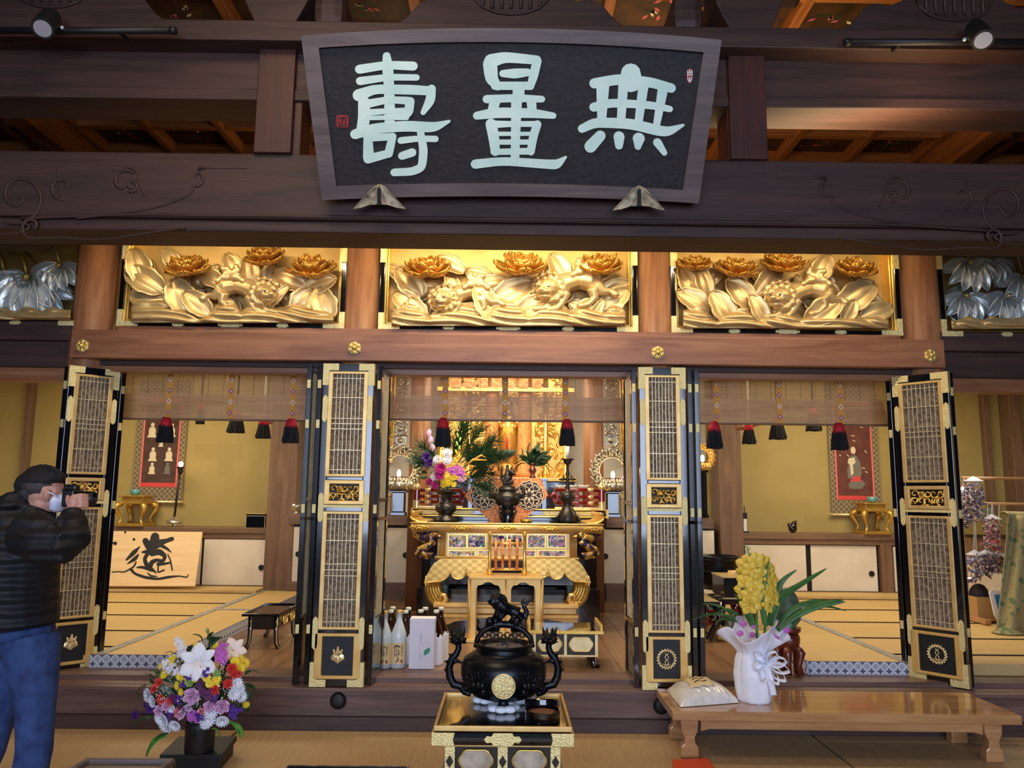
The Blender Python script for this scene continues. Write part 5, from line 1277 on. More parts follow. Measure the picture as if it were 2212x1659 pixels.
for cx in (1047, 1143):
    c = P(cx, 1070, Yc-.002); R_ = 31*Yc/F
    ro = build(MB().prism([c+Vector((R_*math.cos(k*PI/16), 0, R_*math.sin(k*PI/16))) for k in range(32)], (0, -.002, 0)), 'roundel', 'roundel_dark', t, label='dark roundel with pale openwork flower')
    mb = MB()
    mb.tube([c+Vector((R_*(.97+.03*math.cos(12*k*PI/36))*math.cos(k*PI/36), -.004, R_*(.97+.03*math.cos(12*k*PI/36))*math.sin(k*PI/36))) for k in range(72)], R_*.035, 5, True)
    for k in range(8):
        a = k*PI/4; u = Vector((math.cos(a), 0, math.sin(a))); v = Vector((-math.sin(a), 0, math.cos(a)))
        mb.prism([c+Vector((0, -.0035, 0))+u*R_*p+v*R_*q for p, q in ((.12, 0), (.32, .11), (.5, 0), (.32, -.11))], (0, -.002, 0))
        for s_ in (-1, 1): mb.tube([c+Vector((0, -.004, 0))+u*R_*p+v*R_*q*s_ for p, q in ((.45, .02), (.6, .2), (.8, .2), (.85, .05), (.72, .03))], R_*.04, 5)
        mb.tube([c+Vector((0, -.004, 0))+u*R_*p+v*R_*q for p, q in ((.95, -.18), (.78, -.2), (.7, -.36))], R_*.035, 5)
    build(mb, 'flower_openwork', 'roundel_pale', ro, smooth=True)
# ---------------- rear altar table with red railings
Y3 = 8.15
a, b_, z0, z1 = RC(890, 1099, 1312, 1119, Y3); ZR = z1
t = thing('rear_altar', 'black and gold rear altar table carrying the red railings', 'altar', ((a+b_)/2, Y3, FLOOR))
build(MB().box(a+.02, b_-.02, Y3+.02, Y3+.52, z1-.07, z1-.012), 'edge', 'black_lacquer', t, bevel=.01)
for zz_ in ((z1-.012, z1), (z1-.085, z1-.07)): build(MB().box(a, b_, Y3, Y3+.54, *zz_), 'gold_molding', 'bright_gold', t, bevel=.004)
build(MB().box(a+.1, b_-.1, Y3+.08, Y3+.46, FLOOR, z1-.085), 'body', 'black_lacquer', t, bevel=.006)
for x in (930, 1000, 1196, 1265):
    c = P(x, 1108, Y3+.012); build(MB().prism([(c.x+u, Y3+.018, z1-.04+v) for u, v in ((-.11, .02), (.11, .02), (.12, 0), (.08, -.025), (-.08, -.025), (-.12, 0))], (0, -.008, 0)), 'fitting', 'engraved_fitting', t, bevel=.003)
for X in (a, b_): build(MB().box(X-.012, X+.012, Y3-.006, Y3+.06, z1-.09, z1+.0), 'corner_fitting', 'bright_gold', t)
def railing(x_post, x_end, lab):
    c = P(x_post, 1075, Y3+.06); e = P(x_end, 1075, Y3+.06); s_ = 1 if e.x > c.x else -1
    t = thing('red_railing', lab, 'railing', (c.x, Y3+.06, ZR), 'red altar railings')
    zt_ = P(x_post, 1052, Y3+.06).z
    build(MB().lathe([(.034, ZR), (.034, zt_), (.02, zt_+.012), (.001, zt_+.014)], (c.x, Y3+.06, 0), 16), 'post', 'red_lacquer', t, smooth=False)
    build(MB().lathe([(.038, ZR), (.038, ZR+.075), (.034, ZR+.08)], (c.x, Y3+.06, 0), 16), 'post_shoe', 'pale_gold', t)
    build(MB().lathe([(.038, zt_-.03), (.04, zt_+.005), (.02, zt_+.035), (.001, zt_+.04)], (c.x, Y3+.06, 0), 16), 'post_cap', 'pale_gold', t, smooth=True)
    for f_ in (.28, .55, .86):
        z = ZR+(zt_-ZR)*f_; build(MB().tube([(c.x, Y3+.06, z), (e.x, Y3+.06, z)], .018, 10), 'rail', 'red_lacquer', t, smooth=True)
        build(MB().tube([(c.x+(e.x-c.x)*.18, Y3+.06, z), (c.x+(e.x-c.x)*.30, Y3+.06, z)], .021, 10), 'rail_sleeve', 'pale_gold', t, smooth=True)
    for f_ in (.3, .52, .74):
        X = c.x+(e.x-c.x)*f_; build(MB().box(X-.02, X+.02, Y3+.045, Y3+.075, ZR, ZR+(zt_-ZR)*.86), 'baluster', 'red_lacquer', t, bevel=.003)
    ez = ZR+(zt_-ZR)*.45
    build(MB().tube([(e.x+.045*math.cos(k*.55)*(1-k/16)*s_, Y3+.03, ez+.07*math.sin(k*.55)*(1-k/16)) for k in range(13)], [.024, .014], 8), 'curled_end', 'red_lacquer', t, smooth=True)
    build(MB().box(c.x, e.x, Y3+.03, Y3+.09, ZR, ZR+.022), 'base_rail', 'pale_gold', t, bevel=.004)
railing(900, 1000, 'red lacquer railing with gold caps behind the flower vase'); railing(1300, 1198, 'red lacquer railing with gold caps behind the tall candlestick')
for x, nm in ((1212, 'nearer the burner'), (1236, 'middle of three'), (1262, 'nearest the right post')):
    c = P(x, 1058, Y3+.22); t = thing('white_dish', 'small white lotus-shaped dish above the right red railing, '+nm, 'dish', (c.x, Y3+.28, ZR), 'white lotus dishes')
    build(MB().lathe([(.03, 0), (.012, .03), (.012, c.z-ZR-.02), (.045, c.z-ZR), (.001, c.z-ZR)], (c.x, Y3+.28, ZR), 16), 'stem', 'brown_lacquer', t, smooth=True)
    mb = MB()
    for k in range(8):
        a = k*PI/4; mb.grid(leaf_fn((c.x+.01*math.cos(a), Y3+.28+.01*math.sin(a), c.z), (math.cos(a)*.8, math.sin(a)*.8, .55), (-math.sin(a), math.cos(a), 0), (-math.cos(a)*.4, -math.sin(a)*.4, .8), .065, .024, 1, .3, -.2, 0), 6, 4)
    build(mb, 'petals', 'white_paint', t, smooth=True, solid=.003)

# ================================================================ FRONT ALTAR
YF = 7.35
a, b_, z0, z1 = RC(885, 1131, 1305, 1152, YF); ZA = z1; XC = (a+b_)/2
AL = t = thing('front_altar', 'large gilded altar table with dragon corners, painted panels and checkered apron', 'altar', (XC, YF, FLOOR))
build(MB().box(a+.02, b_-.02, YF+.02, YF+.72, ZA-.03, ZA), 'table_top', 'black_lacquer', t, bevel=.004)
build(MB().tube([(a+.015, YF+.02, ZA-.045), (b_-.015, YF+.02, ZA-.045)], .042, 16), 'edge_molding', 'satin_gold', t, smooth=True)
build(MB().box(a, b_, YF-.01, YF+.03, ZA-.006, ZA+.006), 'edge_strip', 'bright_gold', t, bevel=.003)
for x in (905, 997, 1095, 1188, 1284):
    c = P(x, 1140, YF-.03); mb = MB()
    for k in range(16):
        u = (k-7.5)/8; mb.ell((c.x+u*.085, YF-.02, ZA-.045+.014*math.sin(k*2.3)*(1-abs(u)*.5)), (.012, .008, .010), None, 8)
    mb.ell((c.x, YF-.016, ZA-.045), (.09, .008, .026)); build(mb, 'ornate_fitting', 'deep_gold', t, smooth=True)
for s_, X in ((-1, a), (1, b_)):
    pts = [(X+s_*.0-.16*s_, YF+.36, ZA+.002), (X-.05*s_, YF+.36, ZA+.012), (X+.005*s_, YF+.36, ZA+.05), (X-.005*s_, YF+.36, ZA+.095), (X-.045*s_, YF+.36, ZA+.095), (X-.05*s_, YF+.36, ZA+.065)]
    mb = MB()
    pl = [(p[0], p[2]) for p in pts]
    up = [(p[0], YF+.02, p[2]) for p in pts]
    th = .014
    for i in range(len(pts)-1):
        p, q = pts[i], pts[i+1]
        mb.add([(p[0], YF, p[2]-th), (q[0], YF, q[2]-th), (q[0], YF+.72, q[2]-th), (p[0], YF+.72, p[2]-th), (p[0], YF, p[2]+th), (q[0], YF, q[2]+th), (q[0], YF+.72, q[2]+th), (p[0], YF+.72, p[2]+th)],
               [(0, 1, 2, 3), (7, 6, 5, 4), (0, 4, 5, 1), (1, 5, 6, 2), (2, 6, 7, 3), (3, 7, 4, 0)])
    build(mb, 'upturned_end', 'bright_gold', t, remesh=.012, sm_it=2)
# frieze
fa, fb, fz0, fz1 = RC(945, 1152, 1246, 1206, YF+.06); YP = YF+.06
build(MB().box(fa, fb, YP, YP+.5, fz0, fz1+.03), 'frieze', 'satin_gold', t, bevel=.004)
for x in (945, 1228):
    for k in range(4):
        X = P(x+2+4.2*k, 1180, YP).x; build(MB().tube([(X+.008, YP-.002, fz0), (X+.008, YP-.002, fz1)], .009, 8), 'reed_molding', 'soft_gold', t, smooth=True)
def painted(x0, x1, y0, y1):
    A, B2, q0, q1 = RC(x0, y0, x1, y1, YP)
    p = build(MB().box(A, B2, YP-.004, YP, q0, q1), 'painted_panel', 'painted_relief', t, label='colourful painted relief panel')
    mb = MB(); g = .008
    for bx in ((A-g, A, q0-g, q1+g), (B2, B2+g, q0-g, q1+g), (A, B2, q0-g, q0), (A, B2, q1, q1+g)): mb.box(bx[0], bx[1], YP-.012, YP, bx[2], bx[3])
    build(mb, 'panel_frame', 'bright_gold', p)
    mb = MB(); r3 = random.Random(int(x0)); pc_ = []
    for k in range(9):
        cx, cz = A+(B2-A)*r3.random(), q0+(q1-q0)*r3.random(); mb.ell((cx, YP-.006, cz), (.012, .006, .009), None, 8); pc_.append((cx, YP-.004, cz))
    mb.tube(pc_, .003, 5); build(mb, 'relief_flowers', ['petal_pink', 'green_leaf', 'pale_gold', 'petal_violet'][int(x0) % 4], p, smooth=True)
for x0 in (970, 1011, 1063, 1097, 1140, 1184): painted(x0, x0+(37 if x0 not in (1063, 1097) else 31), 1156, 1182)
for x0, x1 in ((970, 1026), (1034, 1060), (1136, 1156), (1164, 1221)): painted(x0, x1, 1190, 1201)
build(MB().tube([(fa-.02, YP-.005, fz0-.004), (fb+.02, YP-.005, fz0-.004)], .02, 12), 'waist_molding', 'soft_gold', t, smooth=True)
# dragons on the corners
def dragon(cx, cy, s_, S_=1):
    def q(dx, dy, dd=0): return P(cx+s_*dx*S_, cy+dy*S_, YF+.05+dd)
    mb = MB().tube([q(-22, -24, .02), q(-8, -16, -.03), (q(10, -18, -.05)), q(18, -6, -.06), q(4, 2, -.06), q(-10, 8, -.05), q(-2, 18, -.05), q(14, 20, -.04), q(8, 28, -.02), q(-6, 26, 0)], [.03, .034, .034, .034, .032, .032, .03, .026, .018, .008], 10)
    mb.ell(q(20, -22, -.05), (.05, .04, .032)).ell(q(31, -18, -.06), (.028, .025, .018)).ell(q(30, -11, -.055), (.024, .02, .008))
    for d in (0, 5): mb.tube([q(12, -25-d*.4, -.05), q(2, -30-d, -.03), q(-8, -29-d, -.02)], [.012, .009, .004], 6)
    r3 = random.Random(3)
    for k in range(16): mb.ell(q(-20+44*r3.random(), -26+52*r3.random(), -.01), (.016, .012, .02), RY(r3.random()*3), 8)
    return build(mb, 'corner_dragon', 'dragon_paint', t, remesh=.007, sm_it=1, label='painted gold dragon')
dragon(918, 1178, 1); dragon(1274, 1178, -1)
# checkered scalloped apron
def arcp(cx, cy, r, a0, a1, n=9, ry=1): return [(cx+r*math.cos(math.radians(a0+(a1-a0)*k/n)), cy+r*ry*math.sin(math.radians(a0+(a1-a0)*k/n))) for k in range(n+1)]
L_ = [(952, 1207), (1055, 1207), (1055, 1236)] + arcp(1046, 1236, 9, 10, 165, 7, .8) + arcp(1022, 1236, 14.5, 5, 170, 9, .85) + [(1006, 1230), (1010, 1228)] + arcp(990, 1238, 15.5, -10, 175, 10, .85) + [(974.5, 1234), (979, 1231)] + [(975, 1232), (972, 1238), (967, 1246), (960, 1252), (950, 1256), (936, 1257), (916, 1259), (921, 1244), (929, 1229), (938, 1216)]
def bulge(x, y): return YF+.03 - .10*((y-1207)/50)**1.5
for mir in (0, 1):
    pts = [(x if not mir else 2192-x, y) for x, y in L_]
    if mir: pts = pts[::-1]
    mb = MB().prism([P(x, y, YF-.0) for x, y in pts], (0, .03, 0))
    ap = build(mb, 'checkered_apron', 'gold_checker', t, label='gold checkered scalloped apron')
    mb = MB(); mb.tube([P(x, y, YF-.004) for x, y in (pts[2:-2] if not mir else pts[2:-2])], .006, 6); build(mb, 'apron_rim', 'bright_gold', ap, smooth=True)
build(MB().box(P(930, 1230, YF+.1).x, P(1262, 1230, YF+.1).x, YF+.06, YF+.64, P(1095, 1262, YF+.1).z, fz0), 'inner_case', 'black_lacquer', t)
# curled legs
for s_, cx in ((1, 920), (-1, 1272)):
    lg = None
    arcp = [(4, 1257), (5, 1275), (10, 1292), (18, 1303), (28, 1306), (38, 1302), (43, 1294), (40, 1286), (33, 1285), (29, 1290), (32, 1295)]
    mb = MB()
    for k in range(5):
        pts = [P(cx+s_*(x+(k*5.5)*(1 if i < 4 else .35)), y-(k*4 if 1 < i < 5 else 0)*.6, YF+.06-.012*math.sin(k*PI/4)) for i, (x, y) in enumerate(arcp[:5])]
        mb.tube(pts, [.028, .03, .03, .028, .022], 8)
    lg = build(mb, 'leg', 'deep_gold', t, smooth=True)
    mb = MB().tube([P(cx+s_*x, y, YF+.03) for x, y in arcp[3:]], [.03, .03, .03, .028, .026, .024, .022, .018], 10)
    build(mb, 'scroll_foot', 'gold_leaf', lg, smooth=True)
    mb = MB(); r3 = random.Random(9)
    for k in range(12): mb.ell(P(cx+s_*(36+10*r3.random()), 1256+28*r3.random(), YF+.2), (.03, .02, .035), None, 8)
    build(mb, 'green_carving', 'green_bronze', t, smooth=True, label='dark green carved support')
# plinth
for x0, y0, x1, y1, d, m_ in ((936, 1304, 1250, 1313, -.04, 'soft_gold'), (950, 1313, 1246, 1327, 0, 'satin_gold'), (940, 1327, 1250, 1336, -.03, 'soft_gold')):
    A, B2, q0, q1 = RC(x0, y0, x1, y1, YF); build(MB().box(A, B2, YF+d, YF+.62, q0, q1), 'plinth_tier', m_, t, bevel=.008)
A, B2, q0, q1 = RC(944, 1336, 1248, 1352, YF)
for mir in (0, 1):
    pts = [(944, 1336), (1012, 1336), (1004, 1340), (992, 1341), (980, 1343), (970, 1348), (958, 1350), (944, 1350)]
    pts = [(x if not mir else 2192-x, y) for x, y in pts]
    build(MB().prism([P(x, y, YF-.02) for x, y in pts], (0, .03, 0)), 'plinth_foot', 'soft_gold', t)
build(MB().box(A+.05, B2-.05, YF+.05, YF+.6, FLOOR, q1), 'plinth_core', 'black_lacquer', t)
build(MB().box(P(905, 1290, YF+.5).x, P(1290, 1290, YF+.5).x, YF+.3, YF+.5, FLOOR, P(1095, 1268, YF+.5).z), 'back_case', 'black_lacquer', t)

# ---------------- gilt stand with rack in front of the altar
YG = 6.95
a, b_, z0, z1 = RC(1012, 1246, 1172, 1368, YG); z0 = FLOOR
t = thing('sutra_stand', 'gilt open frame stand with a small rack of orange slats, in front of the altar', 'stand', ((a+b_)/2, YG, FLOOR))
build(MB().box(a, b_, YG-.02, YG+.34, z1-.022, z1), 'top', 'soft_gold', t, bevel=.005)
m_ = (a+b_)/2; h = z1-.022-z0
for y_ in (YG, YG+.30):
    for xa, xb in ((a+.02, m_-.005), (m_+.005, b_-.02)):
        w_ = xb-xa
        outer_ = [(0, 0), (1, 0), (1, 1), (0, 1)]
        hole = [(.14, .10), (.22, .05), (.78, .05), (.86, .10), (.86, .84), (.8, .9), (.68, .91), (.6, .945), (.5, .955), (.4, .945), (.32, .91), (.2, .9), (.14, .84)]
        mb = MB()
        def q(p): return (xa+w_*p[0], y_, z0+h*p[1])
        # frame pieces around the hole
        mb.prism([q(p) for p in ((0, 0), (1, 0), (.86, .10), (.78, .05), (.22, .05), (.14, .10))], (0, .03, 0))
        mb.prism([q(p) for p in ((1, 0), (1, 1), (.86, .84), (.86, .10))], (0, .03, 0))
        mb.prism([q(p) for p in ((0, 1), (0, 0), (.14, .10), (.14, .84))], (0, .03, 0))
        mb.prism([q(p) for p in ((1, 1), (0, 1), (.14, .84), (.2, .9), (.32, .91), (.4, .945), (.5, .955), (.6, .945), (.68, .91), (.8, .9), (.86, .84))], (0, .03, 0))
        build(mb, 'cusped_frame', 'soft_gold', t)
    for X in (a+.01, m_, b_-.01): build(MB().tube([(X, y_+.015, z0+.02), (X, y_+.015, z1-.02)], .018, 10), 'round_post', 'soft_gold', t, smooth=True)
build(MB().box(a-.03, b_+.03, YG-.03, YG+.36, z0, z0+.03), 'foot_board', 'soft_gold', t, bevel=.005)
# rack
rz0, rz1 = z1, P(1095, 1152, YG+.16).z; yr = YG+.16
for x in (1058, 1133):
    X = P(x, 1200, yr).x
    build(MB().lathe([(.018, rz0), (.026, rz0+.03), (.02, rz0+.06), (.014, rz0+.07), (.014, rz1-.03), (.02, rz1-.02), (.012, rz1+.01), (.001, rz1+.02)], (X, yr, 0), 14), 'rack_post', 'bright_gold', t, smooth=True)
for y in (1174, 1230): build(MB().tube([P(1058, y, yr), P(1133, y, yr)], .010, 8), 'rack_rail', 'bright_gold', t, smooth=True)
for x in (1071, 1086, 1101, 1117):
    X = P(x, 1200, yr).x; build(MB().tube([(X, yr, P(x, 1228, yr).z), (X, yr, P(x, 1164, yr).z)], .013, 10), 'rack_slat', 'orange_brocade', t, smooth=True, label='orange slat')
# ================================================================ THINGS ON THE ALTAR
DZ = {}
def lathe_px(par, name, mat, prof, cx, Y_, seg=24, zb=None, sy=1, label=None):
    """profile in px: (half width, y)"""
    k = Y_/F; c = P(cx, 1100, Y_).x
    ys = [q[1] for q in prof]; ymax = max(ys)
    z_of = lambda y: P(cx, y, Y_).z + (0 if zb is None else zb-P(cx, ymax, Y_).z)
    if zb is None and par.name in DZ: z_of = lambda y: P(cx, y, Y_).z + DZ[par.name]
    if zb is not None: DZ[par.name] = zb-P(cx, ymax, Y_).z
    return build(MB().lathe([(max(.001, w_*k), z_of(y)) for w_, y in prof], (c, Y_, 0), seg, sy), name, mat, par, smooth=True, label=label)
YV = YF+.34
t = thing('flower_vase', 'dark bronze altar vase with flared rim, left on the front altar', 'vase', (P(963, 1100, YV).x, YV, ZA))
lathe_px(t, 'body', 'dark_bronze', [(0, 1124), (26, 1124), (24, 1118), (14, 1110), (14, 1107), (22, 1100), (23, 1093), (18, 1085), (12, 1080), (11, 1068), (20, 1061), (27, 1059), (24, 1058), (9, 1066)], 963, YV, 8, ZA)
t2 = thing('flower_arrangement', 'tall arrangement of pine, chrysanthemums and purple and yellow flowers in the bronze altar vase', 'flowers', (P(963, 1062, YV).x, YV, P(963, 1062, YV).z))
FA = t2
def needles(par, x, y, ang, L_, n, Y_, dy=0, mat='dark_leaf', nm='pine_sprig', spread=.5):
    c = P(x, y, Y_); k = Y_/F; e = c+Vector((math.cos(ang)*L_*k, dy, math.sin(ang)*L_*k)); mb = MB().tube([c, e], [.007, .003], 5)
    r3 = random.Random(int(x*3+y))
    for i in range(n):
        p = c.lerp(e, .15+.85*r3.random()); a = ang+r3.uniform(-spread, spread)*2; l = (.08+.08*r3.random())
        mb.tube([p, p+Vector((math.cos(a)*l, r3.uniform(-.08, .08), math.sin(a)*l))], [.0042, .0016], 3)
    return build(mb, nm, mat, par)
for x, y, a, L_ in ((975, 1000, 1.3, 90), (990, 1000, 1.0, 90), (1000, 1010, .75, 90), (1005, 1020, .4, 90), (1000, 1030, .15, 60), (970, 990, 1.8, 70), (950, 1000, 2.4, 50), (995, 1000, .6, 60), (940, 1010, 2.8, 40), (1010, 1040, -.3, 40), (985, 980, 1.2, 60), (1010, 1000, .3, 60)):
    needles(t2, x, y, a, L_, 120, YV+.03, rnd.uniform(-.08, .1))
def flower_mesh(kind):
    mb = MB()
    if kind == 'chrysanthemum':
        for ring, (n, el, l) in enumerate(((16, .15, 1), (14, .5, .85), (10, .9, .6))):
            for k in range(n):
                a = 2*PI*(k+.5*ring)/n; U = Vector((math.cos(a)*math.cos(el), math.sin(a)*math.cos(el), math.sin(el))); V_ = Vector((-math.sin(a), math.cos(a), 0))
                mb.grid(leaf_fn((0, 0, 0), U, V_, U.cross(V_), l, .14, 1, -.5, -.2, 0), 4, 2)
    elif kind == 'lily':
        for k in range(6):
            a = 2*PI*k/6; el = .45 if k % 2 else .6; U = Vector((math.cos(a)*math.cos(el), math.sin(a)*math.cos(el), math.sin(el))); V_ = Vector((-math.sin(a), math.cos(a), 0))
            mb.grid(leaf_fn((0, 0, 0), U, V_, -U.cross(V_), 1.0, .40 if k % 2 else .30, 1, .25, -.35, 0), 10, 6)
    elif kind == 'ruffled':
        for ring, (n, el, l) in enumerate(((6, .35, 1), (6, .8, .85), (5, 1.15, .7), (4, 1.35, .55))):
            for k in range(n):
                a = 2*PI*(k+.5*ring)/n; U = Vector((math.cos(a)*math.cos(el), math.sin(a)*math.cos(el), math.sin(el))); V_ = Vector((-math.sin(a), math.cos(a), 0))
                mb.grid(leaf_fn((0, 0, 0), U, V_, U.cross(V_), l, .46, 3, -.4, -.3, .12), 6, 6)
    elif kind == 'daisy':
        for k in range(12):
            a = 2*PI*k/12; U = Vector((math.cos(a), math.sin(a), .25)); V_ = Vector((-math.sin(a), math.cos(a), 0))
            mb.grid(leaf_fn((0, 0, 0), U, V_, U.cross(V_), 1, .2, 1, -.2, .1, 0), 4, 2)
        mb.ell((0, 0, .1), (.25, .25, .14), None, 8)
    elif kind == 'cluster':
        r3 = random.Random(8)
        for k in range(11):
            p = Vector((r3.uniform(-.6, .6), r3.uniform(-.6, .6), r3.uniform(-.1, .5)))
            for j in range(4):
                a = 2*PI*j/4+k; U = Vector((math.cos(a), math.sin(a), .4)); V_ = Vector((-math.sin(a), math.cos(a), 0)); mb.grid(leaf_fn(p, U, V_, U.cross(V_), .38, .17, 1, -.2, .1, 0), 3, 2)
    elif kind == 'spray':
        r3 = random.Random(2)
        for k in range(24): mb.ell((r3.uniform(-1, 1), r3.uniform(-1, 1), r3.uniform(-.5, .6)), .09, None, 6)
    elif kind == 'leaf':
        mb.grid(leaf_fn((0, 0, 0), (1, 0, 0), (0, 1, 0), (0, 0, 1), 1, .2, 1, -.3, .5, 0), 10, 4)
    elif kind == 'bud':
        mb.ell((.4, 0, 0), (.5, .2, .2), None, 10)
    me = bpy.data.meshes.new(kind); me.from_pydata(mb.v, [], mb.f); me.polygons.foreach_set('use_smooth', [True]*len(me.polygons)); me.materials.append(MATS['petal_white']); me.update()
    return me
FM = {k: flower_mesh(k) for k in ('chrysanthemum', 'lily', 'ruffled', 'daisy', 'cluster', 'spray', 'leaf', 'bud')}
def put(par, kind, mat, loc, size, face, spin=0, name=None):
    """flower facing direction 'face'"""
    o = bpy.data.objects.new(name or kind, FM[kind]); C.objects.link(o); o.parent = par
    q = Vector(face).to_track_quat('Z' if kind not in ('leaf', 'bud') else 'X', 'Y' if kind not in ('leaf', 'bud') else 'Z').to_matrix().to_4x4() @ Matrix.Rotation(spin, 4, 'Z' if kind not in ('leaf', 'bud') else 'X')
    o.matrix_local = Matrix.Translation(Vector(loc)-WL[par.name]) @ q @ Matrix.Scale(size, 4)
    o.material_slots[0].link = 'OBJECT'; o.material_slots[0].material = MATS[mat]
    return o
def flat(par, lst, Y_, cx, cy, spreadY=.12, R_=60):
    k = Y_/F
    for (kind, mat, x, y, s_) in lst:
        dx, dy = (x-cx)/R_, (y-cy)/R_; d = max(0, 1-dx*dx-dy*dy)**.5
        p = P(x, y, Y_-spreadY*d)
        nm = {'petal_white': 'white', 'petal_yellow': 'yellow', 'petal_violet': 'violet', 'petal_red': 'red', 'petal_pink': 'pink', 'petal_magenta': 'magenta', 'petal_plum': 'plum', 'petal_cream': 'cream', 'petal_coral': 'coral', 'petal_hot': 'hot pink', 'bud_green': 'green'}.get(mat, '')
        o = put(par, kind, mat, p, s_*k, (dx*.8+rnd.uniform(-.2, .2), -1, -dy*.8+.15+rnd.uniform(-.2, .2)), rnd.random()*6, {'leaf': 'leaf', 'bud': 'flower_bud', 'spray': 'baby_breath', 'cluster': 'stock_flower', 'ruffled': 'lisianthus', 'daisy': 'daisy'}.get(kind, kind))
        if nm: o['label'] = nm+' flower'
flat(t2, [('chrysanthemum', 'petal_white', 966, 979, 13), ('chrysanthemum', 'petal_white', 945, 993, 11), ('chrysanthemum', 'petal_white', 966, 994, 13), ('ruffled', 'petal_violet', 922, 988, 13), ('ruffled', 'petal_violet', 928, 1000, 12),
          ('chrysanthemum', 'petal_hot', 952, 1012, 15), ('chrysanthemum', 'petal_hot', 950, 1026, 13), ('cluster', 'petal_magenta', 980, 1014, 14), ('cluster', 'petal_magenta', 994, 1020, 12), ('cluster', 'petal_pink', 996, 1034, 9),
          ('daisy', 'petal_yellow', 964, 1026, 7), ('daisy', 'petal_yellow', 978, 1031, 8), ('daisy', 'petal_yellow', 970, 1039, 9), ('daisy', 'petal_yellow', 956, 1037, 8), ('daisy', 'petal_yellow', 958, 1047, 8), ('daisy', 'petal_yellow', 980, 1046, 7), ('daisy', 'petal_yellow', 968, 1044, 8),
          ('ruffled', 'petal_hot', 928, 1040, 9), ('ruffled', 'petal_hot', 940, 1048, 10), ('daisy', 'petal_white', 937, 1030, 9), ('leaf', 'green_leaf', 945, 970, 24), ('leaf', 'green_leaf', 955, 968, 22), ('leaf', 'green_leaf', 920, 1020, 24), ('leaf', 'green_leaf', 925, 1030, 20), ('leaf', 'green_leaf', 1000, 1045, 20)], YV, 962, 1015, .16, 60)
for k in range(7):
    y = 945+9*k; put(t2, 'bud', 'bud_green' if k < 4 else 'petal_yellow', P(990-k*.8+3*(k % 2), y, YV-.06), 12*YV/F, (.3*(1 if k % 2 else -1), 0, 1), 0, 'gladiolus_bud')
mb = MB()
for k, x in enumerate((930, 945, 955, 968, 975, 985)): mb.tube([P(963+(x-963)*.2, 1066, YV), P(x, 1020, YV-.03)], .006, 5)
build(mb, 'stems', 'green_leaf', t2)
mb = MB()
for i, (x, y) in enumerate(((926, 936), (930, 952), (934, 968))):
    mb.ell(P(x, y, YV), (.03, .022, .045), RY(.3))
build(mb, 'twisted_ribbon', 'petal_pink', t2, smooth=True, remesh=.01, label='pale pink twisted ribbon')
mb = MB().tube([P(1008, 1006, YV-.05), P(1022, 993, YV-.08), P(1052, 994, YV-.08)], [.008, .014, .004], 6).tube([P(1022, 994, YV-.08), P(1040, 983, YV-.08), P(1050, 990, YV-.08)], [.01, .01, .002], 6)
build(mb, 'bird_of_paradise', 'tape_orange', t2, smooth=True, label='orange bird of paradise bloom')
# bronze burner
YB = YF+.30
t = thing('bronze_burner', 'small dark bronze incense burner with a lion on its lid, centre of the front altar', 'incense burner', (P(1096, 1100, YB).x, YB, ZA))
lathe_px(t, 'cone_stand', 'black_lacquer', [(0, 1128), (14, 1128), (13, 1124), (22, 1102), (20, 1101), (0, 1101)], 1096, YB, 6, ZA)
lathe_px(t, 'bowl', 'dark_bronze', [(0, 1101), (12, 1101), (12, 1097), (24, 1088), (28, 1078), (26, 1068), (19, 1064), (18, 1060), (20, 1059), (0, 1059)], 1096, YB, 24)
lathe_px(t, 'lid', 'dark_bronze', [(20, 1059), (20, 1056), (15, 1050), (8, 1047), (0, 1047)], 1096, YB, 24)
mb = MB().tube([P(1088, 1042, YB), P(1096, 1034, YB), P(1104, 1028, YB)], [.03, .034, .03], 8).ell(P(1106, 1021, YB-.02), (.034, .034, .032)).ell(P(1111, 1024, YB-.05), (.018, .02, .014))
for x in (1087, 1093, 1100, 1107): mb.tube([P(x, 1038, YB-.01), P(x+1, 1047, YB-.02)], [.016, .012], 6)
mb.tube([P(1087, 1040, YB), P(1082, 1030, YB), P(1085, 1022, YB)], [.014, .016, .006], 6)
build(mb, 'lid_lion', 'dark_bronze', t, remesh=.007, sm_it=1)
for s_ in (-1, 1):
    mb = MB().tube([P(1096+s_*27, 1076, YB), P(1096+s_*36, 1068, YB), P(1096+s_*34, 1054, YB), P(1096+s_*28, 1050, YB)], [.016, .02, .018, .008], 8); build(mb, 'handle', 'dark_bronze', t, smooth=True)
for s_ in (-.7, 0, .7): build(MB().tube([P(1096+s_*18, 1092, YB-.07), P(1096+s_*22, 1102, YB-.08)], [.02, .012], 8), 'foot', 'dark_bronze', t, smooth=True)
# lotus candlestick behind
YC = YF+.62
t = thing('lotus_candlestick', 'candlestick with a green lotus cup and a red candle, behind the bronze burner', 'candlestick', (P(1095, 1060, YC).x, YC, ZA))
lathe_px(t, 'stem', 'dark_bronze', [(0, 1112), (13, 1112), (12, 1100), (7, 1080), (7, 1040), (10, 1035), (10, 1014), (6, 1010), (4, 1003), (3, 990), (0, 990)], 1095, YC, 16, ZA)
mb = MB(); c = P(1095, 990, YC)
for k in range(12):
    a = k*PI/6; mb.grid(leaf_fn(c+Vector((.01*math.cos(a), .01*math.sin(a), 0)), (math.cos(a), math.sin(a), .45), (-math.sin(a), math.cos(a), 0), (-math.cos(a)*.4, -math.sin(a)*.4, 1), .10, .034, 1, .5, -.4, 0), 6, 5)
build(mb, 'lotus_cup', 'green_bronze', t, smooth=True, solid=.006, label='green lotus cup')
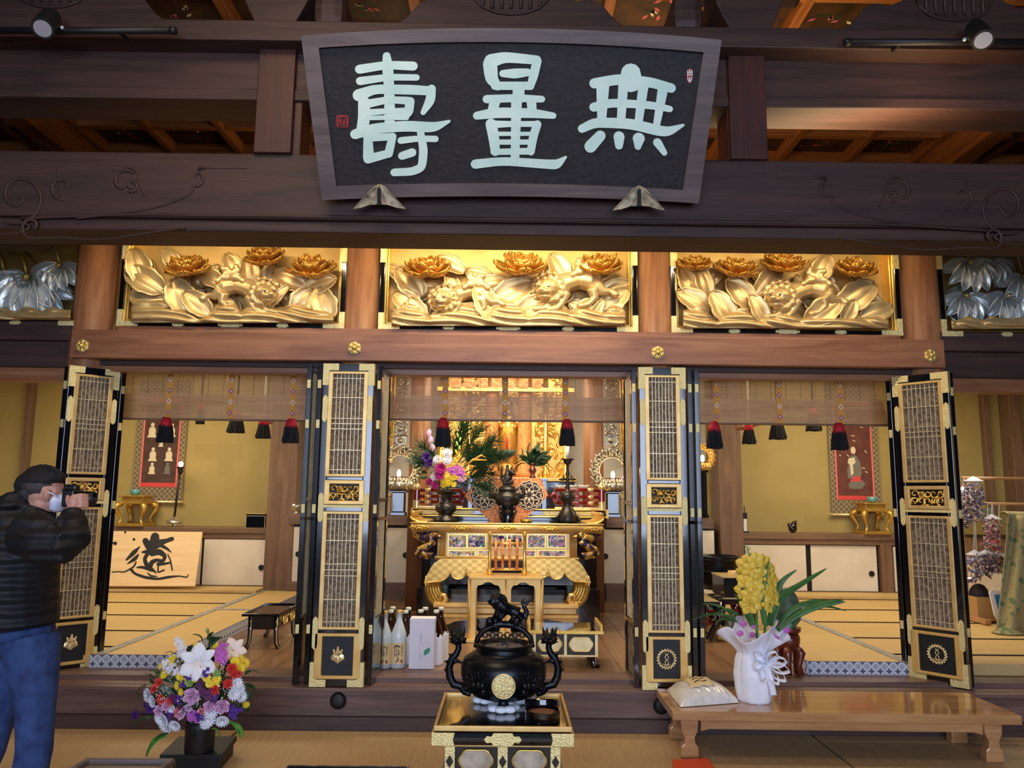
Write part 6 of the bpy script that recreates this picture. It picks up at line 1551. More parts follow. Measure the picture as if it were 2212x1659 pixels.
build(MB().tube([P(1095, 984, YC), P(1095, 950, YC), P(1095, 945, YC)], [.012, .014, .004], 10), 'candle', 'candle_red', t, smooth=True, label='red candle')
for s_ in (-1, 1): build(MB().tube([P(1095+s_*7, 1034, YC), P(1095+s_*12, 1022, YC), P(1095+s_*10, 1010, YC), P(1095+s_*13, 1006, YC)], [.010, .012, .01, .004], 6), 'handle', 'dark_bronze', t, smooth=True)
# tall candlestick
YK = YF+.30
t = thing('tall_candlestick', 'tall dark bronze candlestick with a white candle, right on the front altar', 'candlestick', (P(1226, 1100, YK).x, YK, ZA))
lathe_px(t, 'stem', 'dark_bronze', [(0, 1127), (21, 1127), (22, 1120), (20, 1108), (14, 1098), (11, 1092), (9, 1084), (15, 1076), (16, 1066), (11, 1060), (5, 1056), (6, 1050), (4, 1046), (5, 1042), (3, 1036), (6, 1032), (3, 1028), (5, 1020), (3, 1014), (3, 1002), (8, 997), (9, 992), (14, 990), (14, 988), (0, 989)], 1226, YK, 24, ZA)
build(MB().tube([P(1226, 989, YK), P(1226, 958, YK)], .018, 14), 'candle', 'candle_white', t, smooth=True, label='white candle')
for s_ in (-1, 1): build(MB().tube([P(1226+s_*5, 1036, YK), P(1226+s_*12, 1035, YK), P(1226+s_*19, 1036, YK)], [.01, .016, .004], 6).tube([P(1226+s_*8, 1036, YK), P(1226+s_*8, 1026, YK)], [.007, .009], 6), 'crane_arm', 'dark_bronze', t, smooth=True)
for s_ in (-1, 1): build(MB().tube([P(1226+s_*17, 1112, YK-.04), P(1226+s_*22, 1116, YK-.05), P(1226+s_*21, 1127, YK-.05)], [.01, .014, .012], 6), 'foot', 'dark_bronze', t, smooth=True)
c = P(1137, 1122, YF+.16); t = thing('gold_dish', 'small round gold dish on the front altar, right of the bronze burner', 'dish', (c.x, c.y, ZA))
build(MB().lathe([(.035, 0), (.055, .012), (.06, .026), (.052, .038), (.04, .034), (.001, .03)], (c.x, c.y, ZA), 24), 'dish', 'deep_gold', t, smooth=True)
# small vases with ferns on the high table
for x, nm in ((1041, 'left'), (1150, 'right')):
    t = thing('fern_vase', 'slim dark vase with green fern leaves, on the %s end of the high table' % nm, 'vase', (P(x, 1030, Y2+.1).x, Y2+.1, zt), 'fern vases')
    lathe_px(t, 'vase', 'brown_lacquer', [(0, 1034), (7, 1034), (6, 1029), (4, 1026), (8, 1019), (8, 1014), (4, 1009), (4, 1004), (6, 1001), (0, 1002)], x, Y2+.1, 16, zt)
    rr = random.Random(x)
    for k in range(11):
        a = .2+2.7*k/10+rr.uniform(-.1, .1); e = Vector((math.cos(a), rr.uniform(-.4, .4), math.sin(a)*.9+.1))
        put(t, 'leaf', 'dark_leaf', P(x, 1003, Y2+.1), .15+.08*rr.random(), e, rr.random()*6, 'fern_leaf')
        put(t, 'leaf', 'green_leaf', P(x, 1003, Y2+.1)+e*.08, .12, (e.x, e.y, e.z-.5), 0, 'fern_leaf')
# ================================================================ LOW TABLES AND OTHER THINGS ON THE PLANK FLOOR
def oval_front(par, cx, y_, cz, w_, h_, nrm=(0, -1, 0), u=(1, 0, 0), mat='pale_gold', nm='cartouche'):
    n = Vector(nrm); u = Vector(u); pts = []
    for k in range(28):
        a = 2*PI*k/28; r = 1+.05*math.cos(6*a)
        pts.append(Vector((cx, y_, cz))+u*(w_*r*math.copysign(abs(math.cos(a))**.7, math.cos(a)))+Vector((0, 0, h_*r*math.copysign(abs(math.sin(a))**.8, math.sin(a)))))
    o = build(MB().prism(pts, n*.006), nm, mat, par, bevel=.002)
    pts = [p+n*.006 for p in pts]
    build(MB().tube(pts, .004, 6, True), 'cartouche_rim', 'bright_gold', o, smooth=True); return o
# left black table
c0 = PZ(598, 1404, FLOOR); Yl = c0.y
a, b_ = P(522, 1326, Yl).x, P(602, 1327, Yl).x; zt = P(562, 1326, Yl).z
Yr = PZ(643, 1303, zt).y
t = thing('lacquer_table', 'low black lacquer table on curved legs standing before the left tatami', 'table', ((a+b_)/2, (Yl+Yr)/2, FLOOR))
build(MB().box(a, b_, Yl, Yr, zt-.022, zt-.012), 'tabletop', 'black_lacquer', t)
mb = MB().box(a, b_, Yl, Yl+.015, zt-.022, zt).box(a, b_, Yr-.015, Yr, zt-.022, zt).box(a, a+.015, Yl, Yr, zt-.022, zt).box(b_-.015, b_, Yl, Yr, zt-.022, zt)
build(mb, 'raised_rim', 'black_lacquer', t, bevel=.004)
ap = build(MB().box(a+.05, b_-.01, Yl+.04, Yr-.04, zt-.13, zt-.022), 'apron', 'black_lacquer', t, bevel=.004)
for k in range(2): oval_front(ap, b_-.008, Yl+.14+(Yr-Yl-.28)*(.2+.6*k), zt-.075, .07, .035, (1, 0, 0), (0, 1, 0))
for sx in (0, 1):
    for sy in (0, 1):
        X = (a+.06, b_-.03)[sx]; Y_ = (Yl+.05, Yr-.08)[sy]; d = (-.03, .03)[sx]
        build(MB().tube([(X, Y_, zt-.02), (X, Y_, zt-.16), (X+d*.2, Y_, zt-.24), (X+d, Y_, FLOOR+.004)], [.022, .020, .017, .02], 10), 'leg', 'black_lacquer', t, smooth=True)
        build(MB().tube([(X+.012, Y_-.018, zt-.02), (X+.012, Y_-.017, zt-.16), (X+.01+d*.2, Y_-.016, zt-.24), (X+.01+d, Y_-.017, FLOOR+.006)], .004, 6), 'gold_edge', 'pale_gold', t, smooth=True)
# right gold and black table behind the burner
c0 = PZ(1280, 1446, FLOOR); Yq = c0.y
a, b_, _, zt = RC(1140, 1364, 1304, 1440, Yq); h = zt-FLOOR
t = thing('offering_table', 'small black and gold offering table with two gold cartouches, right behind the burner', 'table', ((a+b_)/2, Yq+.2, FLOOR))
build(MB().box(a, b_, Yq, Yq+.42, zt-.018, zt), 'tabletop', 'black_lacquer', t, bevel=.004)
build(MB().box(a-.004, b_+.004, Yq-.004, Yq+.01, zt-.02, zt+.004), 'front_edge', 'bright_gold', t, bevel=.003)
for X in (a+.012, b_-.012): build(MB().box(X-.012, X+.012, Yq+.02, Yq+.40, zt, zt+.045), 'end_lip', 'bright_gold', t, bevel=.006)
ap = build(MB().box(a+.05, b_-.05, Yq+.03, Yq+.38, zt-.17, zt-.02), 'body', 'black_lacquer', t, bevel=.003)
w_ = (b_-a-.1)
for f_ in (.25, .75): oval_front(ap, a+.05+w_*f_, Yq+.03, zt-.095, w_*.19, .052)
for f_ in (0, .5, 1): build(MB().box(a+.05+w_*f_-.01, a+.05+w_*f_+.01, Yq+.024, Yq+.03, zt-.17, zt-.02), 'gold_strip', 'pale_gold', ap)
build(MB().box(a+.035, b_-.035, Yq+.015, Yq+.395, zt-.185, zt-.17), 'waist', 'pale_gold', t, bevel=.003)
for sx in (0, 1):
    for y_ in (Yq+.06, Yq+.35):
        X = (a+.08, b_-.08)[sx]; d = (-.05, .05)[sx]; build(MB().tube([(X, y_, zt-.18), (X+d*.2, y_, zt-.25), (X+d, y_, FLOOR+.004)], [.026, .022, .026], 8), 'leg', 'black_lacquer', t, smooth=True)
# ---------------- sake bottles
def bottle(x, ybot, ytop, hw, Y_, kind, lab, group):
    c = P(x, 1400, Y_); k = Y_/F; h = P(x, ytop, Y_).z-FLOOR; r = hw*k
    t = thing('sake_bottle', lab, 'bottle', (c.x, Y_, FLOOR+.002), group)
    z = lambda f: FLOOR+.002+h*f
    gm = 'frosted_glass' if kind == 'frosted' else 'brown_glass'
    build(MB().lathe([(r*.9, z(0)), (r, z(.015)), (r, z(.52)), (r*.92, z(.6)), (r*.55, z(.74)), (r*.34, z(.83)), (r*.30, z(.93)), (r*.36, z(.935)), (r*.36, z(.95)), (.001, z(.95))], (c.x, Y_, 0), 24), 'glass', gm, t, smooth=True)
    build(MB().lathe([(r*.34, z(.94)), (r*.38, z(.95)), (r*.38, z(.99)), (r*.3, z(1)), (.001, z(1))], (c.x, Y_, 0), 16), 'cap', 'cap_white' if kind != 'frosted' else 'soft_gold', t, smooth=True)
    if kind == 'frosted':
        mb = MB(); 
        def f(u, v): a = -PI/2+(u-.5)*2.5; return (c.x+(r+.0015)*math.cos(a), Y_+(r+.0015)*math.sin(a), z(.08+.36*v))
        lb = build(mb.grid(f, 16, 6), 'label', 'label_paper', t, smooth=True, label='tan paper label with brushed writing')
        def g(x_, y_): a = -PI/2+x_; return Vector((c.x+(r+.003)*math.cos(a), Y_+(r+.003)*math.sin(a), z(.08+.36*(1-y_))))
        for s_ in ([(-.45, .2, .05), (-.1, .1, .07), (.3, .18, .05)], [(-.3, .25, .06), (-.4, .5, .06)], [(-.1, .2, .06), (-.05, .5, .05), (-.35, .6, .04)], [(.1, .3, .06), (.25, .5, .07), (.05, .55, .05)], [(0, .62, .05), (.1, .8, .06), (-.15, .9, .05)], [(.5, .1, .04), (.5, .6, .04)], [(.62, .15, .04), (.6, .45, .03)], [(.1, .72, .05), (.2, .86, .04)]):
            build(MB().stroke(s_, g, (0, -.0012, 0)), 'brush_stroke', 'ink', lb)
        build(MB().stroke([(.5, .86, .16), (.56, .87, .16)], g, (0, -.001, 0)), 'red_seal', 'seal_red', lb)
    else:
        build(MB().lathe([(r*1.06, z(0)), (r*1.1, z(.02)), (r*1.1, z(.5)), (r*1.0, z(.56)), (r*.98, z(.55))], (c.x, Y_, 0), 8), 'paper_wrap', 'white_paper', t, label='white paper wrapping')
    return t
Yb = PZ(850, 1443, FLOOR).y
bottle(829, 1445, 1320, 16.5, Yb, 'frosted', 'frosted sake bottle with a tan label, nearest the folded door', 'frosted sake bottles')
bottle(861, 1445, 1318, 16.5, Yb+.02, 'frosted', 'frosted sake bottle with a tan label, beside the white box', 'frosted sake bottles')
for i, (x, yt, dy) in enumerate(((842, 1318, .16), (846, 1311, .30), (874, 1319, .15), (880, 1312, .29), (907, 1317, .17), (917, 1312, .31), (941, 1318, .14), (951, 1312, .28))):
    lab = ('brown sake bottle in white paper, front one between the frosted bottles', 'brown sake bottle in white paper, rear one between the frosted bottles', 'brown sake bottle just right of the frosted bottles, front one', 'brown sake bottle just right of the frosted bottles, rear one',
           'brown sake bottle behind the left half of the white box, front one', 'brown sake bottle behind the left half of the white box, rear one', 'wrapped brown sake bottle right of the white box, front one', 'wrapped brown sake bottle right of the white box, rear one')[i]
    bottle(x, 1440, yt, 15.5, Yb+dy, 'brown', lab, 'wrapped brown sake bottles')
Yx = Yb-.04; a, b_, _, z1 = RC(884, 1336, 938, 1448, Yx)
t = thing('bottle_box', 'tall white paper box with faint writing and a green mark, among the sake bottles', 'box', ((a+b_)/2, Yx, FLOOR+.002))
build(MB().box(a, b_, Yx, Yx+.115, FLOOR+.002, z1-.004), 'carton', 'box_white', t, bevel=.003)
build(MB().box(a-.001, b_+.001, Yx-.001, Yx+.116, z1-.03, z1), 'lid', 'box_white', t, bevel=.003)
mb = MB()
def bx(x, y): return P(x, y, Yx-.001)
MATS['pale_print'] = new_mat('pale_print', (176, 176, 190), .7); MATS['green_print'] = new_mat('green_print', (60, 150, 110), .6)
for (x, y) in ((909, 1372), (909, 1379), (909, 1387), (908, 1414), (908, 1422)):
    mk = MB().stroke([(x-2, y-2, .7), (x+2, y-2, .7)], bx, (0, -.0006, 0)).stroke([(x, y-3, .7), (x, y+2, .7)], bx, (0, -.0006, 0)).stroke([(x-2, y+1.5, .7), (x+2, y+1.5, .7)], bx, (0, -.0006, 0)); build(mk, 'printed_character', 'pale_print', t)
build(MB().stroke([(914, 1396, .6), (920, 1384, .7), (924, 1388, .6), (930, 1392, .6)], bx, (0, -.0006, 0)), 'printed_line', 'pale_print', t)
build(MB().prism([bx(x, y) for x, y in ((915, 1414), (917, 1404), (922, 1402), (926, 1398), (930, 1404), (927, 1407), (926, 1412), (921, 1412), (919, 1416))], (0, -.0008, 0)), 'green_mark', 'green_print', t)
# ---------------- step studs
for x, y, nm in ((731, 1513, 'left of the burner, under the folded door'), (1428, 1524, 'right of the burner, beside the low table')):
    c = P(x, y, 5.46); t = thing('step_stud', 'round black metal stud on the step riser, '+nm, 'stud', c, 'step studs')
    build(MB().lathe([(.052, -.004), (.055, .012), (.04, .03), (.02, .034), (.001, .034)], c, 24, 1, RX(PI/2)), 'stud', 'black_matte', t, smooth=True)

# ================================================================ RIGHT INNER ROOM THINGS
Yg = 8.0; c = P(1550, 1262, Yg); k = Yg/F; zg = P(1550, 1288, Yg).z
t = thing('gong_stand', 'red and black legged stand under the large bowl gong', 'stand', (c.x, Yg, FLOOR))
build(MB().lathe([(.24, zg-.05), (.25, zg), (.24, zg+.01), (.001, zg+.01)], (c.x, Yg, 0), 24), 'top', 'red_lacquer', t)
for q in range(4):
    a = q*PI/2+.6; build(MB().tube([(c.x+.2*math.cos(a), Yg+.2*math.sin(a), zg-.03), (c.x+.25*math.cos(a), Yg+.25*math.sin(a), zg-.15), (c.x+.17*math.cos(a), Yg+.17*math.sin(a), zg-.3), (c.x+.24*math.cos(a), Yg+.24*math.sin(a), FLOOR+.01)], [.03, .034, .022, .03], 8), 'leg', 'red_lacquer', t, smooth=True)
t = thing('gong_cushion', 'pale round cushion under the large bowl gong', 'cushion', (c.x, Yg, zg+.011))
build(MB().lathe([(.17, zg+.011), (.21, zg+.03), (.21, zg+.05), (.16, zg+.075), (.001, zg+.07)], (c.x, Yg, 0), 24), 'pad', 'cushion', t, smooth=True)
zk = zg+.077; zk1 = P(1550, 1200, Yg).z
t = thing('bowl_gong', 'large dark bronze bowl gong beside the right folded door', 'gong', (c.x, Yg, zk))
hg = zk1-zk; r = 44*k
build(MB().lathe([(r*.6, zk), (r*.8, zk+hg*.06), (r*.93, zk+hg*.3), (r*.97, zk+hg*.7), (r*1.0, zk+hg*.95), (r*1.02, zk+hg), (r*.95, zk+hg), (r*.9, zk+hg*.6), (.001, zk+hg*.2)], (c.x, Yg, 0), 36), 'bowl', 'burner_bronze', t, smooth=True)
for f_ in (.55, .9): build(MB().tube([(c.x+r*1.0*math.cos(q*PI/18), Yg+r*1.0*math.sin(q*PI/18), zk+hg*f_) for q in range(36)], .006, 6, True), 'raised_band', 'burner_bronze', t, smooth=True)
# lacquer lectern with gold feet
Yh = 7.2; a, b_, z0, z1 = RC(1564, 1246, 1620, 1292, Yh)
t = thing('chanting_desk', 'black and gold chanting desk with flared gold feet behind the orchid', 'desk', ((a+b_)/2, Yh+.2, FLOOR))
build(MB().box(a, b_, Yh, Yh+.4, z0, z1-.01), 'box', 'black_lacquer', t, bevel=.005)
build(MB().box(a-.008, b_+.008, Yh-.008, Yh+.408, z1-.012, z1), 'gold_edge', 'pale_gold', t, bevel=.003)
build(MB().box(a-.008, b_+.008, Yh-.008, Yh+.01, z0-.012, z0+.004), 'lower_edge', 'pale_gold', t, bevel=.003)
build(MB().box(a-.04, b_+.04, Yh-.02, Yh+.42, z0-.05, z0-.012), 'shelf', 'black_lacquer', t, bevel=.004)
for X, d in ((a-.02, -.02), (b_+.02, .02)):
    for y_ in (Yh, Yh+.38):
        build(MB().tube([(X, y_, z0-.03), (X, y_, FLOOR+.22), (X+d*.3, y_, FLOOR+.12)], [.03, .026, .03], 8), 'leg', 'black_lacquer', t, smooth=True)
        build(MB().tube([(X+d*.3, y_, FLOOR+.13), (X+d*1.2, y_, FLOOR+.002)], [.034, .05], 4), 'gold_foot', 'bright_gold', t, label='gold flared foot')
a2, b2 = P(1582, 1240, Yh+.1).x, P(1614, 1240, Yh+.1).x
t = thing('sutra_book', 'pale folded sutra book lying on the chanting desk', 'book', ((a2+b2)/2, Yh+.15, z1+.001)); build(MB().box(a2, b2, Yh+.05, Yh+.25, z1+.001, z1+.035), 'pages', 'label_paper', t, bevel=.003)
# small gold bowl rack on the left of the desk
Yw = 7.0; t = thing('sutra_rack', 'low gold edged rack with curved black legs, between the desk and the folded door', 'rack', (P(1530, 1400, Yw).x, Yw, FLOOR))
x0_, x1_ = P(1518, 1300, Yw).x, P(1552, 1320, Yw).x
build(MB().box(x0_, x1_, Yw, Yw+.7, P(1535, 1300, Yw).z-.03, P(1535, 1300, Yw).z), 'top', 'black_lacquer', t, bevel=.004); zw = P(1535, 1300, Yw).z
build(MB().box(x0_-.004, x1_+.004, Yw-.004, Yw+.704, zw, zw+.008), 'gold_edge', 'pale_gold', t)
for y_ in (Yw+.05, Yw+.62):
    build(MB().tube([(x1_-.02, y_, zw-.03), (x1_+.03, y_, zw-.14), (x1_+.0, y_, FLOOR+.18), (x1_-.08, y_, FLOOR+.02)], [.024, .03, .028, .03], 8), 'leg', 'black_lacquer', t, smooth=True)
    build(MB().tube([(x0_+.02, y_, zw-.03), (x0_-.0, y_, FLOOR+.02)], [.024, .024], 8), 'leg', 'black_lacquer', t, smooth=True)
for f_ in (.45, .75): build(MB().box(x0_+.01, x1_-.01, Yw+.04, Yw+.66, FLOOR+(zw-FLOOR)*f_-.01, FLOOR+(zw-FLOOR)*f_+.01), 'shelf', 'red_lacquer', t)
# brown red vase stand
c = PZ(1706, 1458, FLOOR); Yv = c.y; k = Yv/F
t = thing('vase_stand', 'reddish brown carved wooden stand behind the white wrapped orchid pot', 'stand', (c.x, Yv, FLOOR))
zz = lambda y: FLOOR+.002+(1458-y)*k
build(MB().lathe([(24*k, zz(1372)), (26*k, zz(1368)), (26*k, zz(1362)), (.001, zz(1362))], (c.x, Yv, 0), 24), 'top', 'brown_lacquer', t)
build(MB().lathe([(20*k, zz(1374)), (24*k, zz(1384)), (23*k, zz(1396)), (18*k, zz(1406)), (17*k, zz(1410))], (c.x, Yv, 0), 24), 'waist', 'brown_lacquer', t, smooth=True)
for q in range(5):
    a = q*2*PI/5+.5; build(MB().tube([(c.x+17*k*math.cos(a), Yv+17*k*math.sin(a), zz(1400)), (c.x+26*k*math.cos(a), Yv+26*k*math.sin(a), zz(1412)), (c.x+20*k*math.cos(a), Yv+20*k*math.sin(a), zz(1436)), (c.x+24*k*math.cos(a), Yv+24*k*math.sin(a), zz(1456))], [.03, .034, .022, .026], 8), 'leg', 'brown_lacquer', t, smooth=True)
c3 = Vector((c.x, Yv, zz(1362)+.001))
t = thing('green_jar', 'dull green jar on the reddish brown stand behind the orchid', 'jar', c3)
build(MB().lathe([(.05, 0), (.09, .05), (.1, .14), (.07, .22), (.05, .25), (.06, .27), (.05, .27), (.001, .24)], c3, 24), 'jar', 'green_bronze', t, smooth=True)
# ---- far right
Yz = 7.9
def bundle(x, y, w_, h_, mat, lab, seed, n, hang=None):
    t = thing('crane_bundle', lab, 'paper cranes', P(x, y+h_/2, Yz), 'strings of folded paper cranes')
    r3 = random.Random(seed); k = Yz/F
    mb = MB()
    for i in range(n):
        p = P(x+r3.uniform(-.5, .5)*w_, y+r3.uniform(-.5, .5)*h_, Yz-.08+r3.uniform(-.08, .08)); s_ = .035+.02*r3.random()
        R_ = Euler((r3.random()*6, r3.random()*6, r3.random()*6)).to_matrix()
        mb.add([p+R_@Vector(v)*s_ for v in ((-1, 0, .2), (0, -.35, 0), (1, 0, .2), (0, .35, 0), (0, 0, .6))], [(0, 1, 4), (1, 2, 4), (2, 3, 4), (3, 0, 4), (0, 3, 2, 1)])
    o = build(mb, 'folded_cranes', mat, t); o['kind'] = 'stuff'
    mb = MB()
    for dx in (-.3, 0, .3): mb.tube([P(x+dx*w_, y+h_*.4, Yz), P(x+dx*w_*.5, y-h_*.5, Yz), P(x, (hang or y-h_*.5-14), Yz+.044)], .003, 4)
    build(mb, 'strings', 'tassel_white', t)
    build(MB().lathe([(.001, .05), (.09, 0), (.085, -.005), (.001, .03)], P(x, y-h_*.5-4, Yz), 8), 'paper_cap', 'box_white', t, label='white paper cap')
    return t
bundle(2103, 1085, 42, 84, 'foil_paper', 'silvery string of paper cranes at the top of the wooden rack', 1, 90, 1032)
bundle(2082, 1100, 26, 70, 'foil_paper', 'bronze toned string of paper cranes against the right lattice door', 2, 50, 1032)
bundle(2143, 1158, 34, 66, 'paper_mix', 'pink and red string of paper cranes beside the floral cloth', 3, 60, 1088)
bundle(2106, 1228, 28, 52, 'foil_paper', 'dark silver crane bundle low on the rack, beside the right door', 4, 50, 1090)
bundle(2133, 1222, 26, 44, 'foil_paper', 'dark silver crane bundle low on the rack, middle one', 5, 44, 1090)
bundle(2158, 1220, 24, 30, 'foil_paper', 'dark silver crane bundle low on the rack, next to the floral cloth', 6, 36, 1090)
zb = TAT+.002
t = thing('wooden_rack', 'pale wooden rack holding the strings of paper cranes at the far right', 'rack', (P(2078, 1300, Yz+.06).x, Yz+.06, zb))
for y in (1032, 1087): build(MB().tube([P(2074, y, Yz+.06), P(2290, y+3, Yz+.06)], .014, 8), 'rail', 'bench_wood', t, smooth=True)
xp = P(2078, 1200, Yz+.06).x; build(MB().box(xp-.03, xp+.03, Yz+.03, Yz+.09, zb, P(2078, 1022, Yz+.06).z), 'post', 'bench_wood', t, bevel=.006)
build(MB().box(xp-.03, xp+.03, Yz-.3, Yz+.4, zb, zb+.05), 'foot', 'bench_wood', t, bevel=.006)
xq = P(2285, 1200, Yz+.06).x; build(MB().box(xq-.03, xq+.03, Yz+.03, Yz+.09, zb, P(2285, 1022, Yz+.06).z), 'post', 'bench_wood', t, bevel=.006)
Yc2 = 7.5
c = PZ(2136, 1344, zb); a, b_ = P(2112, 1320, c.y).x, P(2158, 1320, c.y).x
t = thing('cardboard_box', 'open cardboard box on the tatami below the paper cranes', 'box', ((a+b_)/2, c.y+.12, zb)); zt = P(2130, 1290, c.y).z
mb = MB().box(a, b_, c.y, c.y+.008, zb, zt).box(a, b_, c.y+.24, c.y+.248, zb, zt).box(a, a+.008, c.y, c.y+.248, zb, zt).box(b_-.008, b_, c.y, c.y+.248, zb, zt).box(a, b_, c.y, c.y+.248, zb, zb+.008)
build(mb, 'carton', 'cardboard', t)
t = thing('dark_pouch', 'dark rounded pouch lying in the cardboard box', 'pouch', ((a+b_)/2, c.y+.13, zb+.012))
mb = MB().ell(((a+b_)/2-.0, c.y+.13, zt-.0), (.092, .1, .12)).ell(((a+b_)/2+.02, c.y+.13, zb+.09), (.08, .1, .075)); build(mb, 'body', 'dark_bag', t, remesh=.012, sm_it=3)
c2 = c+Vector((0, -.12, 0)); k = c2.y/F
t = thing('mask_packet', 'white and blue packet with a hanging loop leaning on the cardboard box', 'packet', P(2156, 1338, c2.y))
t.location.z = zb; WL[t.name] = Vector(t.location)
def pk(x, y, d=0): return P(x, y, c2.y+.05-(y-1260)*.0008+d)
build(MB().prism([pk(x, y) for x, y in ((2137, 1278), (2176, 1274), (2170, 1300), (2164, 1330), (2156, 1342), (2149, 1330))], (0, .02, 0)), 'pouch', 'white_paper', t, bevel=.004)
build(MB().prism([pk(x, y, -.004) for x, y in ((2148, 1285), (2175, 1283), (2168, 1306), (2160, 1332), (2157, 1318))], (0, .003, 0)), 'blue_print', 'mask_blue', t)
build(MB().tube([pk(2142, 1277), pk(2148, 1268), pk(2158, 1264), pk(2167, 1266), pk(2163, 1275)], .005, 6), 'loop', 'white_paper', t, smooth=True)
# floral cloth draped over something tall
t = thing('floral_cloth', 'pale yellow floral cloth draped over tall goods at the far right edge', 'cloth', (P(2220, 1360, 7.1).x, 7.2, zb))
def fc(u, v):
    top_y = 1112+4*u; bot = 1366+30*u
    x = 2178+130*u - 26*v*v*(1-u) - 5*math.sin(v*3); y = top_y+(bot-top_y)*v
    return P(x, y, 7.3-.16*v+.05*math.sin(u*11+v*2)+.02*math.sin(u*23))
build(MB().grid(fc, 40, 24), 'drape', 'floral_cloth', t, smooth=True, solid=.01)
def ft(u, v): p = fc(u, 0); return p+Vector((0, .14*v, .0+.03*math.sin(v*3)))
build(MB().grid(ft, 20, 6), 'drape_top', 'floral_cloth', t, smooth=True, solid=.008)
def fs(u, v): p = fc(0, u); return p+Vector((.09*v, .14*v, .0))
build(MB().grid(fs, 20, 6), 'drape_side', 'floral_cloth', t, smooth=True, solid=.008)
c = P(2170, 1350, 7.1); build(MB().lathe([(.15, 0), (.13, .015), (.08, .04), (.04, .06), (.005, .07)], (c.x+.05, c.y+.03, zb+.002), 7, .7), 'trailing_corner', 'floral_cloth', t, smooth=True)
c = P(2140, 1132, 9.6); t = thing('bronze_figure', 'small green bronze seated figure behind the paper cranes', 'figurine', (c.x, 9.6, c.z-.12)); 
mb = MB().ell(c+Vector((0, 0, -.05)), (.1, .08, .08)).ell(c+Vector((0, 0, .06)), (.07, .06, .08)).ell(c+Vector((-.01, 0, .16)), (.045, .045, .055)); build(mb, 'body', 'green_bronze', t, remesh=.01, sm_it=2)
a, b_ = P(2092, 1200, 9.55).x, P(2200, 1200, 9.55).x
t = thing('side_cabinet', 'low cabinet with a brown ledge and pale doors behind the crane rack', 'cabinet', ((a+b_)/2, 9.7, TAT+.036)); zc = c.z-.122; z_ = TAT+.036
build(MB().box(a, b_, 9.45, 9.80, zc-.04, zc), 'ledge', 'black_lacquer', t, bevel=.004)
build(MB().box(a, b_, 9.47, 9.80, zc-.30, zc-.04), 'upper_front', 'inner_wood', t)
build(MB().box(a, b_, 9.50, 9.80, z_, zc-.30), 'lower_front', 'paper_door', t)

# ================================================================ INCENSE BURNER AND ITS TABLE
ZT = .52
FL, FR, BR, BL = PZ(936, 1574, ZT), PZ(1236, 1574, ZT), PZ(1214, 1502, ZT), PZ(962, 1500, ZT)
xa, xb = FL.x, FR.x; ya, yb = FL.y, (BL.y+BR.y)/2; XM = (xa+xb)/2; YM = (ya+yb)/2
t = thing('incense_table', 'black lacquer table with gold fittings and silver cartouches, under the big incense burner', 'table', (XM, YM, 0))
build(MB().box(xa+.02, xb-.02, ya+.02, yb-.02, ZT-.02, ZT), 'tabletop', 'black_lacquer', t)
mb = MB()
for bx_ in ((xa, xb, ya, ya+.016), (xa, xb, yb-.016, yb), (xa, xa+.016, ya, yb), (xb-.016, xb, ya, yb)): mb.box(*bx_, ZT-.012, ZT+.012)
build(mb, 'raised_rim', 'satin_gold', t, bevel=.005)
build(MB().box(xa-.004, xb+.004, ya-.004, yb+.004, ZT-.075, ZT-.012), 'rounded_edge', 'black_lacquer', t, bevel=.024)
for X, w_ in ((xa+.045, .052), (XM, .085), (xb-.045, .052)):
    pts = [(-1, 0), (-.85, .55), (-.6, .45), (-.5, 1), (.5, 1), (.6, .45), (.85, .55), (1, 0), (.85, -.55), (.6, -.45), (.5, -1), (-.5, -1), (-.6, -.45), (-.85, -.55)] if X == XM else [(-1, -1), (1, -1), (.85, 0), (1, 1), (-1, 1)] if X < XM else [(-1, -1), (1, -1), (1, 1), (-1, 1), (-.85, 0)]
    build(MB().prism([(X+w_*p, ya-.002, ZT-.043+.028*q) for p, q in pts], (0, -.006, 0)), 'edge_fitting', 'engraved_fitting', t, bevel=.002)
for X in (xa, xb): build(MB().box(X-.008, X+.008, ya, ya+.09, ZT-.07, ZT-.016), 'edge_fitting', 'engraved_fitting', t, bevel=.004)
build(MB().box(xa+.04, xb-.04, ya+.04, yb-.04, ZT-.088, ZT-.075), 'gold_molding', 'satin_gold', t, bevel=.004)
z1_, z0_ = ZT-.088, ZT-.215
bd = build(MB().box(xa+.055, xb-.055, ya+.055, yb-.055, z0_, z1_), 'body', 'black_lacquer', t)
wb = xb-xa-.11
for f_ in (.035, .5, .965):
    X = xa+.055+wb*f_
    p = build(MB().box(X-.022, X+.022, ya+.047, ya+.055, z0_, z1_), 'corner_strip', 'engraved_fitting', bd)
    build(MB().prism([(X+.017*u, ya+.047, (z0_+z1_)/2+.028*v) for u, v in ((-1, 0), (0, -1), (1, 0), (0, 1))], (0, -.004, 0)), 'black_diamond', 'black_lacquer', p)
for f_ in (.265, .735): oval_front(bd, xa+.055+wb*f_, ya+.055, (z0_+z1_)/2+.004, wb*.145, .045, mat='silver_gilt')
build(MB().box(xa+.03, xb-.03, ya+.03, yb-.03, z0_-.05, z0_), 'lower_rail', 'black_lacquer', t, bevel=.008)
for X, w_ in ((xa+.075, .05), (XM, .08), (xb-.075, .05)): build(MB().box(X-w_, X+w_, ya+.022, ya+.03, z0_-.045, z0_-.004), 'rail_fitting', 'engraved_fitting', t, bevel=.004)
for X, d in ((xa+.09, -.03), (xb-.09, .03)):
    for y_ in (ya+.08, yb-.08): build(MB().tube([(X, y_, z0_-.04), (X, y_, .16), (X+d, y_, .002)], [.04, .034, .04], 10), 'leg', 'black_lacquer', t, smooth=True)
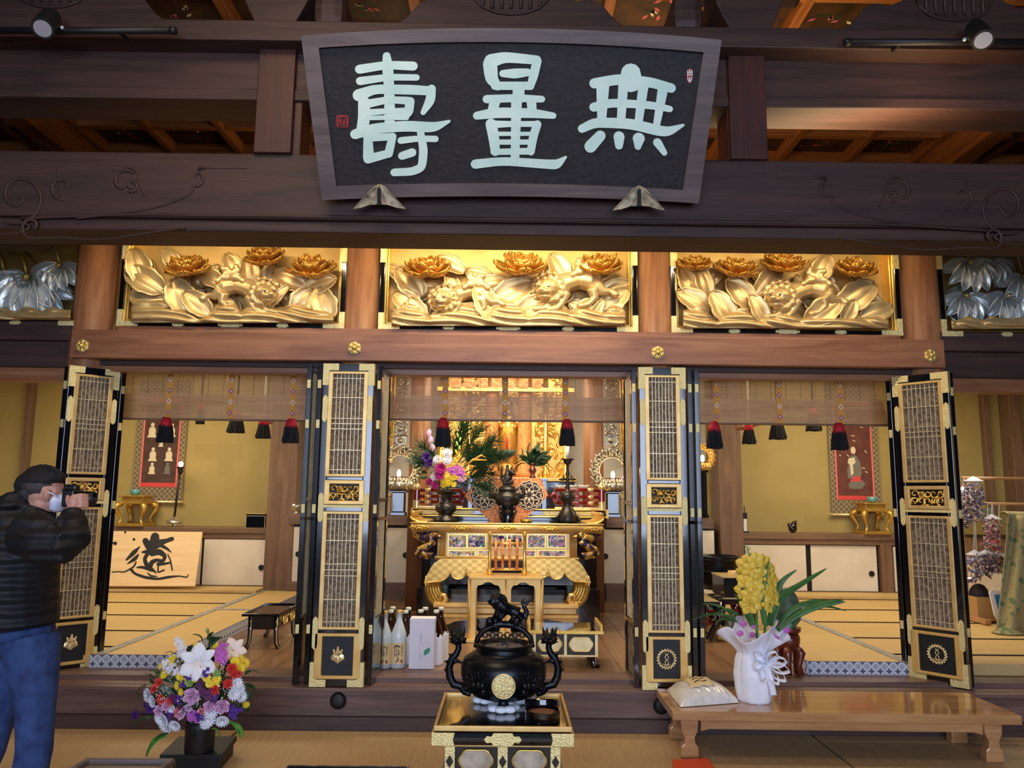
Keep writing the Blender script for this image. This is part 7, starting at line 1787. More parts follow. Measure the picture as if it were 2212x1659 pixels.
# burner
YI = YM+.10; kI = P(1100, 1460, YI).x-P(1099, 1460, YI).x; XI = P(1088, 1460, YI).x
zI = lambda y: P(1088, y, YI).z
t = thing('incense_burner', 'large black bronze incense burner with dragon handles and a gold medallion, on the lacquer table', 'incense burner', (XI, YI, ZT))
pr = [(0, 1508), (40, 1507), (66, 1498), (84, 1480), (92, 1458), (93, 1436), (86, 1420), (70, 1410), (60, 1406), (61, 1402), (58, 1399), (59, 1394), (64, 1391), (62, 1388), (54, 1389), (52, 1396), (40, 1402), (0, 1404)]
build(MB().lathe([(max(.001, a*kI), zI(b_)) for a, b_ in pr], (XI, YI, 0), 48), 'bowl', 'burner_bronze', t, smooth=True)
build(MB().ell((XI, YI, zI(1400)), (48*kI, 48*kI, 9*kI), None, 24), 'ash', 'ash', t, smooth=True, label='grey ash')
mb = MB()
r3 = random.Random(6)
for i in range(26):
    a = r3.random()*6.28; q = r3.random()*30*kI; p = Vector((XI+q*math.cos(a), YI+q*math.sin(a), zI(1392))); mb.tube([p, p+Vector((r3.uniform(-.03, .03), r3.uniform(-.03, .03), r3.uniform(-.005, .012)))], .003, 4)
o = build(mb, 'incense_ends', 'roundel_dark', t); o['kind'] = 'stuff'
# arched lid frame with openwork
arch = [(1029, 1398), (1032, 1378), (1044, 1362), (1064, 1352), (1088, 1349), (1112, 1352), (1132, 1362), (1146, 1378), (1149, 1398)]
for d in (0.03,): build(MB().tube([P(x, y, YI+d) for x, y in arch], [7*kI, 6*kI, 6*kI, 6.5*kI, 7*kI, 6.5*kI, 6*kI, 6*kI, 7*kI], 10), 'arched_handle', 'burner_bronze', t, smooth=True)
mb = MB()
for i in range(6):
    x = 1048+16*i
    for sg in (-1, 1):
        mb.tube([P(x+sg*7*math.cos(q*.5)*(1-q/18), 1370+9*math.sin(q*.5)*(1-q/18), YI+.03) for q in range(12)], [1.6*kI, 1.0*kI], 6)
mb.tube([P(x, y+2, YI+.03) for x, y in ((1038, 1384), (1060, 1378), (1088, 1384), (1116, 1378), (1140, 1384))], 1.6*kI, 6)
build(mb, 'openwork_scrolls', 'burner_bronze', t, smooth=True)
# guardian lion on top
mb = MB(); Q = lambda x, y, d=0: P(x, y, YI+.03+d)
mb.tube([Q(1120, 1325), Q(1104, 1318), Q(1088, 1312, -.01), Q(1078, 1304, -.015)], [14*kI, 12*kI, 14*kI, 13*kI], 12)
mb.ell(Q(1073, 1298, -.02), (14*kI, 12*kI, 12*kI)).ell(Q(1062, 1302, -.03), (8*kI, 8*kI, 6*kI)).ell(Q(1063, 1293, -.03), (6*kI, 7*kI, 4*kI))
for i in range(14): a = i*.45; mb.ell(Q(1078+15*math.cos(a), 1300+15*math.sin(a), -.008), 4.6*kI, None, 8)
for dx in (-5, 5): mb.ell(Q(1070+dx*1.4, 1287, -.01), (3.5*kI, 3*kI, 5*kI)).ell(Q(1064+dx, 1296, -.06), 2.6*kI, None, 8)
mb.ell(Q(1056, 1299, -.05), (4*kI, 4*kI, 3*kI))
for pts in ([(1078, 1315), (1072, 1328), (1066, 1336), (1058, 1337)], [(1090, 1322), (1082, 1334), (1076, 1344)], [(1122, 1326), (1126, 1336), (1120, 1346), (1112, 1348)], [(1112, 1326), (1108, 1338), (1100, 1346)]):
    mb.tube([Q(x, y, -.02 if i_ % 2 else .0) for i_, (x, y) in enumerate(pts)], [8*kI, 6*kI, 5*kI, 5*kI][:len(pts)], 8)
mb.tube([Q(1128, 1326), Q(1136, 1336), Q(1138, 1322), Q(1132, 1310), Q(1140, 1300), Q(1150, 1294)], [6*kI, 6*kI, 6*kI, 5*kI, 4*kI, 1.5*kI], 8).tube([Q(1134, 1312), Q(1128, 1302), Q(1132, 1292)], [5*kI, 4*kI, 1.5*kI], 8)
mb.ell(Q(1058, 1342, -.01), 10*kI); mb.tube([Q(1048, 1352), Q(1088, 1348), Q(1128, 1352)], [6*kI, 8*kI, 6*kI], 8)
build(mb, 'lid_lion', 'burner_bronze', t, remesh=.0045, sm_it=1, label='black bronze guardian lion with a ball')
for s_ in (-1, 1):
    X = lambda dx: 1088+s_*dx
    pts = [(92, 1482), (108, 1478), (116, 1462), (118, 1442), (112, 1424), (102, 1412), (97, 1400), (98, 1388)]
    ptsB = [(70, 1500), (84, 1494)] + pts
    mb = MB().tube([P(X(a), b_, YI-.02) for a, b_ in ptsB], [6*kI, 8*kI, 9*kI, 9.5*kI, 9*kI, 8.5*kI, 8*kI, 7.5*kI, 7*kI, 7*kI], 10)
    mb.ell(P(X(97), 1378, YI-.03), (13*kI, 11*kI, 10*kI)).ell(P(X(90), 1382, YI-.06), (9*kI, 8*kI, 6*kI)).ell(P(X(101), 1384, YI-.05), (8*kI, 7*kI, 7*kI))
    for dx in (-10, -4, 4, 10): mb.tube([P(X(98+dx), 1374, YI-.02), P(X(99+dx*1.3), 1363, YI-.01), P(X(100+dx*1.6), 1355-abs(dx)*.3, YI)], [4.5*kI, 3.2*kI, 1*kI], 6)
    for dy in (0, 8, 15): mb.tube([P(X(106), 1374+dy, YI-.02), P(X(113), 1371+dy, YI-.01), P(X(119), 1372+dy, YI)], [4.5*kI, 3*kI, 1*kI], 6)
    for q in (-4, 5): mb.ell(P(X(94+q), 1375, YI-.065), 2.6*kI, None, 8)
    mb.ell(P(X(84), 1380, YI-.07), (5*kI, 5*kI, 3.4*kI)).ell(P(X(86), 1388, YI-.055), (7*kI, 6*kI, 2.6*kI))
    for i in range(9):
        p, q = ptsB[min(i, 8)], ptsB[min(i+1, 9)]; mb.tube([P(X((p[0]+q[0])/2), (p[1]+q[1])/2, YI-.02), P(X((p[0]+q[0])/2+9+4*(i > 2)-(14 if i > 6 else 0)), (p[1]+q[1])/2-6, YI-.02)], [6.5*kI, 1.2*kI], 6)
    mb.tube([P(X(110), 1430, YI-.02), P(X(98), 1428, YI-.03), P(X(90), 1432, YI-.04)], [5*kI, 4*kI, 3*kI], 8)
    build(mb, 'dragon_handle', 'burner_bronze', t, remesh=.0042, sm_it=1)
# medallion: on the bowl's front
zm = zI(1460); rb = 92*kI
md = Vector((XI, YI-rb-.004, zm)); R_ = 24.5*kI
def disc(u, v): a = 2*PI*u; return (md.x+R_*v*math.cos(a), YI-math.sqrt(max(0, (rb+.007)**2-(R_*v*math.cos(a))**2))+.16*(R_*v*math.sin(a))**2/ rb*2 - .001, md.z+R_*v*math.sin(a))
m1 = build(MB().grid(disc, 36, 6), 'medallion', 'engraved_fitting', t, smooth=True, solid=.006, label='round gold medallion')
mb = MB()
mb.tube([Vector(disc(k/36, .97))+Vector((0, -.004, 0)) for k in range(36)], .003, 6, True)
for k in range(12):
    mb.tube([Vector(disc((k/12) % 1, .35+.55*q/5))+Vector((.006*math.sin(q*PI/5), -.004, 0)) for q in range(6)], .0022, 5)
for s_ in (-1, 1): mb.tube([md+Vector((s_*R_*.18*math.sin(q*PI/6), -.006, R_*(-.4+.8*q/6))) for q in range(7)], .0025, 5)
build(mb, 'medallion_relief', 'pale_gold', m1, smooth=True)
for s_ in (-1, 1):
    mb = MB(); r3 = random.Random(12)
    for i in range(16):
        a = -PI/2+s_*(.5+.75*r3.random()); z = zI(1452+30*r3.random()); q = (90-(z < zI(1470))*6)*kI; p = Vector((XI+q*math.cos(a), YI+q*math.sin(a), z))
        mb.ell(p, (.014+.01*r3.random(), .012, .014+.008*r3.random()), None, 8)
    for i in range(3): mb.tube([(XI+(93*kI+.002)*math.cos(-PI/2+s_*(.35+.1*i+.03*q)), YI+(93*kI+.002)*math.sin(-PI/2+s_*(.35+.1*i+.03*q)), zI(1442)+.02*math.sin(q*.8)) for q in range(10)], .004, 5)
    build(mb, 'flower_relief', 'burner_bronze', t, smooth=True)
legs = [(-.5, .3), (0, -.33), (.5, .3)]
for i, (u, v) in enumerate(((-34, .06), (0, -.10), (36, .06))):
    p = Vector((XI+u*kI, YI+v, 0))
    build(MB().tube([(p.x, p.y, zI(1500)), (p.x, p.y, ZT+.075), (p.x, p.y, ZT+.04), (p.x, p.y-.01, ZT+.022)], [.042, .032, .024, .03], 12), 'leg', 'burner_bronze', t, smooth=True)
for i, (u, v) in enumerate(((-34, .06), (0, -.10), (36, .06))):
    p = Vector((XI+u*kI, YI+v-.01, ZT+.001))
    s_ = thing('paper_pad', 'crumpled white paper pad under the ' + ('left leg', 'front leg', 'right leg')[i] + ' of the big incense burner', 'pad', p, 'paper pads under the burner')
    r3 = random.Random(i); mb = MB()
    for q in range(7): a = q*.9; mb.ell(p+Vector((.052*math.cos(a), .042*math.sin(a), .016)), (.034, .03, .0155+.006*r3.random()), None, 8)
    build(mb, 'pad', 'white_paper', s_, remesh=.006, sm_it=1)
# incense case and lid
c = PZ(1172, 1556, ZT); kk = P(1173, 1556, c.y).x-P(1172, 1556, c.y).x; R_ = 38*kk
t = thing('incense_case', 'round black case of brown powdered incense on the right of the lacquer table', 'case', c)
build(MB().lathe([(R_*.97, 0.002), (R_, .006), (R_, .05), (R_*.95, .05), (R_*.94, .034), (.001, .034)], c, 36), 'case', 'black_lacquer', t, smooth=False)
build(MB().lathe([(.001, .03), (R_*.93, .036), (R_*.5, .043), (.001, .045)], c, 24), 'incense', 'incense_chips', t, smooth=True, label='brown incense powder')
c2 = PZ(1176, 1532, ZT); c2 = Vector((c.x+.004, c.y+R_*1.55, ZT))
t = thing('case_lid', 'round black lid propped behind the incense case', 'lid', c2)
ax = RX(-.30)
build(MB().lathe([(.001, .0), (R_*1.0, .0), (R_*1.04, .006), (R_*1.04, .028), (R_*1.0, .034), (.001, .034)], c2+Vector((0, 0, R_*.31)), 36, 1, ax), 'lid', 'black_lacquer', t)

# ================================================================ LOW WOODEN TABLE, RICE BAG, ORCHID
ZB = .29
A, B_, Cc, Dd = PZ(1453, 1536, ZB), PZ(2208, 1546, ZB), PZ(2088, 1496, ZB), PZ(1418, 1487, ZB)
t = thing('low_table', 'long low varnished wooden table holding the orchid and the rice bag', 'table', ((A.x+B_.x+Cc.x+Dd.x)/4, (A.y+B_.y+Cc.y+Dd.y)/4, 0))
dn = Vector((0, 0, -.055))
build(MB().prism([A, B_, Cc, Dd], dn), 'tabletop', 'bench_wood', t, bevel=.006)
def TQ(u, v, z): p = A.lerp(B_, u).lerp(Dd.lerp(Cc, u), v); return Vector((p.x, p.y, z))
U_ = (B_-A).normalized(); V_ = (Dd-A).normalized()
for u in (.055, .935):
    for v in (.12, .78):
        o_ = TQ(u, v, 0); prf = [(-.055, .002), (.055, .002), (.05, .07), (.035, .085), (.03, .12), (.05, .16), (.055, .235), (-.055, .235), (-.05, .16), (-.03, .12), (-.035, .085), (-.05, .07)]
        build(MB().prism([o_+U_*a+Vector((0, 0, z)) for a, z in prf], V_*.07), 'leg', 'bench_wood', t, bevel=.006)
for v in (.16, .86):
    p, q = TQ(.09, v, 0), TQ(.91, v, 0)
    mb = MB().prism([Vector((p.x, p.y, .235)), Vector((p.x, p.y, .15))+U_*.0, Vector((p.x, p.y, .165))+U_*.05, Vector((q.x, q.y, .165))-U_*.05, Vector((q.x, q.y, .15)), Vector((q.x, q.y, .235))], V_*.03)
    build(mb, 'apron', 'bench_wood', t, bevel=.004)
for u in (.055, .935): p, q = TQ(u, .2, 0), TQ(u, .84, 0); build(MB().tube([Vector((p.x, p.y, .13)), Vector((q.x, q.y, .13))], .025, 4), 'end_stretcher', 'bench_wood', t)
# rice bag
q4 = [PZ(1470, 1529, ZB), PZ(1598, 1519, ZB), PZ(1540, 1487, ZB), PZ(1440, 1492, ZB)]
ce = (q4[0]+q4[1]+q4[2]+q4[3])/4
t = thing('rice_bag', 'clear bag of white rice with a tan paper label on the low table', 'bag', (ce.x, ce.y, ZB))
def rb_(u, v):
    p = q4[0].lerp(q4[1], u).lerp(q4[3].lerp(q4[2], u), v)
    h = .105*(max(0, math.sin(PI*u))**.42)*(max(0, math.sin(PI*v))**.42)
    return Vector((p.x, p.y, ZB+.004+h+.004*math.sin(u*40+v*9)*(h > .01)))
mb = MB().grid(rb_, 36, 28)
mb.add([q4[0]+Vector((0, 0, .003)), q4[1]+Vector((0, 0, .003)), q4[2]+Vector((0, 0, .003)), q4[3]+Vector((0, 0, .003))], [(0, 1, 2, 3)])
build(mb, 'bag', 'rice_bag_film', t, smooth=True)
def lb_(u, v): return rb_(.24+.44*u, .22+.50*v)+Vector((0, -.003, .008))
lp = build(MB().grid(lb_, 10, 8), 'paper_label', 'label_paper', t, smooth=True, solid=.002, label='tan paper label')
for k in range(3):
    y0 = .25+.22*k
    build(MB().stroke([(.25, y0, .06), (.75, y0+.02, .05)], lambda x, y: lb_(x, 1-y)+Vector((0, -.001, .0015)), (0, 0, .0008)), 'written_line', 'ink', lp)
# orchid
oc = PZ(1642, 1523, ZB); k = P(1643, 1450, oc.y).x-P(1642, 1450, oc.y).x
oc = Vector((oc.x, oc.y+36*k, ZB+.002)); Yo = oc.y
t = thing('orchid_pot', 'yellow orchid with long leaves in a white paper wrapped pot, on the low table', 'potted plant', oc)
def zo(y): return oc.z+(1516-y)*k*1.0
def wrap(u, v):
    a = 2*PI*u; y = [1516, 1480, 1440, 1418, 1400, 1378][0]
    prof = [(35, 1516), (39, 1495), (42, 1460), (38, 1428), (33, 1414), (42, 1400), (58, 1384), (66, 1372)]
    f = v*(len(prof)-1); i = min(int(f), len(prof)-2); q = f-i; r = prof[i][0]*(1-q)+prof[i+1][0]*q; yy = prof[i][1]*(1-q)+prof[i+1][1]*q
    flare = max(0, v-.6)/.4
    r *= 1+.04*math.cos(6*a+v*2)+flare*.14*math.cos(4*a+1); yy -= flare*13*math.sin(4*a+.6)
    r += 1.2*math.sin(17*a)*v
    return (oc.x+r*k*math.cos(a), oc.y+r*k*math.sin(a), zo(yy))
mb = MB().grid(wrap, 72, 28); mb.lathe([(35*k, zo(1516)), (.001, zo(1515.9))], (oc.x, oc.y, 0), 24)
build(mb, 'paper_wrap', 'white_paper', t, smooth=True, solid=.003, label='white paper wrapping')
build(MB().lathe([(.001, zo(1418)), (30*k, zo(1418)), (30*k, zo(1416)), (.001, zo(1412))], (oc.x, oc.y, 0), 16), 'soil', 'hair_fade', t)
def ribbon(pts, w_, wd=(0, 0, 1), nm='bow_loop', mat='white_paper'):
    pts = [Vector(p) for p in pts]
    def f(u, v):
        n = len(pts)-1; q = min(int(u*n), n-1); s_ = u*n-q; a, b_, c_, d_ = pts[max(0, q-1)], pts[q], pts[q+1], pts[min(n, q+2)]
        p = .5*((2*b_)+(c_-a)*s_+(2*a-5*b_+4*c_-d_)*s_*s_+(3*b_-a-3*c_+d_)*s_**3)
        ww = w_(u) if callable(w_) else w_
        return p+Vector(wd)*ww*(v-.5)
    return build(MB().grid(f, 20, 3), nm, mat, t, smooth=True, solid=.0015)
kx = Vector((oc.x, oc.y-40*k, zo(1432)))
for ang, ln in ((.3, 40), (-.2, 44), (-.7, 44), (1.0, 34), (2.4, 36), (3.3, 30), (-1.1, 40), (-1.9, 34)):
    d = Vector((math.cos(ang), -.35, math.sin(ang)))*ln*k; s_ = Vector((-math.sin(ang), 0, math.cos(ang)))*10*k
    ribbon([kx+Vector((14*k, 0, 0)), kx+Vector((14*k, 0, 0))+d*.6+s_, kx+Vector((14*k, 0, 0))+d+Vector((0, -.01, 0)), kx+Vector((14*k, 0, 0))+d*.6-s_, kx+Vector((14*k, -.006, 0))], .035, (0, 1, .3))
ribbon([kx+Vector((14*k, -.01, 0)), kx+Vector((20*k, -.025, -30*k)), kx+Vector((26*k, -.02, -62*k))], .04, (1, 0, 0), 'ribbon_tail')
# clear film sheets
for (x0, y0), (x1, y1), (x2, y2), (x3, y3), d in (((1612, 1392), (1646, 1384), (1636, 1350), (1606, 1310), .03), ((1580, 1378), (1625, 1390), (1606, 1328), (1590, 1330), -.02), ((1644, 1390), (1688, 1394), (1712, 1350), (1696, 1338), -.03), ((1650, 1384), (1676, 1388), (1692, 1346), (1670, 1334), .05)):
    def f(u, v):
        pa = P(x0, y0, Yo+d).lerp(P(x1, y1, Yo+d), u); pb_ = P(x3, y3, Yo+d).lerp(P(x2, y2, Yo+d), u); return pa.lerp(pb_, v)+Vector((0, -.03*math.sin(PI*u)*(1), 0))
    fl = build(MB().grid(f, 8, 6), 'clear_film', 'clear_film', t, smooth=True)
    for q in range(2):
        c = f(.35+.3*q, .3+.4*q); build(MB().ell(c+Vector((0, -.004, 0)), (.022, .002, .018)), 'pink_print', 'film_pink', fl, smooth=True)
def strap(pts, w_, d0=0, d1=0, mat='orchid_leaf'):
    n = len(pts); pp = [P(x, y, Yo+d0+(d1-d0)*i/(n-1)) for i, (x, y) in enumerate(pts)]
    e = (pp[-1]-pp[0]); side = Vector((0, .5, 0))+e.cross(Vector((0, 1, 0))).normalized()*.9; side.normalize()
    return ribbon(pp, lambda u: w_*k*(math.sin(PI*min(1, .12+u*.88))**.7), side, 'leaf', mat)
for pts, w_, d0, d1 in (([(1668, 1350), (1690, 1290), (1730, 1262), (1787, 1227)], 14, 0, .1), ([(1664, 1352), (1676, 1290), (1690, 1255), (1722, 1230)], 14, .03, .0), ([(1676, 1360), (1710, 1318), (1760, 1300), (1828, 1301)], 13, 0, -.05), ([(1680, 1362), (1720, 1330), (1770, 1308), (1810, 1300), (1824, 1299)], 15, -.05, -.1),
                        ([(1690, 1352), (1720, 1325), (1780, 1310), (1830, 1320)], 7, .05, .1), ([(1688, 1362), (1705, 1345), (1724, 1322), (1734, 1296)], 6, .1, .15), ([(1650, 1350), (1645, 1290), (1652, 1250), (1661, 1212)], 12, -.1, -.1), ([(1630, 1350), (1612, 1310), (1606, 1275), (1603, 1246)], 13, -.05, -.04),
                        ([(1622, 1352), (1606, 1315), (1596, 1292), (1586, 1284)], 9, -.02, 0), ([(1608, 1356), (1570, 1330), (1530, 1328), (1494, 1340)], 7, -.02, -.1), ([(1604, 1352), (1570, 1318), (1540, 1306), (1516, 1304)], 7, .0, .05), ([(1610, 1352), (1590, 1325), (1565, 1316), (1540, 1330)], 7, .0, -.1), ([(1606, 1350), (1580, 1340), (1556, 1338), (1544, 1350)], 6, .04, .0), ([(1655, 1352), (1668, 1320), (1672, 1290), (1668, 1262)], 14, .06, .08), ([(1696, 1362), (1712, 1352), (1722, 1336)], 9, -.02, -.06)):
    strap(pts, w_, d0, d1)
build(MB().tube([P(1636, 1400, Yo), P(1634, 1330, Yo), P(1630, 1260, Yo), P(1622, 1210, Yo), P(1613, 1180, Yo)], [.009, .008, .007, .005, .003], 8), 'flower_stem', 'bright_leaf', t, smooth=True)
build(MB().tube([P(1650, 1400, Yo-.02), P(1654, 1330, Yo-.03), P(1650, 1260, Yo-.03), P(1640, 1215, Yo-.02)], [.009, .008, .007, .004], 8), 'flower_stem', 'bright_leaf', t, smooth=True)
for i in range(12):
    y = 1182+6.2*i; sg = 1 if i % 2 else -1
    put(t, 'bud', 'bud_green', P(1613+i*1.1+sg*2, y, Yo), (8+i*.7)*k, (.5*sg, -.2, .8), 0, 'flower_bud')
mbo = MB()
for q, (a, ln, wd) in enumerate(((PI/2, 1, .34), (PI/2+1.25, 1, .32), (PI/2-1.25, 1, .32), (PI/2+2.45, .95, .3), (PI/2-2.45, .95, .3))):
    U = Vector((math.cos(a), math.sin(a), .25)); V2 = Vector((-math.sin(a), math.cos(a), 0)); mbo.grid(leaf_fn((0, 0, 0), U, V2, U.cross(V2), ln, wd*1.35, 1, -.35, .2, 0), 7, 5)
mbo.ell((0, -.22, .28), (.2, .26, .16), None, 8)
me = bpy.data.meshes.new('orchid'); me.from_pydata(mbo.v, [], mbo.f); me.polygons.foreach_set('use_smooth', [True]*len(me.polygons)); me.materials.append(MATS['orchid_yellow']); me.update(); FM['orchid'] = me
r3 = random.Random(21)
for i in range(24):
    y = 1212+4.2*i; cx_ = 1633+ (y-1212)*.10; w_ = 18+16*math.sin(PI*(y-1205)/125)
    x = cx_+w_*math.sin(i*2.4)
    put(t, 'orchid', 'orchid_yellow', P(x, y, Yo-.05-.05*math.cos(i*2.4)), (19+4*r3.random())*k, ((x-cx_)/40, -1, r3.uniform(-.3, .4)), r3.uniform(-.5, .5), 'orchid_bloom')

# ================================================================ LEFT FLOWER ARRANGEMENT
vc = PZ(430, 1622, .10); Yv = vc.y; kv = P(431, 1500, Yv).x-P(430, 1500, Yv).x
bs = thing('flower_board', 'black stepped wooden board under the vase of lilies on the hall tatami', 'board', (vc.x, Yv, 0))
q = [PZ(345, 1630, .10), PZ(480, 1630, .10), PZ(512, 1590, .10), PZ(386, 1590, .10)]
build(MB().prism([Vector((p.x, p.y, .10)) for p in q], (0, 0, -.03)), 'top_board', 'black_matte', bs, bevel=.004)
cq = (q[0]+q[1]+q[2]+q[3])/4
build(MB().prism([Vector((cq.x+(p.x-cq.x)*.92, cq.y+(p.y-cq.y)*.92, .07)) for p in q], (0, 0, -.068)), 'foot_board', 'black_matte', bs, bevel=.004)
vt = thing('flower_pot', 'dark cylindrical vase holding the lily arrangement, on the black board', 'vase', (vc.x, Yv, .101))
build(MB().lathe([(29*kv, 0), (30*kv, .01), (31*kv, 50*kv), (32*kv, 62*kv), (30*kv, 62*kv), (29*kv, 40*kv), (.001, 40*kv)], (vc.x, Yv, .101), 32), 'pot', 'black_matte', vt, smooth=True)
fa = thing('flower_arrangement', 'bright arrangement of white lilies, daisies and pink and purple flowers left of the steps', 'flowers', (vc.x, Yv, .101+55*kv))
FX, FY = 428, 1490
fl = []
def A4(x, y): return 250+x/5.043, 1330+y/5.043
for kind, mat, lst in (
    ('lily', 'petal_white', [(900, 510, 36)]), ('lily', 'petal_cream', [(1280, 370, 26), (880, 600, 20)]), ('bud', 'bud_green', [(1005, 190, 18)]), ('bud', 'petal_white', [(1160, 890, 9)]),
    ('daisy', 'petal_yellow', [(610, 480, 12), (1340, 480, 12), (1400, 520, 12), (1300, 500, 11), (1360, 570, 11), (1100, 690, 10), (1020, 740, 9), (820, 620, 8), (740, 720, 9), (670, 760, 9), (710, 830, 8), (530, 640, 10), (490, 550, 7), (870, 690, 8), (1080, 320, 8), (1420, 970, 8), (700, 660, 9), (990, 680, 9), (1090, 760, 8), (880, 320, 8)]),
    ('ruffled', 'petal_red', [(1260, 580, 12), (1290, 640, 11), (1220, 740, 11), (475, 730, 11), (420, 800, 9), (505, 910, 12), (1080, 810, 11), (600, 920, 10), (1330, 640, 9)]),
    ('chrysanthemum', 'petal_white', [(360, 860, 15), (410, 930, 13), (1310, 740, 15), (1290, 850, 15), (1370, 880, 13), (520, 1130, 17), (550, 1200, 16), (650, 1190, 14), (1000, 1130, 17), (1160, 1140, 15), (1040, 1050, 15), (610, 1010, 10), (1350, 800, 12), (480, 1110, 13), (980, 1180, 12)]),
    ('ruffled', 'petal_pink', [(835, 870, 19), (1160, 980, 17), (1020, 980, 13), (560, 980, 13), (710, 1070, 12), (480, 1030, 13), (800, 1000, 10)]),
    ('cluster', 'petal_magenta', [(1150, 440, 15), (1140, 390, 12), (1160, 490, 12), (1170, 330, 11), (850, 1060, 10), (880, 1130, 10), (810, 1100, 10)]),
    ('cluster', 'petal_violet', [(970, 610, 13), (790, 660, 12), (390, 1020, 15), (230, 1070, 12), (610, 1070, 13), (920, 1100, 13), (1290, 1010, 16), (1290, 1060, 13), (740, 750, 10), (700, 910, 12), (1060, 880, 12), (200, 1085, 9), (330, 975, 8)]),
    ('cluster', 'petal_plum', [(1020, 860, 13), (640, 900, 12), (910, 740, 10), (960, 820, 12), (1080, 920, 10), (720, 980, 9)]),
    ('ruffled', 'petal_coral', [(590, 940, 11), (690, 1050, 11), (940, 1030, 9)]),
    ('cluster', 'petal_white', [(700, 300, 12), (720, 370, 13), (740, 440, 12), (560, 530, 12), (620, 560, 10), (680, 270, 9), (580, 590, 9), (740, 600, 9), (660, 610, 9)]),
    ('spray', 'petal_white', [(640, 540, 20), (780, 960, 18), (1080, 600, 16), (720, 560, 16), (1180, 800, 12), (520, 830, 14), (890, 960, 14)]),
    ('ruffled', 'bud_green', [(810, 735, 9), (1100, 630, 8)])):
    for x, y, s_ in lst: X, Y_ = A4(x, y); fl.append((kind, mat, X, Y_, s_))
flat(fa, fl, Yv, FX, FY, .20, 110)
r3 = random.Random(31)
for i in range(85):
    a = r3.uniform(-.3, PI+.3); rr_ = r3.uniform(20, 105); x, y = FX+rr_*math.cos(a), FY+20-rr_*.85*math.sin(a)
    put(fa, 'leaf', r3.choice(('dark_leaf', 'dark_leaf', 'green_leaf')), P(x, y, Yv-.06+.1*r3.random()), (16+16*r3.random())*kv, (math.cos(a)+r3.uniform(-.3, .3), r3.uniform(-.6, .2), math.sin(a)+r3.uniform(-.3, .3)), r3.random()*6, 'leaf')
for x, y, ang, s_, m_ in ((1000, 260, 1.2, 26, 'dark_leaf'), (960, 260, 2.2, 24, 'dark_leaf'), (1050, 300, .9, 32, 'dark_leaf'), (1030, 330, 1.3, 30, 'dark_leaf'), (780, 400, 1.1, 26, 'dark_leaf'), (640, 400, 2.8, 18, 'dark_leaf'), (1400, 620, .5, 34, 'dark_leaf'), (1400, 720, -.1, 38, 'dark_leaf'), (1400, 760, .1, 30, 'dark_leaf'), (1420, 800, -.8, 24, 'dark_leaf'), (430, 680, 2.3, 24, 'dark_leaf'), (450, 740, 3.0, 34, 'dark_leaf'), (520, 640, 2.4, 28, 'dark_leaf'), (400, 1080, 3.3, 34, 'dark_leaf'), (1200, 1120, -.3, 48, 'bright_leaf'), (1230, 1140, -.2, 44, 'bright_leaf'), (530, 1270, 3.75, 54, 'bright_leaf'), (560, 1260, 3.5, 34, 'green_leaf'), (1040, 1210, -.2, 30, 'bright_leaf'), (860, 1220, -1.8, 24, 'green_leaf')):
    X, Y_ = A4(x, y); put(fa, 'leaf', m_, P(X, Y_, Yv-.08), s_*kv, (math.cos(ang), -.25, math.sin(ang)), rnd.uniform(-.6, .6), 'leaf')
mb = MB()
for i in range(40):
    a = r3.uniform(.2, PI-.2); rr_ = r3.uniform(50, 105); mb.tube([P(428+r3.uniform(-14, 14), 1572, Yv+r3.uniform(-.04, .04)), P(428+rr_*.5*math.cos(a), 1530-rr_*.4*math.sin(a), Yv-.04), P(428+rr_*math.cos(a), 1500-rr_*.85*math.sin(a), Yv-.05)], .0045, 5)
build(mb, 'stems', 'green_leaf', fa)
# ================================================================ FOREGROUND BITS
q = [PZ(160, 1672, .28), PZ(376, 1634, .28)]
zt_ = .34; a0, a1 = PZ(150, 1652, zt_), PZ(374, 1637, zt_)
t = thing('tray_table', 'low dark wooden tray table with a pale rounded rim, bottom left corner', 'table', (a0.x+.2, 3.9, 0))
x1_ = PZ(376, 1640, zt_).x; x0_ = PZ(165, 1648, zt_).x; yb_ = PZ(300, 1636, zt_).y; yf_ = yb_-.7
build(MB().box(x0_, x1_, yf_, yb_, zt_-.05, zt_-.02), 'top_panel', 'tray_wood', t)
mb = MB()
for bx_ in ((x0_, x1_, yb_-.03, yb_), (x0_, x1_, yf_, yf_+.03), (x0_, x0_+.03, yf_, yb_), (x1_-.03, x1_, yf_, yb_)): mb.box(*bx_, zt_-.06, zt_)
build(mb, 'rim', 'plaque_frame_wood', t, bevel=.01)
for X in (x0_+.06, x1_-.06):
    for y_ in (yf_+.06, yb_-.06): build(MB().box(X-.03, X+.03, y_-.03, y_+.03, .002, zt_-.05), 'leg', 'tray_wood', t, bevel=.006)
zz_ = .12; x0_, x1_ = PZ(620, 1654, zz_).x, PZ(886, 1654, zz_).x; yb_ = PZ(750, 1653, zz_).y
t = thing('black_tray', 'black tray edge at the bottom of the picture, left of the burner table', 'tray', ((x0_+x1_)/2, yb_-.2, .002))
build(MB().box(x0_, x1_, yb_-.4, yb_, .002, .03), 'tray_base', 'black_lacquer', t)
mb = MB()
for bx_ in ((x0_, x1_, yb_-.02, yb_), (x0_, x1_, yb_-.4, yb_-.38), (x0_, x0_+.02, yb_-.4, yb_), (x1_-.02, x1_, yb_-.4, yb_)): mb.box(*bx_, .002, zz_)
build(mb, 'tray_rim', 'black_lacquer', t, bevel=.006)
p = [PZ(1452, 1640, .03), PZ(1528, 1637, .03), PZ(1548, 1662, .03), PZ(1456, 1668, .03)]
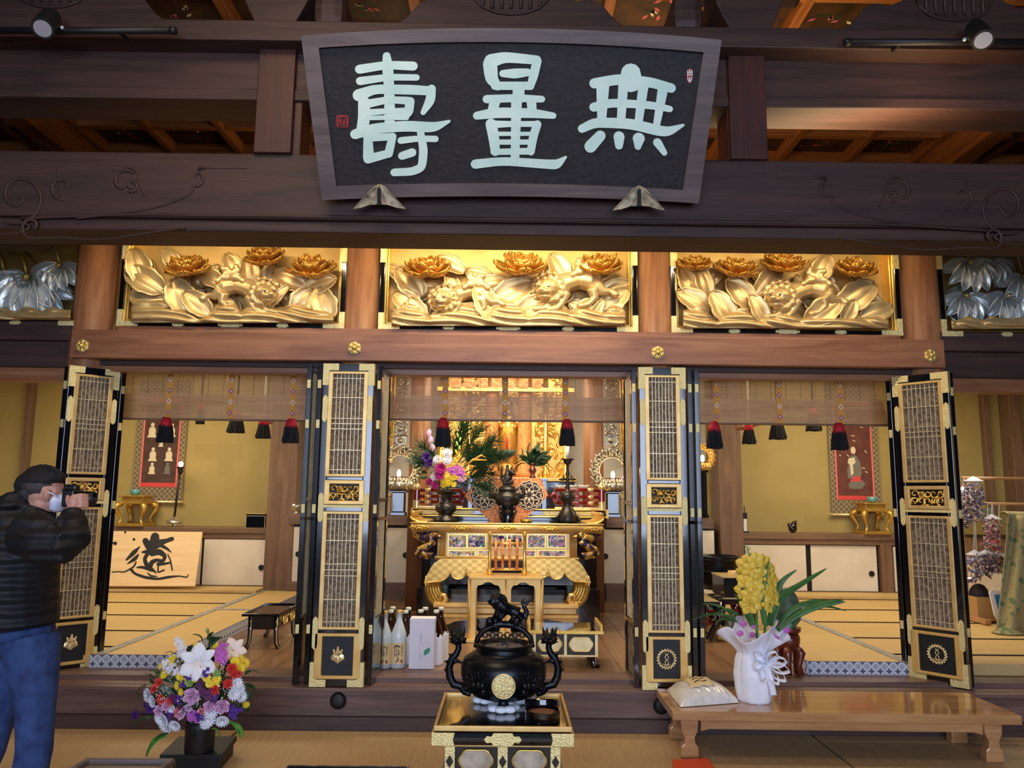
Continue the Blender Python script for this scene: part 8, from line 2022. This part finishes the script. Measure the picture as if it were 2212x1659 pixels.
t = thing('orange_folder', 'orange folder lying on the tatami in front of the low table', 'folder', ((p[0].x+p[2].x)/2, (p[0].y+p[2].y)/2, .002))
ext = [p[3]+(p[3]-p[0])*2.4, p[2]+(p[2]-p[1])*2.4]
build(MB().prism([p[0], p[1], Vector((ext[1].x, ext[1].y, .03)), Vector((ext[0].x, ext[0].y, .03))], (0, 0, -.028)), 'cover', 'orange_card', t, bevel=.004)
# ================================================================ THE PERSON
Yp = 3.86
def pp(x, y, d=0): return P(x, y, Yp+d)
t = thing('person', 'person in a black padded jacket, jeans and white face mask raising a camera, left edge', 'person', (pp(40, 1400).x, Yp, 0))
N, L, b = nodes(MATS['jacket_nylon'])
wv = N.new('ShaderNodeTexWave'); wv.bands_direction = 'Z'; wv.inputs['Scale'].default_value = 5.2; wv.inputs['Distortion'].default_value = 1.2; wv.inputs['Detail'].default_value = 2
L.new(coords(MATS['jacket_nylon'], (1, 1, 1)).outputs[0], wv.inputs['Vector']); bump(MATS['jacket_nylon'], wv.outputs['Fac'], .6, .03)
mb = MB().ell(pp(92, 1054), (.094, .078, .098)).ell(pp(112, 1080), (.058, .056, .056)).ell(pp(126, 1062), (.03, .055, .045)).ell(pp(140, 1072), (.020, .014, .018))
mb.tube([pp(96, 1082), pp(80, 1108), pp(66, 1134)], [.062, .058, .066], 14)
mb.tube([pp(66, 1134), pp(64, 1200), pp(50, 1330)], [.12, .13, .13], 12)
for s_ in (-1, 1):
    mb.tube([pp(64, 1145, s_*.15), pp(146, 1184, s_*.20 if s_ < 0 else .18), pp(153, 1112, s_*.085), pp(157, 1098, s_*.07)], [.06, .046, .030, .028], 10)
    pc = pp(158, 1086, s_*.068)
    mb.ell(pc, (.026, .018, .042))
    for i, (dy, ln) in enumerate(((0, .052), (9, .060), (18, .056), (26, .046))):
        k0 = pp(163, 1071+dy*.95, s_*.064); k1 = k0+Vector((.026, -s_*.004, .004)); k2 = k1+Vector((.016, -s_*.022, -.002)); k3 = k2+Vector((-.004, -s_*(ln-.035), -.003))
        mb.tube([pp(157, 1076+dy*.8, s_*.068), k0, k1, k2, k3], [.012, .0105, .0098, .009, .0078], 8)
    mb.tube([pp(150, 1092, s_*.07), pp(146, 1080, s_*.062), pp(147, 1070, s_*.045)], [.013, .0115, .009], 8)
ear = pp(101, 1070, -.074)
mb.ell(ear, (.018, .012, .032))
bd = build(mb, 'body', 'skin', t, remesh=.005, sm_it=3)
mb = MB().ell(pp(89, 1038), (.102, .089, .062)).ell(pp(116, 1031), (.054, .066, .036)).ell(pp(66, 1048), (.070, .080, .070))
for i in range(26):
    a = rnd.uniform(.1, 3.0); d_ = rnd.uniform(-.07, .07); p = pp(90, 1040, d_)+Vector((.092*math.cos(a), 0, .068*math.sin(a)+.006)); mb.ell(p, (.022, .018, .012), RY(-a+1.4), 8)
build(mb, 'hair', 'hair_black', t, remesh=.008, sm_it=2, label='short black hair')
mb = MB().ell(pp(87, 1049), (.098, .0875, .076)).ell(pp(72, 1062), (.074, .076, .062)); build(mb, 'clipped_hair', 'hair_fade', t, smooth=True, label='closely clipped hair at the side')
mb = MB().ell(ear+Vector((.0, -.006, 0)), (.015, .010, .027)).ell(ear+Vector((.004, -.014, 0)), (.008, .005, .016)); build(mb, 'ear', 'skin', t, smooth=True)
mb = MB().ell(pp(128, 1084, -.0), (.034, .066, .042)).ell(pp(138, 1078, 0), (.022, .035, .03)).ell(pp(124, 1096, 0), (.03, .055, .026))
mk = build(mb, 'face_mask', 'mask_white', t, remesh=.006, sm_it=2, label='white face mask')
build(MB().tube([pp(103, 1063, -.082), pp(112, 1066, -.080), pp(124, 1074, -.062)], .0032, 6), 'ear_loop', 'mask_white', mk, smooth=True)
for s_ in (-1, 1): build(MB().ell(pp(138, 1058, s_*.03), (.008, .010, .007)), 'eye', 'ink', t, smooth=True)
mb = MB()
mb.tube([pp(30, 1352), pp(28, 1290), pp(30, 1225), pp(42, 1170), pp(58, 1132), pp(72, 1112)], [.192, .196, .198, .196, .160, .10], 20)
mb.ell(pp(40, 1092), (.085, .14, .075)).ell(pp(22, 1108), (.10, .15, .09)).ell(pp(80, 1108), (.075, .10, .05)).ell(pp(52, 1078, 0), (.05, .11, .035))
for s_ in (-1, 1):
    mb.tube([pp(58, 1146, s_*.16), pp(100, 1172, s_*.21), pp(143, 1178, s_*.215), pp(158, 1164, s_*.19), pp(158, 1130, s_*.13), pp(154, 1110, s_*.092)], [.112, .098, .086, .078, .064, .052], 14)
    for f_ in range(4):
        a_, b2 = (58+28*f_, 1146+9*f_), 0; mb.tube([pp(a_[0]-1, a_[1], s_*(.16+.018*f_)), pp(a_[0]+3, a_[1]+1, s_*(.16+.018*f_))], .112-.007*f_+.003, 12)
jk = build(mb, 'jacket', 'jacket_nylon', t, remesh=.011, sm_it=3, label='black padded jacket')
build(MB().tube([pp(30, 1356), pp(30, 1346)], [.188, .190], 20), 'jacket_hem', 'jacket_nylon', jk)
build(MB().tube([pp(112, 1352, -.06), pp(113, 1366, -.06)], .005, 6), 'zip_pull', 'black_matte', jk)
def zz3(x, z, d): q = pp(x, 1500, d); return Vector((q.x, q.y, z))
mb = MB().ell(pp(42, 1372), (.168, .15, .11))
mb.tube([pp(66, 1380, -.07), pp(74, 1450, -.09), pp(77, 1530, -.10), pp(74, 1620, -.09), zz3(70, .07, -.08)], [.13, .108, .084, .078, .072], 14)
mb.tube([pp(22, 1380, .07), pp(10, 1450, .09), pp(-4, 1530, .10), pp(-26, 1620, .10), zz3(-52, .07, .10)], [.125, .105, .086, .078, .07], 14)
build(mb, 'jeans', 'denim', t, remesh=.010, sm_it=3, label='blue jeans')
for x, d in ((70, -.08), (-52, .10)):
    o_ = zz3(x, 0, d); build(MB().ell(o_+Vector((.06, 0, .045)), (.14, .05, .044)).ell(o_+Vector((-.01, 0, .06)), (.06, .045, .058)), 'shoe', 'black_matte', t, remesh=.01, sm_it=2)
# camera held to the eye
c = pp(159, 1074, .0)
tc = thing('camera', 'black camera held to the eye of the person at the left edge', 'camera', (c.x, c.y, c.z-.05))
build(MB().box(c.x-.032, c.x+.026, c.y-.050, c.y+.050, c.z-.046, c.z+.036), 'camera_body', 'camera_black', tc, bevel=.008)
build(MB().box(c.x-.045, c.x+.02, c.y-.024, c.y+.024, c.z+.03, c.z+.062), 'viewfinder_hump', 'camera_black', tc, bevel=.010)
ln = build(MB().lathe([(.03, 0), (.036, .01), (.036, .06), (.033, .075), (.028, .075), (.026, .06), (.001, .06)], c+Vector((.026, 0, -.006)), 24, 1, RY(PI/2)), 'lens_barrel', 'camera_black', tc, smooth=False)
build(MB().lathe([(.001, .062), (.026, .064), (.001, .068)], c+Vector((.026, 0, -.006)), 20, 1, RY(PI/2)), 'lens_glass', 'lens_glass', ln)
